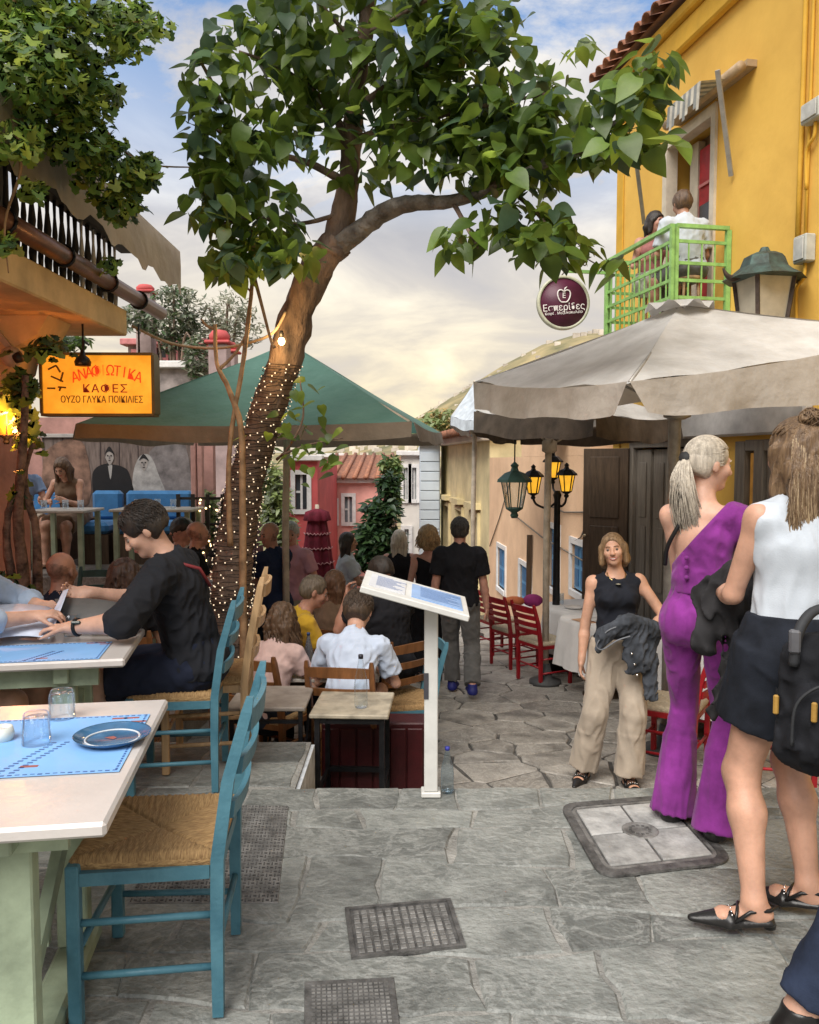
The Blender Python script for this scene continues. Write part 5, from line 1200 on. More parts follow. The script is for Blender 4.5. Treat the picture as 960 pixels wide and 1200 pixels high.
p = at(800, 775, 6.0); t = clothed('white-clothed table behind the smiling woman\'s elbow', p.x+.42, 6.55, .36, True); t['short'] = 'clothed table behind the elbow'; serve(t, .76, [('g', -.25, -.2), ('g', -.2, -.05), ('g', -.1, -.2), ('p', .1, -.1)])
del_ = [o for o in bpy.data.objects if 'short' in o.keys()]
for o in del_: del o['short']
# cushion heap on the far chair, wooden crate under the round table
t = thing('cushion', 'orange and magenta cloth bundle on a red chair back', 'cushion', (at(615, 697, 9.6).x, 9.62, at(615, 703, 9.6).z-.07)); m = MB(); m.sphere((-.12, 0, .05), .10, 12, 8, (1.3, .8, .6)); m.build('orange_fold', M('orange_cloth', (.55, .16, .06), .8), t); m = MB(); m.sphere((.1, 0, .06), .11, 12, 8, (1.1, .8, .7)); m.build('magenta_fold', M('magenta_cloth', (.3, .03, .16), .8), t)
# ================================================================== PEOPLE: blended-distance bodies
V3 = lambda *a: np.array(a, np.float64)
def nrm(v): return v/(np.linalg.norm(v)+1e-9)
class Field:
    def __init__(s, res): s.p = []; s.res = res; s.noise = None; s.cuts = []; s.shift = 0.
    def ec(s, a, b, wa, da=None, wb=None, db=None, side=(1, 0, 0), k=.03, op='u', flat=False):
        da = wa if da is None else da; wb = wa if wb is None else wb; db = (da if wb == wa else da*wb/wa) if db is None else db
        s.p.append((np.asarray(a, float), np.asarray(b, float), wa, da, wb, db, nrm(np.asarray(side, float)), k, op, flat)); return s
    def ball(s, c, r, k=.03, op='u', side=(1, 0, 0), up=(0, 0, 1)):
        r = (r,)*3 if np.isscalar(r) else r; s.p.append(('e', np.asarray(c, float), r, nrm(np.asarray(side, float)), nrm(np.asarray(up, float)), k, op)); return s
    def solve(s):
        lo = np.full(3, 1e9); hi = np.full(3, -1e9)
        for q in s.p:
            op = q[6] if isinstance(q[0], str) else q[8]
            if op != 'u': continue
            if isinstance(q[0], str): R = max(q[2]); lo = np.minimum(lo, q[1]-R); hi = np.maximum(hi, q[1]+R)
            else:
                R = max(q[2:6]); lo = np.minimum(lo, np.minimum(q[0], q[1])-R); hi = np.maximum(hi, np.maximum(q[0], q[1])+R)
        lo -= .03+3*s.res+s.shift; hi += .03+3*s.res+s.shift
        n = np.ceil((hi-lo)/s.res).astype(int)+1
        G = np.full(n, 1., np.float32); ax = [lo[i]+np.arange(n[i])*s.res for i in range(3)]
        for q in s.p:
            if isinstance(q[0], str):
                _, c, r, sd, up, k, op = q; R = max(r); bl, bh = c-R, c+R
            else:
                a, b, wa, da, wb, db, sd, k, op, flat = q; R = max(wa, da, wb, db); bl, bh = np.minimum(a, b)-R, np.maximum(a, b)+R
            pad = k+3*s.res+s.shift
            i0 = np.clip(((bl-pad-lo)/s.res).astype(int), 0, n-1); i1 = np.clip(((bh+pad-lo)/s.res).astype(int)+1, 1, n)
            sl = tuple(slice(i0[i], i1[i]) for i in range(3))
            X = ax[0][sl[0]][:, None, None]; Y = ax[1][sl[1]][None, :, None]; Z = ax[2][sl[2]][None, None, :]
            if isinstance(q[0], str):
                dx, dy, dz = X-c[0], Y-c[1], Z-c[2]; u = up-sd*np.dot(up, sd); u = nrm(u); f = np.cross(u, sd)
                x = (dx*sd[0]+dy*sd[1]+dz*sd[2])/r[0]; y = (dx*f[0]+dy*f[1]+dz*f[2])/r[1]; z = (dx*u[0]+dy*u[1]+dz*u[2])/r[2]
                d = (np.sqrt(x*x+y*y+z*z)-1)*min(r)
            else:
                ab = b-a; L = np.linalg.norm(ab)+1e-9; ad = ab/L; s1 = sd-ad*np.dot(sd, ad)
                if np.linalg.norm(s1) < .05: s1 = np.cross(ad, [0, 1, 0]) if abs(ad[1]) < .9 else np.cross(ad, [1, 0, 0])
                s1 = nrm(s1); s2 = np.cross(ad, s1)
                dx, dy, dz = X-a[0], Y-a[1], Z-a[2]; t = dx*ad[0]+dy*ad[1]+dz*ad[2]; tc_ = np.clip(t/L, 0, 1)
                w = wa+(wb-wa)*tc_; dd = da+(db-da)*tc_; x = (dx*s1[0]+dy*s1[1]+dz*s1[2])/w; y = (dx*s2[0]+dy*s2[1]+dz*s2[2])/dd; mn = np.minimum(w, dd)
                if flat: d = np.maximum((np.sqrt(x*x+y*y)-1)*mn, np.abs(t-L/2)-L/2)
                else: zz = (t-tc_*L)/mn; d = (np.sqrt(x*x+y*y+zz*zz)-1)*mn
            g = G[sl]
            if op == 'u':
                h = np.clip(.5+.5*(g-d)/k, 0, 1); G[sl] = g+(d-g)*h-k*h*(1-h)
            else:
                h = np.clip(.5-.5*(g+d)/k, 0, 1); G[sl] = g+(-d-g)*h+k*h*(1-h)
        G -= s.shift
        X = ax[0][:, None, None]; Y = ax[1][None, :, None]; Z = ax[2][None, None, :]
        if s.noise is not None:
            near = np.argwhere(np.abs(G) < .06); P = lo+near*s.res; G[tuple(near.T)] += s.noise(P)
        for (p, nn) in s.cuts:
            nn = nrm(np.asarray(nn, float)); G = np.maximum(G, -((X-p[0])*nn[0]+(Y-p[1])*nn[1]+(Z-p[2])*nn[2])).astype(np.float32)
        return nets(G, lo, s.res)
def nets(G, lo, res):
    S = G < 0; c = S[:-1, :-1, :-1].astype(np.int8)
    tot = sum(S[i:G.shape[0]-1+i, j:G.shape[1]-1+j, k:G.shape[2]-1+k].astype(np.int8) for i in (0, 1) for j in (0, 1) for k in (0, 1))
    act = np.argwhere((tot > 0) & (tot < 8)); idx = np.full(tot.shape, -1, np.int64); idx[tuple(act.T)] = np.arange(len(act))
    cr = np.array([(i, j, k) for i in (0, 1) for j in (0, 1) for k in (0, 1)]); val = np.stack([G[tuple((act+o).T)] for o in cr], 1)
    acc = np.zeros((len(act), 3)); cnt = np.zeros(len(act))
    for a in range(8):
        for b in range(a+1, 8):
            if np.abs(cr[a]-cr[b]).sum() != 1: continue
            va, vb = val[:, a], val[:, b]; m = (va < 0) != (vb < 0); t = np.where(m, va/(va-vb+1e-12), 0)[:, None]
            acc += np.where(m[:, None], cr[a]+(cr[b]-cr[a])*t, 0); cnt += m
    V = lo+(act+acc/np.maximum(cnt, 1)[:, None])*res; Q = []
    for ax in range(3):
        u, w = (ax+1) % 3, (ax+2) % 3; sl0 = [slice(None)]*3; sl1 = [slice(None)]*3; sl0[ax] = slice(0, -1); sl1[ax] = slice(1, None)
        A, B = S[tuple(sl0)], S[tuple(sl1)]
        for flip, msk in ((False, A & ~B), (True, ~A & B)):
            e = np.argwhere(msk); e = e[(e[:, u] > 0) & (e[:, w] > 0)]
            if not len(e): continue
            du = np.zeros(3, int); du[u] = 1; dw = np.zeros(3, int); dw[w] = 1
            try: q = np.stack([idx[tuple((e-du-dw).T)], idx[tuple((e-dw).T)], idx[tuple(e.T)], idx[tuple((e-du).T)]], 1)
            except IndexError: continue
            Q.append(q[:, ::-1] if flip else q)
    Q = np.concatenate(Q); Q = Q[(Q >= 0).all(1)]
    return V, Q
def smoothV(V, Q, it=1, lam=.5):
    for _ in range(it):
        a = np.zeros_like(V); c = np.zeros(len(V))
        for i in range(4):
            for j in (1, 3): np.add.at(a, Q[:, i], V[Q[:, (i+j) % 4]]); np.add.at(c, Q[:, i], 1)
        V = V+(a/np.maximum(c, 1)[:, None]-V)*lam
    return V
def folds(seed, amp, freq=26., aniso=(1, 1, .55)):
    r = np.random.RandomState(seed); ks = r.normal(size=(9, 3))*np.array(aniso); ks = ks/np.linalg.norm(ks, axis=1, keepdims=True)*freq*3.0*r.uniform(.45, 1.7, (9, 1)); ph = r.uniform(0, 6, 9)
    def f(P):
        P2 = P+.035*np.sin(P[:, [1, 2, 0]]*11+seed); v = 0
        for i in range(9): v = v+np.sin(P2 @ ks[i]+ph[i])
        v = v/2.6; return (amp*1.25*(.6-np.exp(-1.6*v*v)*1.3)).astype(np.float32)
    return f
def rotm(x=0, y=0, z=0):
    return np.array((Matrix.Rotation(rad(z), 3, 'Z') @ Matrix.Rotation(rad(x), 3, 'X') @ Matrix.Rotation(rad(y), 3, 'Y')))
def ik(a, t, l1, l2, hint):
    d = t-a; L = np.linalg.norm(d); L2 = min(L, (l1+l2)*.998); d = d/L; t = a+d*L2
    x = (l1*l1-l2*l2+L2*L2)/(2*L2); h = sqrt(max(0, l1*l1-x*x)); hv = np.asarray(hint, float); hv = nrm(hv-d*np.dot(hv, d))
    return a+d*x+hv*h, t
def skinm(key, c): return M('skin_'+key, c, .48, .13, 9, .22, 160, spec=.35, sss=.12, bdist=.002)
def cloth(key, c, var=.1, rough=.9, **k): return M('cloth_'+key, c, rough, var, 7, .35, 240, sheen=(.12 if max(c) > .1 else .0), spec=.25, bdist=.0015, **k)
def hairm(key, c, c2): return M('hair_'+key, c, .42, .2, 24, .5, 120, spec=.5, col2=c2, stretch=(3, 3, .25), bdist=.004)
def mk(name, VQ, mat, parent, sm=1, mi=None):
    V, Q = VQ; V = smoothV(V, Q, sm); me = npmesh(name, V, Q, True, mi(V[Q].mean(1)) if mi else None); return link(name, me, mat, parent)
def human(label, loc, rz, H_=1.72, sex='m', pelvis=None, lean=(0, 0, 0), head=(0, 0, 0), hands=None, elbows=None, feet=None, knees=None, foot_yaw=(8, -8), palm=None, curl=(25, 25), hdir=None,
          skin=('fair', (.60, .36, .26)), res=.011, top=None, bottom=None, shoes=None, hair=None, shrug=0., bulk=1., seed=1, group=None, smile=False, feetless=False, extra=None):
    """local frame: faces +Y, right hand +X, floor z=0. hands/feet: targets {R:(x,y,z), L:(x,y,z)}"""
    s = H_/1.75; fem = sex == 'f'; t = thing('person', label, 'person', loc, rz, group); sm_ = skinm(*skin)
    P0 = V3(*(pelvis or (0, 0, .93*s))); Rt = rotm(-lean[0], lean[1], lean[2]); Rh_ = rotm(-lean[0]*.5, lean[1]*.5, lean[2]*.4)
    tx, ty, tz = Rt[:, 0], Rt[:, 1], Rt[:, 2]; px, py, pz2 = Rh_[:, 0], Rh_[:, 1], Rh_[:, 2]
    P1 = P0+pz2*.15*s; P2 = P1+tz*.20*s; P3 = P2+tz*.155*s          # waist, chest, neck base
    sw = (.155 if fem else .18)*s*(.5+.5*bulk); Sh = {'R': P2+tz*(.10+shrug)*s+tx*sw, 'L': P2+tz*(.10+shrug)*s-tx*sw}
    Rd = rotm(-head[0], head[2], head[1]); hx, hy, hz = Rd[:, 0], Rd[:, 1], Rd[:, 2]
    HS = s*(.97 if fem else 1.0); HC = P3+(tz*.035+hz*.125)*s+ty*.015*s+hy*.012*s
    hp = lambda x, y, z: HC+(hx*x+hy*y+hz*z)*HS
    hipw = .085*s; Hip = {'R': P0+px*hipw-pz2*.03*s, 'L': P0-px*hipw-pz2*.03*s}
    hands = hands or {}; feet = feet or {}; elbows = elbows or {}; knees = knees or {}; palm = palm or {}; hdir = hdir or {}
    Kn, An, El, Wr = {}, {}, {}, {}
    for sd, sg in (('R', 1), ('L', -1)):
        ft = V3(*feet.get(sd, (sg*.10*s, 0, .085*s))); Kn[sd], An[sd] = ik(Hip[sd], ft, .43*s, .42*s, knees.get(sd, (sg*.08, 1, .05)))
        ht = V3(*hands.get(sd, (sg*(sw+.09), .03, P0[2]-.06*s))); El[sd], Wr[sd] = ik(Sh[sd], ht, .295*s, .25*s, elbows.get(sd, (sg*.35, -1, -.2)))
    B = bulk
    def torso(f, g=0., hips=True):
        f.ec(P0-px*.055*s, P0+px*.055*s, (.105*s*B)+g, side=py, k=.05)
        f.ec(P0-pz2*.02*s, P1, (.165 if fem else .158)*s*B+g, .108*s*B+g, (.118 if fem else .142)*s*B+g, .090*s*B+g, side=px, k=.03)
        f.ec(P1, P2, (.118 if fem else .142)*s*B+g, .090*s*B+g, (.138 if fem else .160)*s*B+g, .104*s*B+g, side=tx, k=.03)
        f.ec(P2, P2+tz*.07*s, (.138 if fem else .160)*s*B+g, .100*s*B+g, (.118 if fem else .138)*s*B+g, .075*s*B+g, side=tx, k=.03)
        f.ec(Sh['L']+tx*.02*s-tz*.012*s, Sh['R']-tx*.02*s-tz*.012*s, .044*s*B+g, side=ty, k=.035)
        f.ec(P3-tz*.055*s, P3-tz*.0*s, .085*s+g, .062*s+g, .052*s+g, .052*s+g, side=tx, k=.05)
        if fem:
            for sg in (-1, 1): f.ball(P2-tz*.005*s+ty*.088*s+tx*.062*s*sg, .052*s+g, k=.045)
        for sg in (-1, 1): f.ball(P0-pz2*.03*s-py*.055*s+px*.06*s*sg, (.092 if fem else .082)*s*B+g, k=.05)
    def arm(f, sd, g=0., fu=1., ff=1., flat=False, flare=0.):
        a, e, w = Sh[sd], El[sd], Wr[sd]; k = .02 if flat else .035; AB = B*(.9 if fem else 1)
        f.ball(a-tz*.010*s, .045*s*AB+g, k=.035)
        if fu > 0: f.ec(a, a+(e-a)*fu, .047*s*AB+g, wb=((.047-.009*fu)*s*AB+g+flare), k=k, flat=False) if not (flat and ff <= 0) else f.ec(a, a+(e-a)*fu, .047*s*AB+g, wb=((.047-.008*fu)*s*AB+g+flare), k=k, flat=True)
        if ff > 0:
            f.ec(e, e+(w-e)*.3*min(1, ff/.3), .039*s*AB+g, wb=.040*s*AB+g, k=.012)
            f.ec(e+(w-e)*.3, e+(w-e)*ff, .042*s*AB+g, wb=(.042-.016*ff)*s*AB+g+flare, k=.015, flat=flat) if ff > .3 else None
    def hand(f, sd):
        sg = 1 if sd == 'R' else -1; w = Wr[sd]; fd = nrm(w-El[sd]); d = nrm(V3(*hdir[sd])) if sd in hdir else fd
        pn = V3(*palm.get(sd, (-sg, .1, 0))); pn = nrm(pn-d*np.dot(pn, d)); th = np.cross(pn, d)*(1 if sd == 'R' else -1)   # towards the thumb
        q = s*(.93 if fem else 1)
        f.ec(w-fd*.02*q, w+d*.03*q, .026*q, .021*q, .034*q, .017*q, side=th, k=.02); f.ec(w+d*.03*q, w+d*.078*q, .034*q, .016*q, .037*q, .0135*q, side=th, k=.015)
        c = curl[0 if sd == 'R' else 1]
        for i, (o, L) in enumerate(((.028, .070), (.0095, .078), (-.0095, .073), (-.027, .058))):
            p = w+d*(.082-.004*abs(i-1.3))*q+th*o*q; dd = d+th*(.10-.07*i)*.6
            for j, (fr, rr) in enumerate(((.45, .0088), (.32, .0080), (.23, .0070))):
                ang = rad(c*(.6+.5*j)); dd = nrm(dd*cos(ang)+pn*sin(ang)); p2 = p+dd*L*fr*q; f.ec(p, p2, rr*q, wb=rr*.93*q, k=.004); p = p2
        p = w+d*.028*q+th*.028*q; dd = nrm(d*.72+th*.62+pn*.30)
        for (L, rr) in ((.038, .0115), (.028, .0098), (.024, .0085)):
            p2 = p+dd*L*q; f.ec(p, p2, rr*q, wb=rr*.92*q, k=.008); p = p2; dd = nrm(dd+d*.25+pn*.12*(c/25))
    def leg(f, sd, g=0., ft_=1., fs=1., flat=False, flare=0., gk=None, kk=.035):
        h, k_, a = Hip[sd], Kn[sd], An[sd]; LB = B*(1.04 if fem else 1.0); gk = g if gk is None else gk
        f.ec(h, h+(k_-h)*ft_, .092*s*LB+g, wb=(.092-.036*ft_)*s*LB+(g+(gk-g)*ft_)+(flare if fs <= 0 else 0), k=kk, flat=False) if not (flat and fs <= 0) else f.ec(h, h+(k_-h)*ft_, .092*s*LB+g, wb=(.092-.036*ft_)*s*LB+g+flare, k=.03, flat=True)
        if fs > 0:
            m_ = k_+(a-k_)*.32; back = nrm(np.cross(px, a-k_))
            if np.dot(back, py) > 0: back = -back
            f.ec(k_, m_+back*.012*s, .054*s*LB+gk, wb=.056*s*LB+gk+flare*.2, k=kk); e_ = k_+(a-k_)*fs
            f.ec(m_+back*.012*s, e_, .056*s*LB+gk+flare*.2, wb=(.056-.022*fs)*s*LB+gk+flare, k=kk, flat=flat)
    def foot(f, sd, g=0., heel=0., slim=0.):
        sg = 1 if sd == 'R' else -1; y = rad(foot_yaw[0 if sd == 'R' else 1]); fd = V3(-sin(-y), cos(y), 0); a = An[sd]; fl = a[2]-.085*s
        z0 = fl+.030*s+heel
        f.ec(a-fd*.035*s+V3(0, 0, z0-a[2]), a+fd*.10*s+V3(0, 0, z0-a[2]-heel*.6), (.030*s+g), .028*s+g, .040*s+g-slim, .024*s+g-slim*.6, side=(fd[1], -fd[0], 0), k=.02)
        f.ec(a+fd*.10*s+V3(0, 0, z0-a[2]-heel*.6), a+fd*.165*s+V3(0, 0, fl+.018*s-a[2]), .040*s+g-slim, .022*s+g-slim*.6, .034*s+g-slim*1.3, .015*s+g-slim*.5, side=(fd[1], -fd[0], 0), k=.02)
        f.ec(a, a-fd*.01*s+V3(0, 0, z0-a[2]), .036*s+g, wb=.034*s+g, k=.03); return fd, fl
    # ---- body
    f = Field(res); torso(f)
    for sd in 'RL': arm(f, sd); leg(f, sd); foot(f, sd, heel=(shoes or {}).get('heel', 0), slim=.010 if (shoes or {}).get('closed') else 0)
    f.ec(P3-tz*.03*s, hp(0, -.012, -.055), .056*s if not fem else .047*s, wb=.054*s if not fem else .046*s, k=.03)
    f.ball(hp(0, -.012, .032), (.075*HS, .095*HS, .086*HS), k=.02, side=hx, up=hz); f.ball(hp(0, .022, -.040), (.058*HS, .066*HS, .074*HS), k=.03, side=hx, up=hz)
    f.ball(hp(0, .066, -.092), (.024*HS, .020*HS, .018*HS), k=.025, side=hx, up=hz); f.ec(hp(-.028, .082, .022), hp(.028, .082, .022), .012*HS, side=hz, k=.015)
    for sg in (-1, 1):
        f.ball(hp(sg*.036, .064, -.024), .026*HS, k=.02); f.ball(hp(sg*.031, .101, -.002), .0125*HS, k=.010, op='s')
        f.ball(hp(sg*.080, -.008, -.010), (.010*HS, .019*HS, .031*HS), k=.008, side=hx, up=hz); f.ball(hp(sg*.010, .104, -.034), .0095*HS, k=.008)
    f.ec(hp(0, .092, .008), hp(0, .112, -.030), .0085*HS, wb=.0125*HS, k=.012); f.ball(hp(0, .088, -.060), (.022*HS, .010*HS, .0095*HS), k=.008, side=hx, up=hz)
    for sd in 'RL': hand(f, sd)
    lip = MC.get('lips') or M('lips', (.42, .13, .11), .4, .05, 20, 0)
    hairmat = hair['mat'] if hair else None
    stub = M('scalp_'+(skin[0]), tuple(c*.66 for c in skin[1]), .6, .25, 30, .2)
    def mi(C):
        D = C-HC; x, y, z = D @ hx/HS, D @ hy/HS, D @ hz/HS
        r = np.zeros(len(C), np.int32); r[(np.abs(x) < .024) & (np.abs(z+.060) < .009) & (y > .08) & (not smile)] = 1
        if hair and hair.get('style') == 'fringe': 
            dn = np.stack([x, y, z], 1); dn /= np.linalg.norm(dn, axis=1, keepdims=True)+1e-9; r[(dn[:, 2]+.35*dn[:, 1] < .20) & (dn[:, 1] < .20-.3*dn[:, 2]) & (z > -.062) & (np.abs(x) < .12) & (y > -.13)] = 2
        return r
    mk('body', f.solve(), [sm_, lip, stub], t, 1, mi)
    # ---- face details
    for sg in (-1, 1):
        m = MB(); c = hp(sg*.031, .0825, -.001); m.sphere(Vector(c), .0112*HS, 10, 8); m.build('eye', M('eye_white', (.20, .16, .135), .25, .02, 5, 0), t)
        m = MB(); m.sphere(Vector(hp(sg*.031, .0875, -.001)), .0072*HS, 8, 6); m.build('iris', M('iris', (.05, .03, .02), .2, .02, 5, 0), t)
        m = MB(); m.tube([Vector(hp(sg*x, y, z)) for x, y, z in ((.014, .097, .019), (.030, .095, .024), (.046, .082, .018))], [.0028*HS, .0034*HS, .0016*HS], 5); m.build('eyebrow', hairmat or blackm, t)
    if smile:
        J = 10; up_, lo_, mid_ = [], [], []
        for j in range(J+1):
            u = -1+2*j/J; yy = .0985-.020*u*u; up_.append(hp(u*.033, yy-.004*u*u, -.0585+.0085*u*u)); lo_.append(hp(u*.033, yy-.004*u*u-.003*(1-u*u), -.0585+.0085*u*u-.0135*(1-u*u)))
        for nm, a, b, mt in (('teeth', 0., .66, M('teeth', (.80, .77, .70), .3, .02, 5, 0)), ('mouth', .66, 1., M('mouth_dark', (.20, .04, .04), .5, .02, 5, 0))):
            m = MB(); vs = []
            for A_, B_ in zip(up_, lo_): vs += [Vector(A_+(B_-A_)*a), Vector(A_+(B_-A_)*b)]
            m.add(vs, [(2*k, 2*k+1, 2*k+3, 2*k+2) for k in range(J)], True); m.build(nm, mt, t)
        for nm, c_, r_ in (('upper_lip', up_, .0026), ('lower_lip', lo_, .0034)): m = MB(); m.tube([Vector(q) for q in c_], [r_*(.45+.55*(1-(-1+2*k/J)**2)) for k in range(J+1)], 6); m.build(nm, lip, t)
    # ---- clothes
    if top:
        f = Field(res); g = top.get('g', .013)
        torso(f, g); fu, ff = top.get('sleeve', (.55, 0))
        for sd in 'RL':
            if sd in top.get('bare', ''): continue
            if fu > 0: arm(f, sd, g+.004, fu, ff, True, top.get('flare', .008))
        if top.get('collar'): f.ec(P3-tz*.03*s, P3+tz*.028*s, .066*s, wb=.058*s, k=.015, flat=True)
        f.noise = folds(seed, top.get('amp', .005), top.get('freq', 24.))
        if not top.get('collar'): f.ball(P3+tz*.045*s+ty*top.get('neck_y', .015)*s, top.get('neck', .078)*s, k=.006, op='s')
        else: f.ec(P3-tz*.05*s, P3+tz*.08*s, .054*s, k=.006, op='s')
        if fu <= 0:
            for sd, sg in (('R', 1), ('L', -1)): f.ball(Sh[sd]+tx*sg*top.get('arm_o', .055)*s-tz*.01*s, (.052*s, .105*s, .10*s), k=.008, op='s', side=tx, up=tz)
        hem = top.get('hem', -.02); f.cuts.append((P0+pz2*hem*s, pz2))
        for (p, nn) in top.get('cuts', []): f.cuts.append((P2+tx*p[0]*s+ty*p[1]*s+tz*p[2]*s, tx*nn[0]+ty*nn[1]+tz*nn[2]))
        mk(top.get('name', 'shirt'), f.solve(), top['mat'], t)
    if bottom:
        f = Field(res); g = bottom.get('g', .014); ty_ = bottom['type']; fl = bottom.get('flare', .02)
        f.ec(P0-px*.055*s, P0+px*.055*s, .107*s*B+g, side=py, k=.05); f.ec(P0-pz2*.02*s, P1-pz2*.01*s, (.166 if fem else .16)*s*B+g, .11*s*B+g, (.132 if fem else .148)*s*B+g, .098*s*B+g, side=px, k=.04)
        for sg in (-1, 1): f.ball(P0-pz2*.03*s-py*.055*s+px*.06*s*sg, (.093 if fem else .083)*s*B+g, k=.05)
        for sd in 'RL':
            if ty_ == 'pants': leg(f, sd, g, 1, bottom.get('len', .97), True, fl, bottom.get('gk'), .012)
            elif ty_ == 'shorts': leg(f, sd, g, bottom.get('len', .75), 0, True, fl)
        if ty_ == 'skirt':
            L_ = bottom.get('len', .34)*s; e = (Kn['R']+Kn['L'])/2; dd = nrm(e-P0); f.ec(P0-pz2*.0, P0+dd*L_, .185*s+g, .13*s+g, .185*s+g+fl, .145*s+g+fl, side=px, k=.03, flat=True)
        f.noise = folds(seed+7, bottom.get('amp', .005), bottom.get('freq', 20.), (1, 1, bottom.get('an', .5))); f.cuts.append((P0+pz2*(bottom.get('waist', .11) if bottom.get('over') or not top or P0[2] < .8*s else min(bottom.get('waist', .11), top.get('hem', -.02)+.035))*s, -pz2))
        mk(bottom.get('name', 'trousers'), f.solve(), bottom['mat'], t)
    if shoes and not feetless:
        for sd in 'RL':
            if shoes['type'] == 'sandal':
                y = rad(foot_yaw[0 if sd == 'R' else 1]); fd = V3(-sin(-y), cos(y), 0); a = An[sd]; fl_ = a[2]-.085*s; rt = V3(fd[1], -fd[0], 0)
                f = Field(.006); hl = shoes.get('heel', .0); bz_ = V3(a[0], a[1], fl_)
                f.ec(bz_+fd*.085*s+V3(0, 0, .012), bz_+fd*.20*s+V3(0, 0, .010), .040*s, .010, .012*s, .006, side=rt, k=.01); f.ec(bz_-fd*.055*s+V3(0, 0, .008+hl), bz_+fd*.09*s+V3(0, 0, .010), .030*s, .007, .038*s, .007, side=rt, k=.01)
                if shoes.get('closed'): f.ec(bz_+fd*.080*s+V3(0, 0, .022+hl*.2), bz_+fd*.205*s+V3(0, 0, .013), .046*s, .033*s, .013*s, .010*s, side=rt, k=.01); f.ec(bz_-fd*.05*s+V3(0, 0, .016+hl), bz_+fd*.08*s+V3(0, 0, .018+hl*.3), .036*s, .014, .044*s, .018, side=rt, k=.012)
                if hl: f.ec(bz_-fd*.05*s+V3(0, 0, .0), bz_-fd*.05*s+V3(0, 0, hl+.004), .026*s, .022*s, side=rt, flat=True, k=.004)
                mk('shoe', f.solve(), shoes['mat'], t)
                if shoes.get('closed'):
                    m = MB(); z_ = fl_+.052*s+hl
                    m.tube([Vector(bz_+fd*.07*s+rt*.042*s+V3(0, 0, .03)), Vector(bz_+fd*.02*s+rt*.040*s+V3(0, 0, .05+hl)), Vector(bz_-fd*.045*s+rt*.028*s+V3(0, 0, .055+hl)), Vector(bz_-fd*.073*s+V3(0, 0, .056+hl)), Vector(bz_-fd*.045*s-rt*.028*s+V3(0, 0, .055+hl)), Vector(bz_+fd*.02*s-rt*.040*s+V3(0, 0, .05+hl)), Vector(bz_+fd*.07*s-rt*.042*s+V3(0, 0, .03))], .0065, 6); m.build('ankle_strap', shoes['mat'], t)
                    m = MB(); m.tube([Vector(bz_+fd*.05*s+rt*.045*s+V3(0, 0, .02)), Vector(bz_+fd*.045*s+rt*.03*s+V3(0, 0, .064)), Vector(bz_+fd*.06*s-rt*.03*s+V3(0, 0, .064)), Vector(bz_+fd*.07*s-rt*.045*s+V3(0, 0, .02))], .0055, 6); m.build('instep_strap', shoes['mat'], t)
                    for kk in range(5): m = MB(); m.sphere(Vector(bz_+fd*.075*s+rt*(.03-.015*kk)*s+V3(0, 0, .056-.004*abs(kk-2))), .0045, 6, 5); m.build('stud', M('stud', (.8, .8, .8), .2, metal=1.), t)
            else:
                f = Field(max(.008, res*.8)); fd, fl_ = foot(f, sd, .010); f.cuts.append((V3(0, 0, fl_+.004), V3(0, 0, 1))); f.cuts.append((An[sd]+V3(0, 0, .02), V3(0, 0, -1)))
                mk('shoe', f.solve(), shoes['mat'], t)
                f = Field(.008); a = An[sd]; bz_ = V3(a[0], a[1], fl_); rt = V3(fd[1], -fd[0], 0)
                f.ec(bz_-fd*.04*s+V3(0, 0, .012), bz_+fd*.15*s+V3(0, 0, .012), .040*s, .012, .044*s, .012, side=rt, k=.01); mk('sole', f.solve(), shoes.get('sole', M('sole_white', (.6, .6, .6), .6)), t)
    # ---- hair
    if hair and hair.get('style') not in (None, 'fringe'):
        st = hair['style']; f = Field(min(res, .009)); th = hair.get('th', .012)*HS
        f.ball(hp(0, -.014, .034), (.076*HS+th, .096*HS+th, .087*HS+th), k=.02, side=hx, up=hz)
        f.ball(hp(0, -.045, -.01), (.068*HS+th, .058*HS+th, .062*HS+th), k=.03, side=hx, up=hz)
        f.noise = folds(seed+3, hair.get('amp', .004), hair.get('freq', 30.), (1, 1, .25))
        fr = hair.get('front', 0.); L = hair.get('len', 0.)
        if L:
            for o in (-.055, 0, .055): f.ec(hp(o, -.05, -.02), hp(o*1.15, -.075, -.06)*.5+(hp(o*1.15, -.05, -.06))*.5, .04*HS, wb=.042*HS, k=.03); f.ec(hp(o*1.15, -.065, -.06), hp(o*1.15, -.065, -.06)-V3(0, 0, L*.8)-ty*.02, .042*HS, .034*HS, .030*HS, .022*HS, side=hx, k=.03)
            for sg in (-1, 1): f.ec(hp(sg*.078, .005, .02), hp(sg*.085, .0, -.06)-V3(0, 0, L*.45), .026*HS, .034*HS, .022*HS, .028*HS, side=hx, k=.02)
        f.ball(hp(0, .097, -.030+fr), (.064*HS, .074*HS, .088*HS), k=.012, op='s', side=hx, up=hz)
        if not L:
            for sg in (-1, 1): f.ball(hp(sg*.085, .03, -.05), (.04*HS, .055*HS, .055*HS), k=.01, op='s', side=hx, up=hz)
            f.cuts.append((V3(*hp(0, -.05, hair.get('nape', -.075))), hz+hy*.5))
        mk('hair', f.solve(), hair['mat'], t, 1)
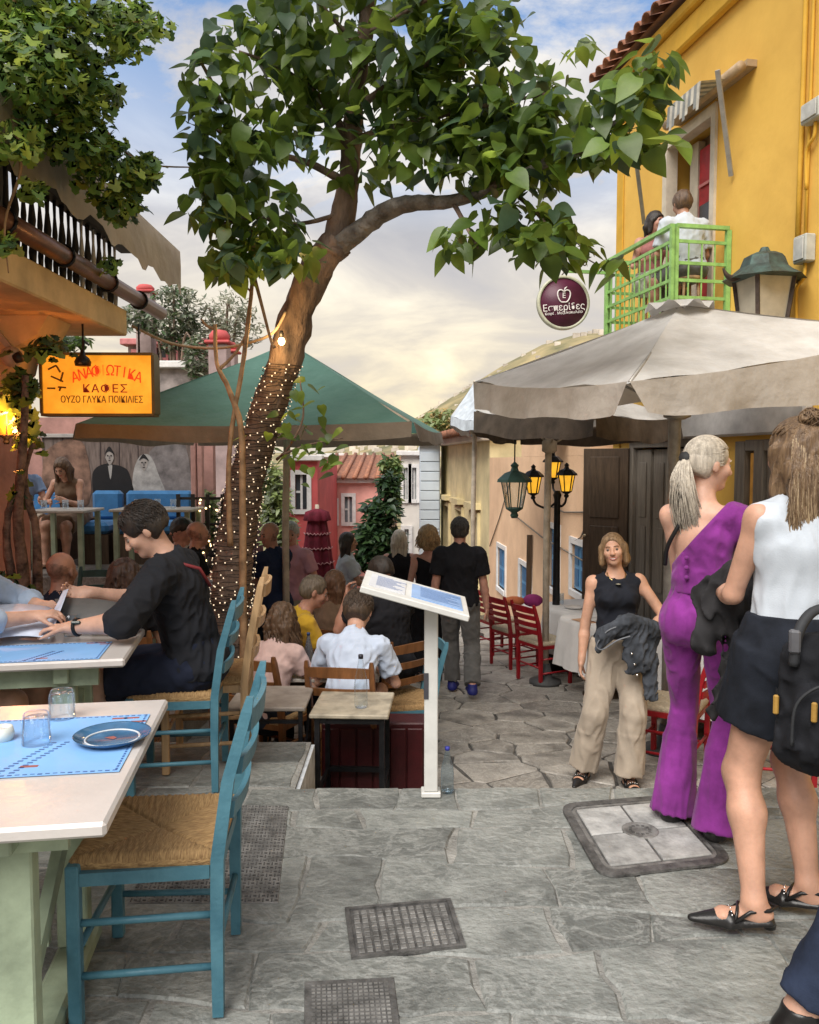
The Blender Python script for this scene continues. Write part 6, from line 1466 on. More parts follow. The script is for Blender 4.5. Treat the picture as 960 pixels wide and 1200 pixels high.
        if st == 'short' and res <= .0095 and hair.get('strands', 1):
            r = np.random.RandomState(seed); S = r.normal(size=(2600, 3)); S /= np.linalg.norm(S, axis=1, keepdims=True)
            S = S[~((S[:, 1] > .30) & (S[:, 2] < .52)) & ~((np.abs(S[:, 0]) > .55) & (S[:, 2] < -.05) & (S[:, 1] > -.25)) & (S[:, 2] > -.62)][:1100]; n_ = len(S); K = 6; u = np.linspace(0, 1, K)
            fl = np.stack([S[:, 0]*.25+r.normal(size=n_)*.18, -.25-.1*r.rand(n_)+.55*np.clip(S[:, 1], 0, 1), -.35-.45*np.clip(.6-S[:, 2], 0, 1)+r.normal(size=n_)*.1], 1)
            D = S[:, None]+fl[:, None]*(u*.55)[None, :, None]; D /= np.linalg.norm(D, axis=2, keepdims=True); lift = th+HS*(.002+.006*np.sin(pi*u)*r.rand(n_)[:, None])
            Pp = hp(0, -.014, .034)+((D*(np.array([.076, .096, .087])*HS+lift[..., None])) @ Rd.T)
            V, Q = tubes(Pp, np.full((n_, K), .0026)*(1-.5*u)[None], 4); tag(link('hair_strands', npmesh('hair_strands', V, Q), hair['mat'], t), kind='stuff')
        if st == 'curly':
            r = np.random.RandomState(seed); N_ = hair.get('n', 260); K = 12; u = np.linspace(0, 1, K)
            dirs = r.normal(size=(N_, 3)); dirs[:, 2] = np.abs(dirs[:, 2])*1.0-.25; dirs[:, 1] = -np.abs(dirs[:, 1])+.35; dirs /= np.linalg.norm(dirs, axis=1, keepdims=True)
            st_ = HC+((dirs*np.array([.082, .10, .09])*HS) @ Rd.T)+hz*.03*HS; Lc = hair.get('curl_len', .14)*r.uniform(.6, 1.2, N_); R_ = r.uniform(.008, .014, N_); ph = r.uniform(0, 6, N_)
            out = dirs @ Rd.T; base = st_[:, None]+out[:, None]*(u*.05)[None, :, None]-np.array([0, 0, 1.])*(Lc[:, None]*(u[None]**1.3))[..., None]
            a = ph[:, None]+u[None]*9; base = base+R_[:, None, None]*(np.cos(a)[..., None]*nrm(hx)+np.sin(a)[..., None]*nrm(hy))
            V, Q = tubes(base, np.full((N_, K), .0075)*(1-.5*u)[None], 5); tag(link('curls', npmesh('curls', V, Q), hair['mat'], t), kind='stuff')
        if hair.get('bun'):
            f = Field(.007); f.ball(hp(0, *hair['bun']), (.045, .04, .042), side=hx); f.noise = folds(seed+5, .008, 80); mk('bun', f.solve(), hair['mat'], t)
    t_ = dict(root=t, HC=HC, hp=hp, hx=hx, hy=hy, hz=hz, P0=P0, P1=P1, P2=P2, P3=P3, tx=tx, ty=ty, tz=tz, px=px, py=py, Sh=Sh, El=El, Wr=Wr, Hip=Hip, Kn=Kn, An=An, s=s, HS=HS)
    return t_
def sit(Y_floor_z, seat=.46): return seat+.085
# ================================================================== THE PEOPLE
fair = ('fair', (.58, .34, .245)); tan = ('tan', (.46, .25, .165)); rosy = ('rosy', (.56, .29, .215)); olive = ('olive', (.42, .235, .155))
blk = cloth('black', (.011, .011, .014)); navy = cloth('navy', (.012, .016, .032)); whitec = cloth('white', (.50, .545, .60), .04); purple = cloth('purple', (.215, .030, .225), .2); beige = cloth('beige', (.40, .335, .265), .08)
greyt = cloth('grey_trouser', (.125, .122, .118)); yelc = cloth('mustard', (.50, .30, .025)); pinkc = cloth('pink', (.60, .30, .36)); palep = cloth('pale_pink', (.62, .44, .40)); browns = cloth('brown_top', (.17, .11, .07)); bluest = cloth('soft_blue', (.22, .33, .52)); denim = cloth('denim_dark', (.013, .016, .024), .3); charcoal = cloth('charcoal', (.030, .029, .031), .2); linenw = cloth('off_white', (.58, .56, .50), .05)
hd = hairm('dark', (.028, .018, .012), (.008, .006, .005)); hb = hairm('brown', (.13, .075, .04), (.045, .025, .014)); hbl = hairm('blonde', (.46, .34, .19), (.20, .13, .07)); hg = hairm('ash', (.55, .49, .40), (.30, .26, .21)); hgr = hairm('grey', (.40, .38, .35), (.17, .16, .15)); hcur = hairm('sandy', (.42, .28, .14), (.18, .11, .05))
dk_shoe = M('shoe_black', (.015, .014, .014), .3, .1, 20, .1)
def stand(label, px, Y, rz, H_, sex, z=None, **k):
    return human(label, (at(px, 600, Y).x, Y, (zs(Y) if z is None else z)+.004), rad(rz), H_, sex, **k)
def seated(label, px, Y, rz, H_, sex, z=None, seat=.47, lean=(14, 0, 0), chair=None, clabel=None, X=None, **k):
    x = at(px, 600, Y).x if X is None else X; z0 = (zs(Y) if z is None else z)+.004; s = H_/1.75
    kk = dict(pelvis=(0, 0, seat+.10*s), lean=lean, feet={'R': (.12, .40, .085*s), 'L': (-.12, .38, .085*s)}, hands={'R': (.16, .42, seat+.28), 'L': (-.16, .42, seat+.28)}, knees={'R': (.1, .6, 1), 'L': (-.1, .6, 1)}); kk.update(k)
    if chair is not None:
        d = Vector((-sin(rad(rz)), cos(rad(rz)))); place_copy(chair, (x+d.x*.05, Y+d.y*.05, z0), rad(rz), clabel)
    return human(label, (x, Y, z0), rad(rz), H_, sex, **kk)
def strands(ctx, paths, r, mat, name='hair_strands'):
    P = np.asarray(paths); K = P.shape[1]; u = np.linspace(0, 1, K)
    V, Q = tubes(P, np.full(P.shape[:2], r)*(1-.55*u**2)[None], 4); return tag(link(name, npmesh(name, V, Q), mat, ctx['root']), kind='stuff')
def scalp_paths(ctx, starts, end, K=9, lift=.016, bow=.0):
    HS = ctx['HS']; R = np.stack([ctx['hx'], ctx['hy'], ctx['hz']], 1); c = ctx['hp'](0, -.012, .034); rad3 = np.array([.076, .096, .088])*HS; u = np.linspace(0, 1, K)[None, :, None]
    S = np.asarray(starts, float); E = np.broadcast_to(np.asarray(end, float), S.shape) if np.ndim(end) == 1 else np.asarray(end)
    D = S[:, None]*(1-u)+E[:, None]*u; D /= np.linalg.norm(D, axis=2, keepdims=True)
    return c+((D*(rad3+lift*HS)) @ R.T)
# ---- 1 man in black sweater reading
A1 = seated('man in black sweater bent over a menu at the trestle table', 0, C2[1], 96, 1.80, 'm', z=0, seat=.475, X=C2[0]+.07, lean=(15, 0, -6), head=(33, 8, 0), hands={'L': (-.33, .47, .815), 'R': (.10, .50, .90)}, elbows={'L': (-1, -.15, -.6), 'R': (.6, .1, -.8)}, palm={'L': (.1, .3, -1), 'R': (-.6, .2, .5)}, curl=(38, 30), hdir={'L': (.15, 1, .02), 'R': (-.3, 1, .1)},
    skin=fair, res=.0075, top=dict(mat=cloth('sweater_black', (.014, .015, .019)), name='sweater', sleeve=(1, .12), g=.020, amp=.006, freq=24, hem=-.07, flare=.006, neck=.07), bottom=dict(type='shorts', mat=navy, len=.86, g=.010, flare=.018, name='shorts'), shoes=dict(type='shoe', mat=dk_shoe), hair=dict(style='short', mat=hd, th=.013, amp=.0008, freq=30, front=.0, nape=-.055), bulk=1.08, seed=4)
m = MB(); w = A1['Wr']['L']; e = A1['El']['L']; d = Vector(nrm(w-e)); c = Vector(w)-d*.03; o1 = d.orthogonal().normalized(); o2 = d.cross(o1)
m.tube([c+(o1*cos(a)+o2*sin(a))*.033 for a in np.linspace(0, 2*pi, 17)], .010, 6); m.build('watch_strap', blackm, A1['root']); m = MB(); m.box((-.02, -.02, -.007), (.02, .02, .007), .004, Matrix.Translation(c+Vector((-.028, -.005, .022))) @ Matrix.Rotation(.5, 4, 'Y')); m.build('watch_face', M('watch_glass', (.03, .04, .03), .15), A1['root'])
q = MB(); P3, ty_, tx_, tz_ = A1['P3'], A1['ty'], A1['tx'], A1['tz']
q.tube([Vector(A1['P3']+tx_*-.075+tz_*.005), Vector(A1['P3']+tx_*-.08-ty_*.06-tz_*.035), Vector(A1['P2']-tx_*.06-ty_*.148+tz_*.07), Vector(A1['P2']-tx_*.0-ty_*.158-tz_*.03)], .009, 6); q.build('bag_strap', M('strap_red', (.20, .025, .03), .6), A1['root'])
# ---- 2 diner on the left edge
A2 = seated('diner in pale blue shirt leafing through menu pages', 0, 3.66, -88, 1.72, 'm', z=0, seat=.47, X=-2.16, lean=(10, 0, 0), head=(20, 0, 0), hands={'R': (.10, .50, .86), 'L': (-.18, .45, .85)}, elbows={'R': (1, -.2, -.5), 'L': (-1, 0, -.5)}, palm={'R': (-.3, .2, -.9)}, hdir={'R': (-.15, 1, .15)}, curl=(45, 30), feet={'R': (.14, .52, .085), 'L': (-.12, .40, .085)},
    skin=fair, res=.008, top=dict(mat=cloth('pale_blue', (.42, .52, .66)), sleeve=(1, .35), g=.02, amp=.006, flare=.008), bottom=dict(type='shorts', mat=blk, len=.85, g=.02, name='shorts'), shoes=dict(type='shoe', mat=M('shoe_taupe', (.25, .22, .2), .7)), hair=dict(style='short', mat=hb), seed=9, chair=c1, clabel='teal-blue rush chair under the diner leafing through pages')
# ---- papers and folder on the second table
def sheet(name, label, cat, pts, mat, th=.002, bend=.0):
    o = sum((Vector(p) for p in pts), Vector())/4; t = thing(name, label, cat, o); a, b, c, d = [Vector(p)-o for p in pts]; m = MB(); n = 10; vs = []; fs = []; nn = (b-a).cross(d-a).normalized()
    for lay in (0, 1):
        for i in range(n+1):
            for j in range(3): u, v = i/n, j/2; vs.append(a.lerp(b, u).lerp(d.lerp(c, u), v)+nn*(bend*4*u*(1-u)-th*lay))
    k = 3*(n+1)
    for i in range(n):
        for j in range(2): q = i*3+j; fs += [(q, q+3, q+4, q+1), (k+q, k+q+1, k+q+4, k+q+3)]
        fs += [(i*3, k+i*3, k+i*3+3, i*3+3), (i*3+2, i*3+5, k+i*3+5, k+i*3+2)]
    fs += [(0, 1, k+1, k), (1, 2, k+2, k+1), (3*n, k+3*n, k+3*n+1, 3*n+1), (3*n+1, k+3*n+1, k+3*n+2, 3*n+2)]
    m.add(vs, fs, True); m.build('leaf', mat, t); return t
sheet('menu_folder', 'grey covered menu folder held by the man in the sweater', 'menu', [at(74, 738, 3.66), at(152, 742, 3.66), at(166, 712, 3.80), at(64, 702, 3.80)], M('folder_grey', (.11, .105, .10), .7, .1, 8, .2), .006, .03)
ppm = M('menu_page', (.55, .60, .72), .6, .1, 18, .05)
sheet('menu_page', 'open white menu page lifted by the diner in pale blue', 'menu', [at(-20, 752, 3.5), at(58, 748, 3.52), at(62, 712, 3.82), at(-20, 712, 3.85)], ppm, .002, .02)
sheet('menu_page', 'white menu page turned edge-on above the balding man', 'menu', [at(48, 745, 3.62), at(62, 738, 3.55), at(80, 690, 3.75), at(74, 692, 3.85)], ppm, .002, .0)
# ---- 3,4 lower terrace, backs
seated('balding man with close-cropped fringe seen from behind the table', 53, 4.9, -14, 1.74, 'm', z=-.35, skin=('ruddy', (.44, .22, .15)), top=dict(mat=navy, collar=True, sleeve=(.6, 0)), bottom=dict(type='shorts', mat=greyt), hair=dict(style='fringe', mat=hgr), chair=brc, clabel='tan chair under the balding man', bulk=1.08, seed=12, res=.010)
seated('woman with frizzy dark brown curls behind the candle jar', 138, 4.95, 10, 1.62, 'f', z=-.35, skin=tan, head=(18, 0, 0), lean=(20, 0, 0), top=dict(mat=blk, sleeve=(.5, 0)), bottom=dict(type='pants', mat=denim), hair=dict(style='curly', mat=hairm('dark_curl', (.07, .035, .022), (.02, .01, .008)), th=.03, amp=.014, len=.10, n=420, curl_len=.15), chair=brc, clabel='tan chair under the woman with dark curls', seed=13)
# ---- raised terrace
seated('woman in brown top leaning over a terrace table', 86, 9.72, 172, 1.66, 'f', z=pz, lean=(22, 0, 6), head=(28, 0, 0), hands={'R': (.16, .42, .78), 'L': (-.12, .40, .78)}, skin=fair, top=dict(mat=browns, sleeve=(0, 0)), bottom=dict(type='skirt', mat=browns, len=.36, name='skirt'), shoes=dict(type='sandal', mat=dk_shoe), hair=dict(style='long', mat=hb, len=.22, th=.016), seed=15, res=.012)
seated('person in soft blue shirt and beige shorts on the corner bench', 22, 9.62, -128, 1.74, 'm', z=pz, lean=(10, 0, 0), skin=fair, top=dict(mat=bluest, sleeve=(.6, 0)), bottom=dict(type='shorts', mat=beige, name='shorts'), shoes=dict(type='shoe', mat=dk_shoe), hair=dict(style='short', mat=hb), seed=16, res=.012)
seated('bald diner at the foot of the lit lattice', 214, 7.55, -65, 1.74, 'm', z=-.35, skin=('pink', (.55, .28, .20)), top=dict(mat=blk, collar=True, sleeve=(.6, 0)), bottom=dict(type='pants', mat=greyt), hair=dict(style='fringe', mat=hgr), chair=brc, clabel='tan chair under the bald diner', seed=17, res=.012)
seated('dark-haired diner on the far side of the bald diner', 198, 8.0, -100, 1.74, 'm', z=-.35, skin=rosy, top=dict(mat=charcoal), bottom=dict(type='pants', mat=greyt), hair=dict(style='short', mat=hd), chair=brc, clabel='tan chair under the dark-haired far diner', seed=18, res=.013)
seated('pink-faced diner between the bald one and the trunk', 229, 8.05, 120, 1.74, 'm', z=-.35, skin=rosy, top=dict(mat=linenw), bottom=dict(type='pants', mat=greyt), hair=dict(style='short', mat=hgr), chair=brc, clabel='tan chair under the pink-faced diner', seed=19, res=.013)
cpn = seated('diner in a black cap and floral shirt beside the trunk', 236, 7.0, -80, 1.68, 'm', z=-.52, skin=tan, head=(10, 0, 0), top=dict(mat=M('floral', (.35, .36, .38), .9, .4, 40, .2, col2=(.08, .09, .12))), bottom=dict(type='pants', mat=greyt), hair=dict(style='short', mat=hd, th=.008), chair=brc, clabel='tan chair under the diner in the cap', seed=20, res=.012)
f = Field(.008); hp = cpn['hp']; f.ball(hp(0, -.012, .045), (.088, .108, .085), side=cpn['hx'], up=cpn['hz']); f.cuts.append((hp(0, 0, .045), cpn['hz'])); f.ec(hp(0, .09, .052), hp(0, .155, .045), .07, .008, .05, .006, side=cpn['hx'], k=.01); mk('cap', f.solve(), blk, cpn['root'])
# ---- middle crowd
stand('man in navy polo with folded arms beside the trunk', 320, 8.1, 62, 1.76, 'm', head=(8, 72, 0), hands={'R': (-.10, .21, 1.14), 'L': (.10, .24, 1.10)}, elbows={'R': (1, -.3, -.8), 'L': (-1, -.3, -.8)}, skin=('ruddy', (.44, .22, .15)), top=dict(mat=cloth('navy_polo', (.014, .022, .055)), collar=True, sleeve=(.65, 0), g=.018, hem=-.06), bottom=dict(type='pants', mat=denim), shoes=dict(type='shoe', mat=dk_shoe), hair=dict(style='fringe', mat=hd), bulk=1.1, seed=21)
stand('grey-haired man in pink shirt behind the navy polo', 342, 8.75, 150, 1.76, 'm', head=(5, 150-120, 0), skin=rosy, top=dict(mat=pinkc, collar=True, sleeve=(.65, 0), g=.018, hem=-.06), bottom=dict(type='pants', mat=beige), shoes=dict(type='shoe', mat=dk_shoe), hair=dict(style='short', mat=hgr), bulk=1.05, seed=22)
seated('man in mustard T-shirt with hair tied back', 330, 6.05, -72, 1.76, 'm', lean=(22, 0, 0), head=(18, -78+72, 0), hands={'R': (.10, .50, .74), 'L': (-.12, .48, .76)}, skin=('ruddy', (.44, .22, .15)), top=dict(mat=yelc, sleeve=(.65, 0), g=.018, hem=-.06), bottom=dict(type='shorts', mat=greyt, name='shorts'), shoes=dict(type='shoe', mat=dk_shoe), hair=dict(style='short', mat=hairm('grizzled', (.16, .12, .08), (.06, .045, .03)), th=.006, front=.012, nape=-.075), chair=brc, clabel='tan chair under the man in mustard', bulk=.95, seed=23)
seated('woman with long wavy brown hair and pale pink top, back turned', 312, 5.35, -24, 1.62, 'f', seat=.36, lean=(18, 0, 0), head=(14, 0, 0), skin=fair, top=dict(mat=palep, sleeve=(.6, 0)), bottom=dict(type='pants', mat=denim), hair=dict(style='curly', mat=hb, th=.02, amp=.010, len=.26, n=300, curl_len=.30), chair=brc, clabel='tan chair under the woman in pale pink', seed=24)
lb = seated('woman with straight long chestnut hair, back turned at the cafe table', 386, 6.85, -25, 1.66, 'f', lean=(8, 0, 0), skin=fair, top=dict(mat=browns, sleeve=(.5, 0)), bottom=dict(type='pants', mat=denim), hair=dict(style='long', mat=hairm('chestnut', (.15, .075, .04), (.05, .025, .014)), len=.30, th=.016), chair=brc, clabel='tan chair under the chestnut-haired woman', seed=25)
A12 = seated('man in white T-shirt seen from behind on a tan chair', 0, 5.10, -6, 1.86, 'm', X=TS.x-.02, seat=.385, lean=(33, 0, 0), head=(26, -6, 0), hands={'R': (.10, .50, .70), 'L': (-.10, .50, .70)}, elbows={'R': (.7, -.5, -.7), 'L': (-.7, -.5, -.7)}, skin=fair, top=dict(mat=cloth('tee_white', (.52, .60, .74), .04), sleeve=(.72, 0), g=.020, amp=.006, freq=22, hem=-.08, flare=.014, neck=.072), bottom=dict(type='shorts', mat=navy, name='shorts'), shoes=dict(type='shoe', mat=dk_shoe), hair=dict(style='short', mat=hairm('brown_short', (.085, .055, .035), (.03, .02, .013)), th=.015, amp=.001, freq=30, nape=-.07), bulk=.80, seed=26, res=.009)
seated('man in black shirt resting his chin on a fist behind the menu stand', 458, 6.0, 42, 1.80, 'm', seat=.56, lean=(10, 0, 0), head=(6, 0, 0), hands={'L': (-.20, .26, 1.16), 'R': (.2, .42, .82)}, elbows={'L': (-.4, .6, -1), 'R': (1, 0, -.3)}, curl=(30, 70), hdir={'L': (.1, .1, 1)}, palm={'L': (.4, -.6, 0)}, skin=('ruddy', (.44, .22, .15)), top=dict(mat=blk, sleeve=(.6, 0), g=.024, hem=-.08, amp=.007), bottom=dict(type='shorts', mat=blk), shoes=dict(type='shoe', mat=dk_shoe), hair=dict(style='short', mat=hd, th=.007, nape=-.03), chair=brc, clabel='tan chair under the man in the black shirt', bulk=1.02, seed=27)
stand('woman in white blouse with long dark ponytail in profile', 406, 9.3, -78, 1.64, 'f', head=(-2, -78+70, 0), hands={'R': (.12, .34, 1.05), 'L': (-.1, .36, 1.02)}, skin=tan, top=dict(mat=whitec, sleeve=(.7, 0), g=.022, collar=True), bottom=dict(type='pants', mat=linenw), shoes=dict(type='shoe', mat=dk_shoe), hair=dict(style='long', mat=hd, len=.26, th=.010), seed=28)
stand('woman with long ash-blonde hair walking downhill', 468, 9.6, 4, 1.66, 'f', skin=rosy, top=dict(mat=blk, sleeve=(0, 0)), bottom=dict(type='pants', mat=blk), shoes=dict(type='shoe', mat=dk_shoe), hair=dict(style='long', mat=hg, len=.22, th=.014), seed=29)
stand('woman with curly sandy hair and bare shoulder beside the walking man', 503, 8.75, 12, 1.70, 'f', skin=rosy, head=(6, 10, 0), top=dict(mat=blk, sleeve=(0, 0), cuts=[((.0, 0, .05), (-.45, 0, -.9))]), bottom=dict(type='pants', mat=blk), shoes=dict(type='shoe', mat=dk_shoe), hair=dict(style='curly', mat=hcur, th=.034, amp=.012, len=.06, n=520, curl_len=.10), seed=30)
# ---- 17 walking man
stand('man in black polo and grey trousers walking away downhill', 539, 8.06, -4, 1.80, 'm', hands={'R': (.27, .06, .86), 'L': (-.27, .0, .86)}, feet={'L': (-.07, .16, .087), 'R': (.13, -.22, .15)}, foot_yaw=(-6, 6), skin=rosy, top=dict(mat=blk, collar=True, sleeve=(.72, 0), g=.022, hem=-.05, amp=.006, flare=.014), bottom=dict(type='pants', mat=greyt, g=.018, gk=.020, flare=.022, amp=.007), shoes=dict(type='shoe', mat=M('shoe_blue', (.015, .02, .16), .6)), hair=dict(style='short', mat=hairm('dark_grey', (.05, .043, .038), (.015, .013, .012)), th=.009), bulk=1.02, seed=31, res=.009)
# ---- 18 smiling woman
A18 = stand('smiling woman in black sleeveless top and beige wide trousers', 727, 5.36, 176, 1.68, 'f', lean=(-3, 3, 0), head=(-8, -14, 8), pelvis=(0, 0, .90), hands={'R': (.245, .04, .80), 'L': (-.13, .22, 1.03)}, elbows={'R': (.5, -1, 0), 'L': (-1, -.3, -.5)}, feet={'R': (.22, .02, .084), 'L': (-.06, .13, .084)}, foot_yaw=(25, -8), curl=(28, 40), palm={'R': (-1, .2, 0), 'L': (.2, -1, -.2)}, hdir={'L': (1, .25, -.1)}, smile=True,
    skin=('sunny', (.55, .31, .21)), res=.0075, top=dict(mat=cloth('knit_navy', (.013, .015, .022)), sleeve=(0, 0), g=.013, hem=.03, neck=.092, neck_y=.03, arm_o=.088, amp=.0045), bottom=dict(type='pants', mat=beige, g=.020, gk=.026, flare=.034, amp=.006, freq=20, len=.99, an=.3), shoes=dict(type='sandal', mat=dk_shoe, closed=True), hair=dict(style='long', mat=hairm('golden', (.27, .17, .09), (.11, .065, .03)), len=.055, th=.007, amp=.003, freq=30, front=.012), seed=40)
r = A18['root']; m = MB(); hp = A18['hp']; P3 = A18['P3']
m.tube([Vector(P3+V3(.06*cos(a), .055*sin(a)+.035, .005-.05*max(0, sin(a)))) for a in np.linspace(0, 2*pi, 21)], .004, 5); m.build('necklace', M('gold', (.7, .5, .2), .3, metal=1.), r); m = MB(); m.lathe([(.0001, 0), (.02, .004), (.0001, .008)], 10, Vector(P3+V3(0, .115, -.06))); m.build('pendant', M('pendant', (.35, .33, .25), .4), r)
w = Vector(A18['Wr']['L']); d = Vector(nrm(A18['Wr']['L']-A18['El']['L'])); o1 = d.orthogonal().normalized(); o2 = d.cross(o1); m = MB(); m.tube([w-d*.03+(o1*cos(a)+o2*sin(a))*.030 for a in np.linspace(0, 2*pi, 15)], .009, 6); m.build('watch', M('watch_white', (.75, .75, .75), .3), r)
def drape(name, label, cat, loc, rz, prims, mat, seed, amp=.010, freq=20, res=.008, extra=None, cuts=()):
    t = thing(name, label, cat, loc, rz); f = Field(res)
    for p in prims: f.ec(*p[:2], *p[2:6], side=p[6] if len(p) > 6 else (1, 0, 0), k=.03)
    f.noise = folds(seed, amp, freq, (1, 1, .45)); f.cuts += list(cuts); mk('cloth', f.solve(), mat, t); return t
dw = cloth('denim_grey', (.055, .062, .075), .35); wl = Vector(A18['Wr']['L']); el = Vector(A18['El']['L']); ctr = (wl+el)/2
jk = drape('denim_jacket', 'dark grey denim jacket hung over the smiling woman\'s forearm', 'jacket', r.location, r.rotation_euler.z, [
    (V3(-.01, .24, 1.10), V3(.14, .25, 1.02), .045, .05, .05, .045), (V3(.14, .25, 1.02), V3(.17, .25, .93), .035, .03, .018, .02), (V3(-.06, .25, 1.08), V3(-.06, .26, .80), .075, .035, .06, .02), (V3(-.15, .22, 1.05), V3(-.17, .23, .62), .055, .03, .035, .02), (V3(-.2, .18, 1.05), V3(.0, .24, 1.11), .05, .055, .06, .05)], dw, 41, .009, 26)
for k in range(3):
    m = MB(); m.sphere((-.03-.02*k, .298-.01*k, .92-.07*k), .008, 6, 5); m.build('button', M('stud'), jk)
m = MB(); m.tube(catmull([(.02, .285, 1.10), (.12, .29, 1.06), (.185, .285, .97), (.15, .285, .94), (.06, .29, 1.0), (-.02, .295, 1.03)], 5), .005, 5); m.build('seam', M('seam_pale', (.16, .17, .19), .9), jk)
# ---- 19 purple jumpsuit
A19 = stand('woman in purple one-shoulder jumpsuit with ash ponytail', 824, 3.36, -40, 1.665, 'f', z=0, bulk=.85, lean=(3, -2, 0), head=(4, -38, 0), pelvis=(0, 0, .90), hands={'L': (-.06, .30, 1.06), 'R': (.14, .30, 1.10)}, elbows={'L': (-.25, -1, -.8), 'R': (1, -.6, -.8)}, feet={'L': (-.105, .02, .085), 'R': (.10, -.04, .085)}, foot_yaw=(-4, 10), skin=fair, res=.007,
    top=dict(mat=purple, name='bodice', sleeve=(.80, 0), bare='L', g=.014, amp=.004, freq=26, hem=.105, flare=.018, neck=.09, cuts=[((.03, 0, .055), (.74, .22, -.66))]), bottom=dict(type='pants', mat=purple, name='flared_trousers', g=.009, gk=.008, flare=.060, len=1.12, amp=.0045, freq=26, an=.16, waist=.15), shoes=dict(type='shoe', mat=dk_shoe), hair=dict(style='short', mat=hg, th=.008, amp=.0004, freq=30, nape=-.06, strands=0), seed=51)
rt = A19['root']; rs = np.random.RandomState(5)
tie = np.array([0.05, -.98, -.10]); S = rs.normal(size=(2600, 3)); S /= np.linalg.norm(S, axis=1, keepdims=True); S = S[(S[:, 2] > -.42) & ~((S[:, 1] > .45) & (S[:, 2] < .42)) & ~((S[:, 1] < -.3) & (S[:, 2] < -.38))][:1300]
strands(A19, scalp_paths(A19, S, tie+rs.normal(size=S.shape)*.05, 10, .0095), .0022, hg, 'combed_hair')
T = A19['hp'](.004, -.116, .024); back = -A19['ty']; dn = V3(0, 0, -1); lf_ = -A19['tx']
def tail(n, L, spread, sd):
    r_ = np.random.RandomState(sd); K = 14; u = np.linspace(0, 1, K); out = []
    for i in range(n):
        a = r_.uniform(0, 2*pi); q = sqrt(r_.rand()); l = L*r_.uniform(.75, 1.1); sw_ = r_.normal()*.03
        w_ = spread*(.25+.9*np.sin(pi*np.minimum(u*1.15, 1))**.8+.5*u*(q > .8))
        ctr_ = T[None]+back[None]*(.055*np.sin(pi*np.minimum(u*1.6, 1)))[:, None]+dn[None]*(l*u**1.15)[:, None]+A19['tx'][None]*(.03*u+.07*np.maximum(0, u-.6)+sw_*u**2)[:, None]
        ctr_ = ctr_+(A19['tx'][None]*(cos(a)*q*w_)[:, None]+back[None]*(sin(a)*q*w_*.6)[:, None]); out.append(ctr_+A19['tx'][None]*(.004*np.sin(u*9+a*3))[:, None])
    return np.array(out)
strands(A19, tail(950, .50, .036, 3), .0024, hg, 'ponytail')
m = MB(); m.lathe([(.022, -.008), (.026, 0), (.022, .008)], 12, M4=Matrix.Translation(Vector(T+back*.008)) @ Matrix.Rotation(rad(70), 4, 'X')); m.build('hair_tie', M('tie_dark', (.02, .02, .02), .7), rt)
def on_back(x, z, off=.0):    # a point hugging the back of the torso
    p = A19['P2']+A19['tx']*x+A19['tz']*z; return Vector(p-A19['ty']*((.088 if z < .06 else .072)+off))
m = MB(); m.tube(catmull([on_back(.0, .135, -.055), on_back(-.03, .10), on_back(-.075, .02, .004), on_back(-.115, -.05, -.012), on_back(-.135, -.12, -.04)], 5), .0095, 6); m.build('black_strap', M('strap_black', (.01, .01, .01), .5), rt)
for z in (-.085, -.125, -.165): m = MB(); m.sphere(on_back(-.02, z, .020), .010, 8, 6); m.build('back_button', purple, rt)
# ---- 20 woman in white blouse, short dark skirt
A20 = human('woman in white sleeveless blouse and short dark denim skirt', (1.265, 2.70, .004), rad(14), 1.70, 'f', lean=(2, 2, -6), head=(2, 4, 0), pelvis=(.03, 0, .92), hands={'L': (-.03, .33, 1.06), 'R': (.24, .26, .98)}, elbows={'L': (-.75, -1, -.8), 'R': (1, -.4, -.3)}, feet={'L': (-.16, -.07, .105), 'R': (.09, -.02, .105)}, foot_yaw=(-48, -66), skin=('peachy', (.55, .31, .215)), res=.007, curl=(40, 40),
    top=dict(mat=whitec, name='blouse', sleeve=(0, 0), g=.022, amp=.0045, freq=20, hem=.06, neck=.088, arm_o=.085, neck_y=.0), bottom=dict(type='skirt', mat=denim, name='skirt', len=.275, g=.032, flare=.002, amp=.003, waist=.12, over=1), shoes=dict(type='sandal', mat=dk_shoe, closed=True, heel=.018), hair=dict(style='long', mat=hairm('bronde', (.20, .125, .065), (.07, .04, .022)), len=.16, th=.012, amp=.006), seed=61)
hm = MC['hair_bronde']; hm2 = hairm('bronde_tip', (.40, .30, .18), (.17, .11, .06)); S = rs.normal(size=(1500, 3)); S /= np.linalg.norm(S, axis=1, keepdims=True); S = S[(S[:, 2] > -.3) & ~((S[:, 1] > .5) & (S[:, 2] < .5))][:560]
top_ = scalp_paths(A20, S, np.array([0., -.72, .70])+rs.normal(size=S.shape)*.12, 8, .014); sel = S[:, 2] > .35
strands(A20, top_[sel], .0042, hm, 'combed_hair')
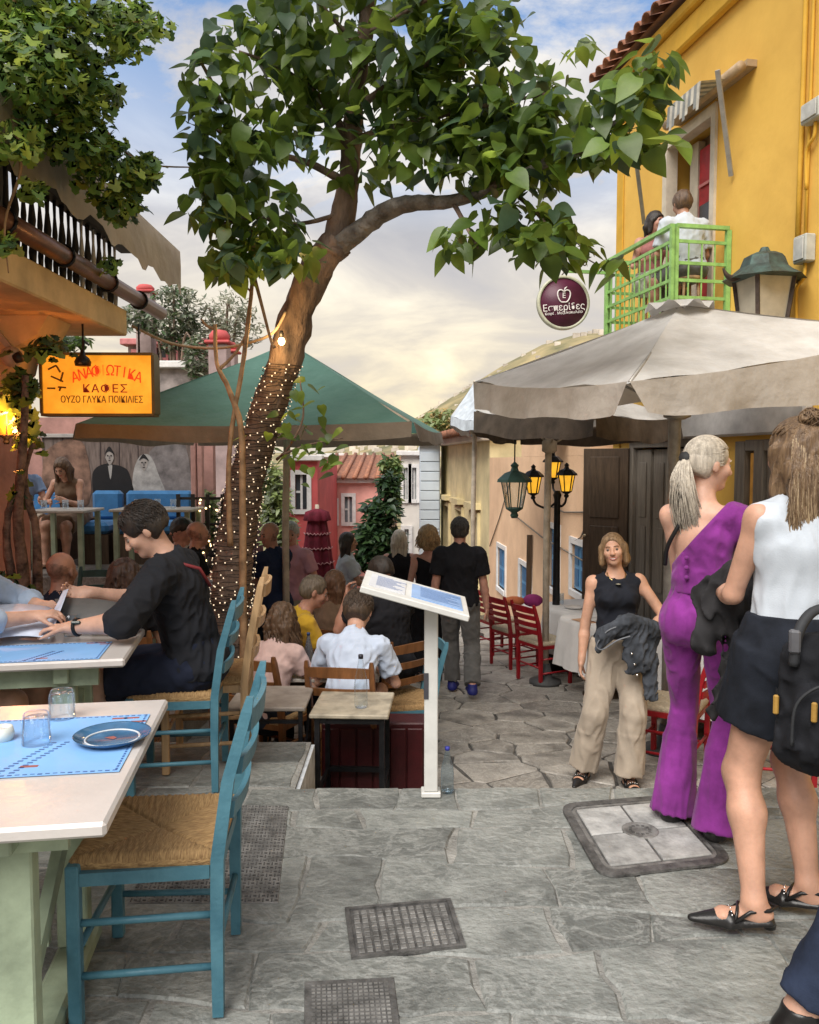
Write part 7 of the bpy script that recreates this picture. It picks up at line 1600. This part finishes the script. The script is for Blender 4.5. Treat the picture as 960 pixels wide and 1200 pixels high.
def fall(n, sd, mat, lo_z, name):
    r_ = np.random.RandomState(sd); K = 14; u = np.linspace(0, 1, K); out = []
    for i in range(n):
        x = r_.uniform(-1, 1); up_ = r_.uniform(0, 1); st = A20['hp'](x*.088*cos(up_*.9), -.062-.048*(1-x*x)*cos(up_)-.005, .02+.075*up_)
        en = A20['hp'](x*.125, -.085-.03*(1-x*x), lo_z*r_.uniform(.55, 1.12)); ph = r_.uniform(0, 6)
        mid = A20['hp'](x*.112, -.098-.035*(1-x*x), -.06)
        P = ((1-u)**2)[:, None]*st+(2*u*(1-u))[:, None]*mid+(u**2)[:, None]*en
        P = P+A20['hx'][None]*(.012*np.sin(u*7+ph)*u)[:, None]+A20['hy'][None]*(.008*np.sin(u*6+ph*2)*u-.01*u)[:, None]; out.append(P)
    strands(A20, np.array(out), .0023, mat, name)
fall(1200, 3, hm, -.30, 'loose_hair'); fall(700, 4, hm2, -.40, 'blonde_lengths')
f = Field(.007); f.ball(A20['hp'](-.01, -.075, .125), (.034, .030, .028)); f.noise = folds(66, .008, 90); mk('bun', f.solve(), hm, A20['root'])
r_ = np.random.RandomState(8); c = A20['hp'](-.01, -.075, .125); pa = []
for i in range(45):
    ax_ = nrm(r_.normal(size=3)); o1 = nrm(np.cross(ax_, [0, 0, 1.])); o2 = np.cross(ax_, o1); a = np.linspace(0, r_.uniform(2, 5), 10)+r_.uniform(0, 6); rr = r_.uniform(.026, .040); pa.append(c+rr*(np.cos(a)[:, None]*o1+np.sin(a)[:, None]*o2*.85)+ax_*.008)
strands(A20, pa, .0036, hm, 'bun_strands')
m = MB(); k = A20; m.tube([Vector(k['P3']+k['tx']*x-k['ty']*y+k['tz']*z) for x, y, z in ((-.075, .02, -.01), (-.06, .055, -.02), (-.03, .075, -.03), (.02, .08, -.035))], .006, 6); m.build('black_strap', M('strap_black'), A20['root'])
root = A20['root']; inv = Matrix.Rotation(-root.rotation_euler.z, 3, 'Z')
def loc20(px, py, Y): p = inv @ (at(px, py, Y)-root.location); return V3(*p)
drape('grey_jacket', 'charcoal jacket hung over the arm of the woman in white', 'jacket', root.location, root.rotation_euler.z, [
    (loc20(872, 675, 2.98), loc20(832, 700, 3.05), .075, .06, .07, .055), (loc20(850, 690, 3.02), loc20(826, 755, 3.02), .065, .05, .045, .035), (loc20(880, 690, 2.95), loc20(865, 790, 2.98), .06, .05, .045, .04), (loc20(862, 780, 2.98), loc20(838, 835, 3.0), .040, .035, .028, .022), (loc20(880, 760, 2.95), loc20(862, 805, 2.95), .05, .045, .03, .03)], charcoal, 62, .013, 18)
# rucksack carried low on her right
bp = at(962, 815, 2.45); t = thing('rucksack', 'black rucksack with tan zip pulls beside the dark skirt', 'bag', bp, rad(-18))
f = Field(.009); f.ec(V3(.0, 0, -.16), V3(.0, 0, .12), .13, .085, .11, .07, side=(1, 0, 0)); f.ec(V3(.01, -.07, -.14), V3(.01, -.06, .0), .10, .05, .09, .045, side=(1, 0, 0), k=.02); f.noise = folds(71, .007, 22); mk('bag_body', f.solve(), cloth('rucksack', (.014, .015, .019), .25), t)
m = MB(); m.tube(catmull([(-.085, -.06, .10), (-.075, -.06, .20), (-.03, -.02, .26), (.05, .03, .27)], 5), .016, 6); m.build('strap', M('webbing', (.03, .032, .036), .7), t)
m = MB(); m.box((-.102, -.085, .14), (-.07, -.055, .21), .006); m.build('buckle', M('buckle', (.10, .10, .11), .4), t)
for (x, y, z) in ((-.035, -.122, -.02), (-.128, -.035, -.03)): m = MB(); m.box((x-.008, y-.006, z-.03), (x+.008, y+.006, z+.03), .004); m.build('zip_pull', M('tan_pull', (.42, .24, .05), .6), t)
m = MB(); m.tube(catmull([(-.09, -.105, -.13), (-.08, -.115, .0), (.0, -.115, .06), (.09, -.10, .0)], 6), .005, 5); m.build('zip', M('webbing'), t)
# ---- 21 passer-by whose calf crosses the corner
human('passer-by in dark jeans stepping out of the frame', (1.40, 1.93, .004), rad(-88), 1.72, 'f', feet={'R': (.09, .22, .085), 'L': (-.06, -.44, .125)}, knees={'L': (0, 1, .2)}, foot_yaw=(0, 0), skin=fair, res=.010, top=dict(mat=greyt, sleeve=(1, .9), g=.02), bottom=dict(type='pants', mat=cloth('blue_jeans', (.022, .032, .062), .25), g=.014, gk=.018, flare=.016, amp=.005, len=.93), shoes=dict(type='shoe', mat=dk_shoe), hair=dict(style='long', mat=hb, len=.15), seed=72)
# ---- balcony couple
def on_bal(px, off): s_, _ = ypix(px, 300, off); p = yw(s_, -off, BALZ+.004); return p
stool = thing('stool', 'wooden stool under the man in white on the balcony', 'stool', on_bal(806, .33), YRZ, 'stools on the green balcony'); m = MB(); m.lathe([(.15, .42), (.15, .45), (.0001, .45)], 16); m.build('seat', natw, stool)
for k in range(4): a = pi/4+k*pi/2; m = MB(); m.tube([(.13*cos(a), .13*sin(a), 0), (.10*cos(a), .10*sin(a), .42)], .014, 6); m.build('leg', natw, stool)
p2 = on_bal(762, .36); place_copy(stool, p2, YRZ, 'wooden stool under the dark-haired woman on the balcony')
p1 = on_bal(806, .33); human('man in white shirt sitting on the green balcony, back turned', p1, rad(8), 1.76, 'm', pelvis=(0, 0, .545), lean=(12, 0, 0), head=(8, 0, 0), feet={'R': (.12, .38, .085), 'L': (-.12, .38, .085)}, hands={'R': (.17, .36, .72), 'L': (-.17, .36, .72)}, skin=tan, top=dict(mat=whitec, collar=True, sleeve=(.8, 0), g=.02), bottom=dict(type='pants', mat=greyt), hair=dict(style='short', mat=hb), seed=81)
human('dark-haired woman sitting on the balcony facing the man in white', p2, rad(188), 1.62, 'f', pelvis=(0, 0, .545), lean=(8, 0, 0), head=(6, 25, 0), feet={'R': (.1, .30, .085), 'L': (-.1, .30, .085)}, hands={'R': (.14, .3, .74), 'L': (-.14, .3, .74)}, skin=rosy, top=dict(mat=cloth('rose_top', (.35, .14, .13)), sleeve=(0, 0)), bottom=dict(type='skirt', mat=linenw, name='skirt'), hair=dict(style='long', mat=hd, len=.12), seed=82)
# ================================================================== TREES AND PLANTS
def leaf_mesh(name, L, W, heart=.25, curl=.18, n=5):
    """a pointed leaf along +x from its stalk, folded along the midrib and drooping at the tip"""
    vs = [(-.18*L, 0, .02*L), (0, 0, 0)]; fs = []; rows = []
    for i in range(n+1):
        u = i/n; w = W/2*(sin(pi*min(1, (u*.92+.08))**.62))*(1.0 if u < 1 else 0); x = L*u-(heart*L*.18 if i == 0 else 0); z = -curl*L*u*u+.012*L*sin(7*u)
        if i == n: vs.append((L, 0, -curl*L)); rows.append((len(vs)-1,))
        else: vs += [(x, -w, z+.16*w), (L*u, 0, z), (x, w, z+.16*w)]; k = len(vs); rows.append((k-3, k-2, k-1))
    for a, b in zip(rows[:-1], rows[1:]):
        if len(b) == 3: fs += [(a[0], b[0], b[1], a[1]), (a[1], b[1], b[2], a[2])]
        else: fs += [(a[0], b[0], a[1]), (a[1], b[0], a[2])]
    me = MB(); me.add(vs, fs, True); return me
def lobed_mesh(L):
    pts = [(0, 0), (.12, .30), (.02, .48), (.34, .44), (.42, .62), (.62, .34), (.80, .36), (1.0, 0)]
    m = MB(); vs = [(0, 0, 0), (.45*L, 0, 0)]+[(x*L, y*L*.9, .06*L*(y)-.16*L*x*x) for x, y in pts[1:]]+[(x*L, -y*L*.9, .06*L*y-.16*L*x*x) for x, y in pts[1:-1]]
    n = len(pts)-1; fs = [(0, 1, 2)]+[(1, 2+i+1, 2+i) for i in range(n-1)]; b = 2+n
    fs = [(0, 1, 2)[::-1]]+[(1, 2+i, 2+i+1)[::-1] for i in range(n-1)]+[(0, 1, b)]+[(1, b+i, b+i+1) for i in range(n-2)]+[(1, b+n-2, 1+n)]
    return m.add(vs, fs, True)
def scatter(protoM, mats_n, P, dirs, ups, scl):
    """merge transformed copies of a small mesh (numpy)"""
    V0 = np.array(protoM.v); F4 = [f for f in protoM.f if len(f) == 4]; F3 = [f for f in protoM.f if len(f) == 3]
    x = dirs/np.linalg.norm(dirs, axis=1, keepdims=True); z = ups-(ups*x).sum(1, keepdims=True)*x; z /= np.linalg.norm(z, axis=1, keepdims=True)+1e-9; y = np.cross(z, x)
    V = P[:, None]+scl[:, None, None]*(V0[None, :, :1]*x[:, None]+V0[None, :, 1:2]*y[:, None]+V0[None, :, 2:]*z[:, None])
    N_, k = len(P), len(V0); off = (np.arange(N_)*k)[:, None, None]
    tri = np.array(F3+[t for f in F4 for t in ((f[0], f[1], f[2]), (f[0], f[2], f[3]))]); Q = (tri[None]+off).reshape(-1, 3)
    mi = np.repeat(np.random.RandomState(3).randint(0, mats_n, N_), len(tri))
    return V.reshape(-1, 3), Q, mi, (x, y, z)
def foliage(root, protoM, mats, P, dirs, ups, scl, n_single, name='leaf'):
    d = np.linalg.norm(P-np.array([0, 0, H]), axis=1)/scl; order = np.argsort(d); 
    vis = [i for i in order]; single = np.array(vis[:n_single], int); rest = np.array(vis[n_single:], int); b = np.array(root.location)
    if len(rest):
        V, Q, mi, _ = scatter(protoM, len(mats), P[rest]-b, dirs[rest], ups[rest], scl[rest]); tag(link('foliage', npmesh('foliage', V, Q, True, mi), mats, root), kind='stuff')
    if len(single):
        _, _, _, (x, y, z) = scatter(protoM, 1, P[single], dirs[single], ups[single], scl[single]); mes = []
        for m_ in mats: me = protoM.mesh(name); me.materials.append(m_); mes.append(me)
        for k in range(len(single)):
            o = bpy.data.objects.new(name, mes[k % len(mes)]); COL.objects.link(o); o.parent = root
            R = Matrix((x[k], y[k], z[k])).transposed().to_4x4(); R.translation = P[single[k]]-b; o.matrix_local = R @ Matrix.Scale(scl[single[k]], 4)
rng = np.random.RandomState(21)
bark = M('mulberry_bark', (.19, .13, .095), .85, .4, 7, .9, 22, col2=(.06, .042, .034), bdist=.03, stretch=(1, 1, .35), detail=9)
barkg = M('grey_bark', (.17, .15, .13), .85, .4, 9, .9, 26, col2=(.06, .05, .045), bdist=.025, detail=9)
lA = leafmat('leaf_deep', (.080, .140, .024), (.048, .092, .014), .46); lB = leafmat('leaf_mid', (.105, .180, .028), (.062, .118, .016), .48); lC = leafmat('leaf_bright', (.16, .25, .04), (.10, .17, .025), .5); lD = leafmat('leaf_bluish', (.07, .125, .065), (.04, .08, .04), .28)
# ---- the mulberry
TD = 6.1
tr_pts = [(268, 735, 6.0), (272, 690, 6.0), (278, 620, 6.05), (290, 560, 6.1), (308, 500, 6.1), (330, 435, 6.1), (350, 365, 6.1), (372, 312, 6.05), (398, 282, 6.0)]
tw = [at(*p) for p in tr_pts]; base = Vector((tw[0].x, tw[0].y, zs(tw[0].y)))
tree = thing('mulberry_tree', 'leaning mulberry tree with fairy lights wound round its trunk', 'tree', base)
def limb(pts, r0, r1, name, mat, parent, n=12, wob=.012, seed=0, sub=5):
    P = catmull(pts, sub); k = len(P); m = MB(); r = random.Random(seed)
    rs_ = [(r0+(r1-r0)*(i/(k-1))**.8)*(1+r.uniform(-.07, .07)) for i in range(k)]; m.tube(P, rs_, n)
    vs = []
    for i, v in enumerate(m.v):
        v = Vector(v); c = P[min(i//n, k-1)]; d = (v-c); a = (i % n); g = 1+.10*sin(a*2.1+i*.05)+.06*sin(a*5+i*.31)+r.uniform(-.03, .03); vs.append(tuple(c+d*g))
    m.v = vs; return m.build(name, mat, parent)
L0 = lambda v: Vector(v)-base
limb([Vector((0, 0, -.05))]+[L0(p) for p in tw], .152, .106, 'trunk', bark, tree, 18, seed=1, sub=6)
fork = tw[-1]
def lp(*pts): return [L0(at(*p)) for p in pts]
limb(lp((385, 298, 6.0), (400, 262, 6.0), (408, 215, 5.95), (412, 165, 5.9), (418, 110, 5.8), (428, 40, 5.7), (432, -40, 5.6)), .105, .04, 'limb', bark, tree, 12, seed=2)
limb(lp((390, 292, 6.0), (425, 268, 5.9), (455, 246, 5.75), (490, 237, 5.6), (530, 236, 5.4), (590, 215, 5.15), (660, 180, 4.9), (730, 140, 4.6)), .085, .018, 'limb', barkg, tree, 10, seed=3)
for k, pts in enumerate([((412, 170, 5.9), (380, 120, 5.8), (330, 80, 5.7), (280, 60, 5.6)), ((408, 215, 5.95), (360, 190, 5.8), (300, 175, 5.6), (250, 150, 5.5)), ((415, 130, 5.85), (470, 90, 5.6), (540, 60, 5.4), (600, 60, 5.2)), ((412, 165, 5.9), (460, 150, 5.6), (540, 130, 5.3), (640, 110, 5.0)),
                       ((400, 250, 6.0), (350, 262, 5.8), (300, 255, 5.6), (260, 262, 5.5)), ((530, 236, 5.4), (545, 262, 5.2), (560, 290, 5.0)), ((660, 180, 4.9), (705, 175, 4.7), (770, 165, 4.4)), ((700, 160, 4.75), (735, 110, 4.5), (765, 70, 4.35)), ((590, 215, 5.15), (630, 250, 4.9), (655, 285, 4.8)), ((425, 60, 5.7), (380, 10, 5.6), (330, -40, 5.5)), ((428, 40, 5.7), (500, 0, 5.4), (560, -40, 5.2)), ((280, 170, 5.6), (250, 100, 5.5), (228, 60, 5.4))]):
    limb(lp(*pts), .035 if k < 4 else .018, .008, 'branch', bark, tree, 7, seed=10+k)
blobs = [(400, 10, 5.6, 125, 70, 150), (310, 60, 5.7, 70, 70, 120), (250, 105, 5.4, 38, 45, 42), (500, 55, 5.4, 85, 75, 140), (590, 105, 5.15, 70, 65, 115), (440, 105, 5.7, 95, 45, 85), (350, 150, 5.7, 75, 45, 90), (268, 175, 5.5, 50, 52, 85), (252, 235, 5.4, 42, 42, 60), (300, 245, 5.6, 55, 48, 80), (338, 290, 5.5, 42, 32, 36), (275, 300, 5.4, 38, 25, 34), (500, 165, 5.5, 75, 45, 90), (560, 185, 5.2, 60, 45, 80), (620, 180, 5.0, 55, 50, 85), (650, 125, 4.9, 40, 40, 42),
         (608, 265, 4.95, 58, 40, 72), (655, 282, 4.8, 34, 32, 46), (540, 285, 5.05, 30, 20, 16), (690, 170, 4.7, 38, 30, 40), (735, 165, 4.55, 45, 20, 30), (745, 115, 4.5, 32, 38, 36), (765, 75, 4.4, 30, 26, 20), (705, 120, 4.65, 24, 30, 12), (675, 55, 4.9, 30, 18, 7), (560, 30, 5.3, 60, 50, 70), (420, -90, 5.5, 190, 60, 130), (240, 150, 5.4, 30, 30, 22), (500, 110, 5.5, 60, 50, 70), (560, 150, 5.3, 55, 40, 50), (430, 200, 5.8, 40, 26, 16), (380, 60, 5.8, 70, 60, 60), (785, 165, 4.4, 14, 10, 4), (700, 300, 4.8, 14, 14, 5), (720, 310, 4.8, 10, 14, 4)]
P, D_, U_ = [], [], []
for (px, py, Y, rx, ry, n) in blobs:
    for k in range(int(n*1.3)):
        while True:
            q = rng.uniform(-1, 1, 3)
            if (q*q).sum() < 1: break
        p = at(px+q[0]*rx, py+q[1]*ry, Y+q[2]*max(.35, rx/960*Y*.8)); P.append(p)
        a = rng.uniform(0, 2*pi); D_.append((cos(a)*.75+q[0]*.4, sin(a)*.75, rng.uniform(-1.25, .1))); U_.append((rng.normal()*.5, rng.normal()*.5-.35, 1))
P, D_, U_ = np.array(P), np.array(D_, float), np.array(U_, float); leafM = leaf_mesh('leaf', .140, .104, n=7)
foliage(tree, leafM, [lA, lB, lB, lD, lC], P, D_, U_, rng.uniform(.62, 1.3, len(P)), 300)
# shoots with young leaves by the trunk
P = np.array([at(x+rng.normal()*14, y+rng.normal()*16, 5.75+rng.normal()*.08) for x, y, n in ((352, 455, 6), (360, 490, 8), (345, 500, 8), (385, 520, 8), (400, 518, 6), (355, 525, 8), (330, 505, 6)) for _ in range(n)])
D_ = np.stack([rng.normal(size=len(P)), rng.normal(size=len(P))*.5, rng.uniform(-1.1, .2, len(P))], 1); U_ = np.stack([rng.normal(size=len(P))*.4, -.6+rng.normal(size=len(P))*.3, np.ones(len(P))], 1)
sh_ = thing('mulberry_shoot', 'young leafy shoot growing from the trunk over the green parasol', 'plant', at(322, 530, 5.9)); limb([Vector((0, .1, -.05)), Vector((.12, -.05, .05)), Vector((.22, -.1, .25)), Vector((.2, -.1, .5))], .012, .004, 'stem', bark, sh_, 6); limb([Vector((0.05, 0, -.02)), Vector((.25, -.1, .05)), Vector((.5, -.12, .1))], .011, .004, 'stem', bark, sh_, 6)
foliage(sh_, leafM, [lC, lB, lA], P, D_, U_, rng.uniform(.5, .85, len(P)), 60)
# bare young stems left of the trunk
st = thing('bare_sapling', 'pale bare sapling with forked stems left of the trunk', 'tree', (at(283, 650, 5.6).x, 5.6, zs(5.6)))
b2 = Vector(st.location); q5 = lambda *pts: [at(x, y, 5.6)-b2 for x, y in pts]
brk = M('young_bark', (.34, .20, .10), .7, .25, 12, .4, 40)
limb([Vector((0, 0, 0))]+q5((285, 640), (284, 560), (282, 500), (268, 455), (254, 425), (252, 380)), .030, .012, 'stem', brk, st, 8)
limb(q5((270, 640), (268, 560), (272, 500), (284, 430), (293, 360), (297, 310), (296, 270)), .020, .011, 'stem', brk, st, 8); limb(q5((258, 432), (275, 415), (290, 390)), .012, .010, 'stem', brk, st, 7); limb(q5((252, 385), (243, 382), (236, 374)), .012, .006, 'stem', brk, st, 7); limb(q5((297, 320), (318, 400), (322, 405)), .012, .010, 'stem', brk, st, 7); limb(q5((296, 345), (285, 330), (282, 322)), .008, .005, 'stem', brk, st, 6)
P = np.array([at(285+rng.normal()*22, 285+rng.normal()*16, 5.5+rng.normal()*.1) for _ in range(70)]); n_ = len(P)
foliage(st, leafM, [lC, lB], P, np.stack([rng.normal(size=n_), rng.normal(size=n_)*.6, rng.uniform(-1.3, -.1, n_)], 1), np.stack([rng.normal(size=n_)*.4, -.5+rng.normal(size=n_)*.3, np.ones(n_)], 1), rng.uniform(.4, .7, n_), 40)
# rope and lights
t = thing('rope', 'slack rope tied from the house corner to the mulberry', 'rope', at(155, 380, 6.6)); o = Vector(t.location); m = MB()
m.tube(catmull([at(155, 382, 6.7)-o, at(200, 402, 6.5)-o, at(250, 408, 6.3)-o, at(290, 402, 6.1)-o, at(320, 390, 5.95)-o, at(335, 365, 5.93)-o], 5), .011, 6); m.build('cord', M('rope', (.40, .30, .20), .8), t)
t = thing('bulb_light', 'lit bare bulb clipped to the mulberry trunk', 'lamp', at(330, 400, 5.86)); m = MB(); m.sphere((0, 0, 0), .024, 12, 9, (1, 1, 1.15)); m.build('bulb', M('warm_bulb', (1, .75, .35), .4, .02, 3, 0, emit=10), t); m = MB(); m.lathe([(.014, .025), (.018, .05), (.012, .075), (.0001, .076)], 10); m.build('socket', blackm, t)
L = bpy.data.lights.new('bulb_lamp', 'POINT'); L.energy = 4; L.color = (1, .62, .25); L.shadow_soft_size = .04; lo3 = bpy.data.objects.new('bulb_glow', L); COL.objects.link(lo3); lo3.parent = t; lo3.location = (-.02, -.08, .02)
t = thing('fairy_lights', 'fairy lights wound round the mulberry trunk', 'string lights', base); path = catmull([Vector((0, 0, -.05))]+[L0(p) for p in tw], 6); m = MB(); mw = MB(); wire = []
tot = 44*11
for i in range(1000):
    u = .08+.60*i/1000; f_ = u*(len(path)-1); k = int(f_); c = path[k].lerp(path[min(k+1, len(path)-1)], f_-k); r_ = .152+(.106-.152)*u**.8; a = i*.55+rng.normal()*.15; p = c+Vector((cos(a), sin(a), rng.normal()*.06))*(r_*1.10+.012); wire.append(p)
    if i % 2 == 0: m.sphere(p, .0056, 5, 4)
mw.tube(wire, .003, 4); mw.build('wire', M('wire_dark', (.03, .02, .015), .6), t); tag(m.build('light_bulbs', M('fairy_white', (1, .80, .55), .4, .02, 3, 0, emit=.5), t), kind='stuff')
# ---- climbing vine over the left house
lV = leafmat('vine_leaf', (.12, .22, .04), (.065, .14, .024), .42); lV2 = leafmat('vine_leaf_dark', (.05, .11, .028), (.025, .06, .016), .32); lV3 = leafmat('vine_leaf_lime', (.23, .31, .055), (.14, .21, .035), .45)
vine = thing('climbing_vine', 'dense grape vine hanging over the left house and its awning', 'vine', (-2.6, 4.6, 3.4)); vb = Vector(vine.location)
vbl = [(40, 30, 4.6, 75, 50, 330), (60, 100, 4.6, 70, 45, 330), (120, 40, 4.9, 60, 45, 220), (150, 20, 5.2, 40, 30, 110), (90, 160, 4.8, 50, 40, 230), (125, 195, 5.0, 42, 42, 230), (145, 235, 5.2, 26, 28, 100), (165, 195, 5.2, 24, 22, 70), (20, 160, 4.4, 40, 30, 130), (178, 190, 5.3, 16, 12, 26), (40, 220, 4.5, 14, 14, 26), (8, 285, 4.4, 12, 16, 22), (20, 0, 4.5, 80, 40, 260), (30, 60, 4.3, 60, 50, 200), (110, 110, 5.0, 34, 34, 110), (185, 30, 5.5, 18, 16, 26), (128, 310, 6.0, 8, 18, 16), (60, -50, 4.6, 110, 40, 200)]
P, D_, U_ = [], [], []
for (px, py, Y, rx, ry, n) in vbl:
    for k in range(int(n*1.4)):
        while True:
            q = rng.uniform(-1, 1, 3)
            if (q*q).sum() < 1: break
        P.append(at(px+q[0]*rx, py+q[1]*ry, Y+q[2]*.45)); a = rng.uniform(0, 2*pi); D_.append((cos(a)*.8, sin(a)*.8-.2, rng.uniform(-1.1, .1))); U_.append((rng.normal()*.5+.3, rng.normal()*.4-.5, 1))
foliage(vine, lobed_mesh(.070), [lV, lV2, lV, lV3, lV3], np.array(P), np.array(D_, float), np.array(U_, float), rng.uniform(.6, 1.25, len(P)), 260)
for k, pts in enumerate([((10, -20, 4.5), (40, 60, 4.6), (80, 120, 4.7), (140, 215, 5.1)), ((60, 30, 4.6), (130, 30, 5.0), (190, 20, 5.5)), ((120, 150, 4.9), (165, 190, 5.2), (225, 196, 5.8)), ((20, 150, 4.4), (24, 200, 4.4), (6, 260, 4.4), (10, 320, 4.4)), ((40, 100, 4.5), (95, 170, 4.7), (125, 200, 4.9))]):
    limb([at(*p)-vb for p in pts], .012, .004, 'stem', brk, vine, 6, seed=k)
# gnarled vine stems by the wall lamp with a few leaves
vs_ = thing('old_vine', 'gnarled old vine stems climbing by the amber wall lamp', 'vine', (at(32, 700, 5.2).x, 5.2, -.35)); vb = Vector(vs_.location); qv = lambda Y, *pts: [at(x, y, Y)-vb for x, y in pts]
barkv = M('vine_bark', (.19, .105, .07), .85, .4, 14, .8, 40, bdist=.02)
limb([Vector((0, 0, 0))]+qv(5.2, (28, 690), (22, 620), (24, 560), (28, 500), (30, 440)), .045, .02, 'stem', barkv, vs_, 9, seed=1); limb([Vector((.05, .03, 0))]+qv(5.25, (44, 680), (42, 620), (34, 590), (28, 560), (35, 530), (40, 520)), .035, .014, 'stem', barkv, vs_, 8, seed=2); limb(qv(5.2, (18, 700), (8, 640), (10, 600), (20, 575)), .03, .02, 'stem', barkv, vs_, 8, seed=3)
vbl = [(22, 458, 5.4, 18, 20, 80), (30, 505, 5.4, 12, 20, 45), (24, 455, 5.4, 12, 12, 30), (20, 575, 5.2, 8, 14, 16), (10, 690, 5.2, 22, 16, 50), (55, 405, 5.6, 16, 12, 50)]
P = np.array([at(px+rng.normal()*rx*.6, py+rng.normal()*ry*.6, Y+rng.normal()*.12) for (px, py, Y, rx, ry, n) in vbl for _ in range(n)]); n_ = len(P)
foliage(vs_, lobed_mesh(.09), [lV2, lV, lV2], P, np.stack([rng.normal(size=n_), rng.normal(size=n_)*.6, rng.uniform(-1.1, .1, n_)], 1), np.stack([rng.normal(size=n_)*.5, -.6+rng.normal(size=n_)*.3, np.ones(n_)], 1), rng.uniform(.6, 1.2, n_), 120)
# ---- background trees
def bgtree(label, spots, base, mats, leafL, n, trunk_r=.12, name='tree', dirz=(-.8, .4), seed=1, narrow=.45):
    t = thing(name, label, 'tree', base); b = Vector(base); r = np.random.RandomState(seed); c0 = sum((at(x, y, Y) for x, y, Y, rx, ry in spots), Vector())/len(spots)-b
    limb([Vector((0, 0, 0)), c0*.4+Vector((.1, 0, 0)), c0], trunk_r, trunk_r*.4, 'trunk', bark, t, 8)
    for k, (x, y, Y, rx, ry) in enumerate(spots): limb([c0*.55, (c0*.5+(at(x, y, Y)-b)*.5)+Vector((0, 0, .1)), at(x, y, Y)-b], trunk_r*.45, trunk_r*.12, 'limb', bark, t, 6, seed=k)
    P, D, U = [], [], []; A_ = sum(rx*ry for *_, rx, ry in spots)
    for (x, y, Y, rx, ry) in spots:
        for k in range(int(n*rx*ry/A_)):
            while True:
                q = r.uniform(-1, 1, 3)
                if .12 < (q*q).sum() < 1: break
            P.append(at(x+q[0]*rx, y+q[1]*ry, Y+q[2]*rx/960*Y)); D.append(r.normal(size=3)*np.array([1, 1, .3])+np.array([0, 0, r.uniform(*dirz)])); U.append((r.normal()*.5, r.normal()*.5-.3, 1))
    foliage(t, leaf_mesh('leaf', leafL, leafL*narrow, 0, .1, 3), mats, np.array(P), np.array(D), np.array(U), r.uniform(.7, 1.3, len(P)), 0); return t
dkA = leafmat('evergreen', (.028, .065, .024), (.014, .035, .014), .15); dkB = leafmat('evergreen_mid', (.05, .10, .03), (.028, .06, .018), .2); olv = leafmat('olive_leaf', (.15, .17, .12), (.08, .10, .07), .2); olv2 = leafmat('olive_light', (.26, .27, .20), (.15, .16, .11), .25); lgt = leafmat('light_leaf', (.20, .25, .10), (.12, .165, .065), .35)
bgtree('dark evergreen tree in front of the pink house', [(448, 600, 19, 22, 18), (440, 630, 19, 26, 24), (455, 570, 19, 12, 16), (430, 655, 19, 18, 14), (460, 640, 19, 14, 22)], (at(447, 660, 19).x, 19, zs(19)), [dkA, dkA, dkB], .20, 2600, .14, 'evergreen_tree', seed=2)
bgtree('yellow-green tree beside the white house', [(462, 552, 24, 9, 18), (460, 580, 24, 8, 18), (455, 545, 24, 10, 10)], (at(461, 600, 24).x, 24, zs(24)), [dkB, lgt], .2, 900, .12, 'street_tree', seed=3)
bgtree('rounded green tree crown above the pink roof', [(430, 548, 36, 26, 12), (415, 552, 36, 14, 12), (445, 552, 36, 12, 10)], (at(430, 600, 36).x, 36, zs(36)), [dkB, lgt, dkB], .3, 1300, .2, 'street_tree', seed=4)
bgtree('pale feathery bush behind the trunk', [(322, 590, 12.5, 18, 30), (328, 625, 12.5, 20, 26), (316, 560, 12.5, 12, 20)], (at(324, 650, 12.5).x, 12.5, zs(12.5)), [lgt, olv, lgt], .13, 1700, .06, 'bush', seed=5)
bgtree('silvery olive tree above the old grey house', [(235, 375, 19.5, 24, 28), (270, 365, 19.5, 24, 26), (255, 395, 19.5, 30, 22), (290, 385, 19.5, 20, 26)], (at(262, 430, 19.5).x, 19.5, zs(19.5)), [olv2, olv, olv2], .16, 1500, .12, 'olive_tree', dirz=(-.1, .9), seed=6, narrow=.28)
bgtree('grey-green creeper clump over the hillside house', [(195, 375, 19, 34, 22), (205, 345, 19, 26, 12), (222, 390, 19, 12, 26), (160, 372, 19, 20, 18), (205, 400, 19, 20, 16), (230, 420, 18.2, 14, 30)], (at(200, 430, 19).x, 19, zs(19)), [olv, olv2, dkB], .15, 2600, .1, 'creeper', seed=7, narrow=.4)
bgtree('leafy bush behind the box sign top', [(70, 405, 8.6, 14, 8), (85, 400, 8.6, 20, 10), (62, 440, 8.6, 8, 20)], (at(75, 440, 8.6).x, 8.6, 2.1), [dkB, lV], .09, 350, .012, 'bush', seed=8)
bgtree('sparse grey-green tree behind the amber lanterns', [(610, 512, 24, 40, 18), (640, 520, 24, 22, 14), (585, 520, 24, 14, 12), (660, 510, 24, 20, 16)], (at(612, 560, 24).x, 24, zs(24)), [olv, olv2, dkB], .22, 1300, .12, 'street_tree', seed=9)
bgtree('scrubby trees on the slope below the hill', [(500, 500, 60, 30, 10), (520, 492, 60, 26, 14), (470, 506, 60, 30, 8), (545, 505, 60, 20, 12)], (at(505, 540, 60).x, 60, -12), [lgt, M('dry_leaf', (.35, .24, .09), .8, .2), lgt], .5, 1400, .2, 'scrub', seed=10)
bgtree('warm-lit shrub behind the lattice lights', [(240, 590, 10.2, 16, 16), (250, 615, 10.2, 12, 18), (236, 630, 10.2, 14, 14)], (at(245, 640, 10.2).x, 10.2, zs(10.2)), [lgt, dkB], .08, 700, .03, 'bush', seed=11)
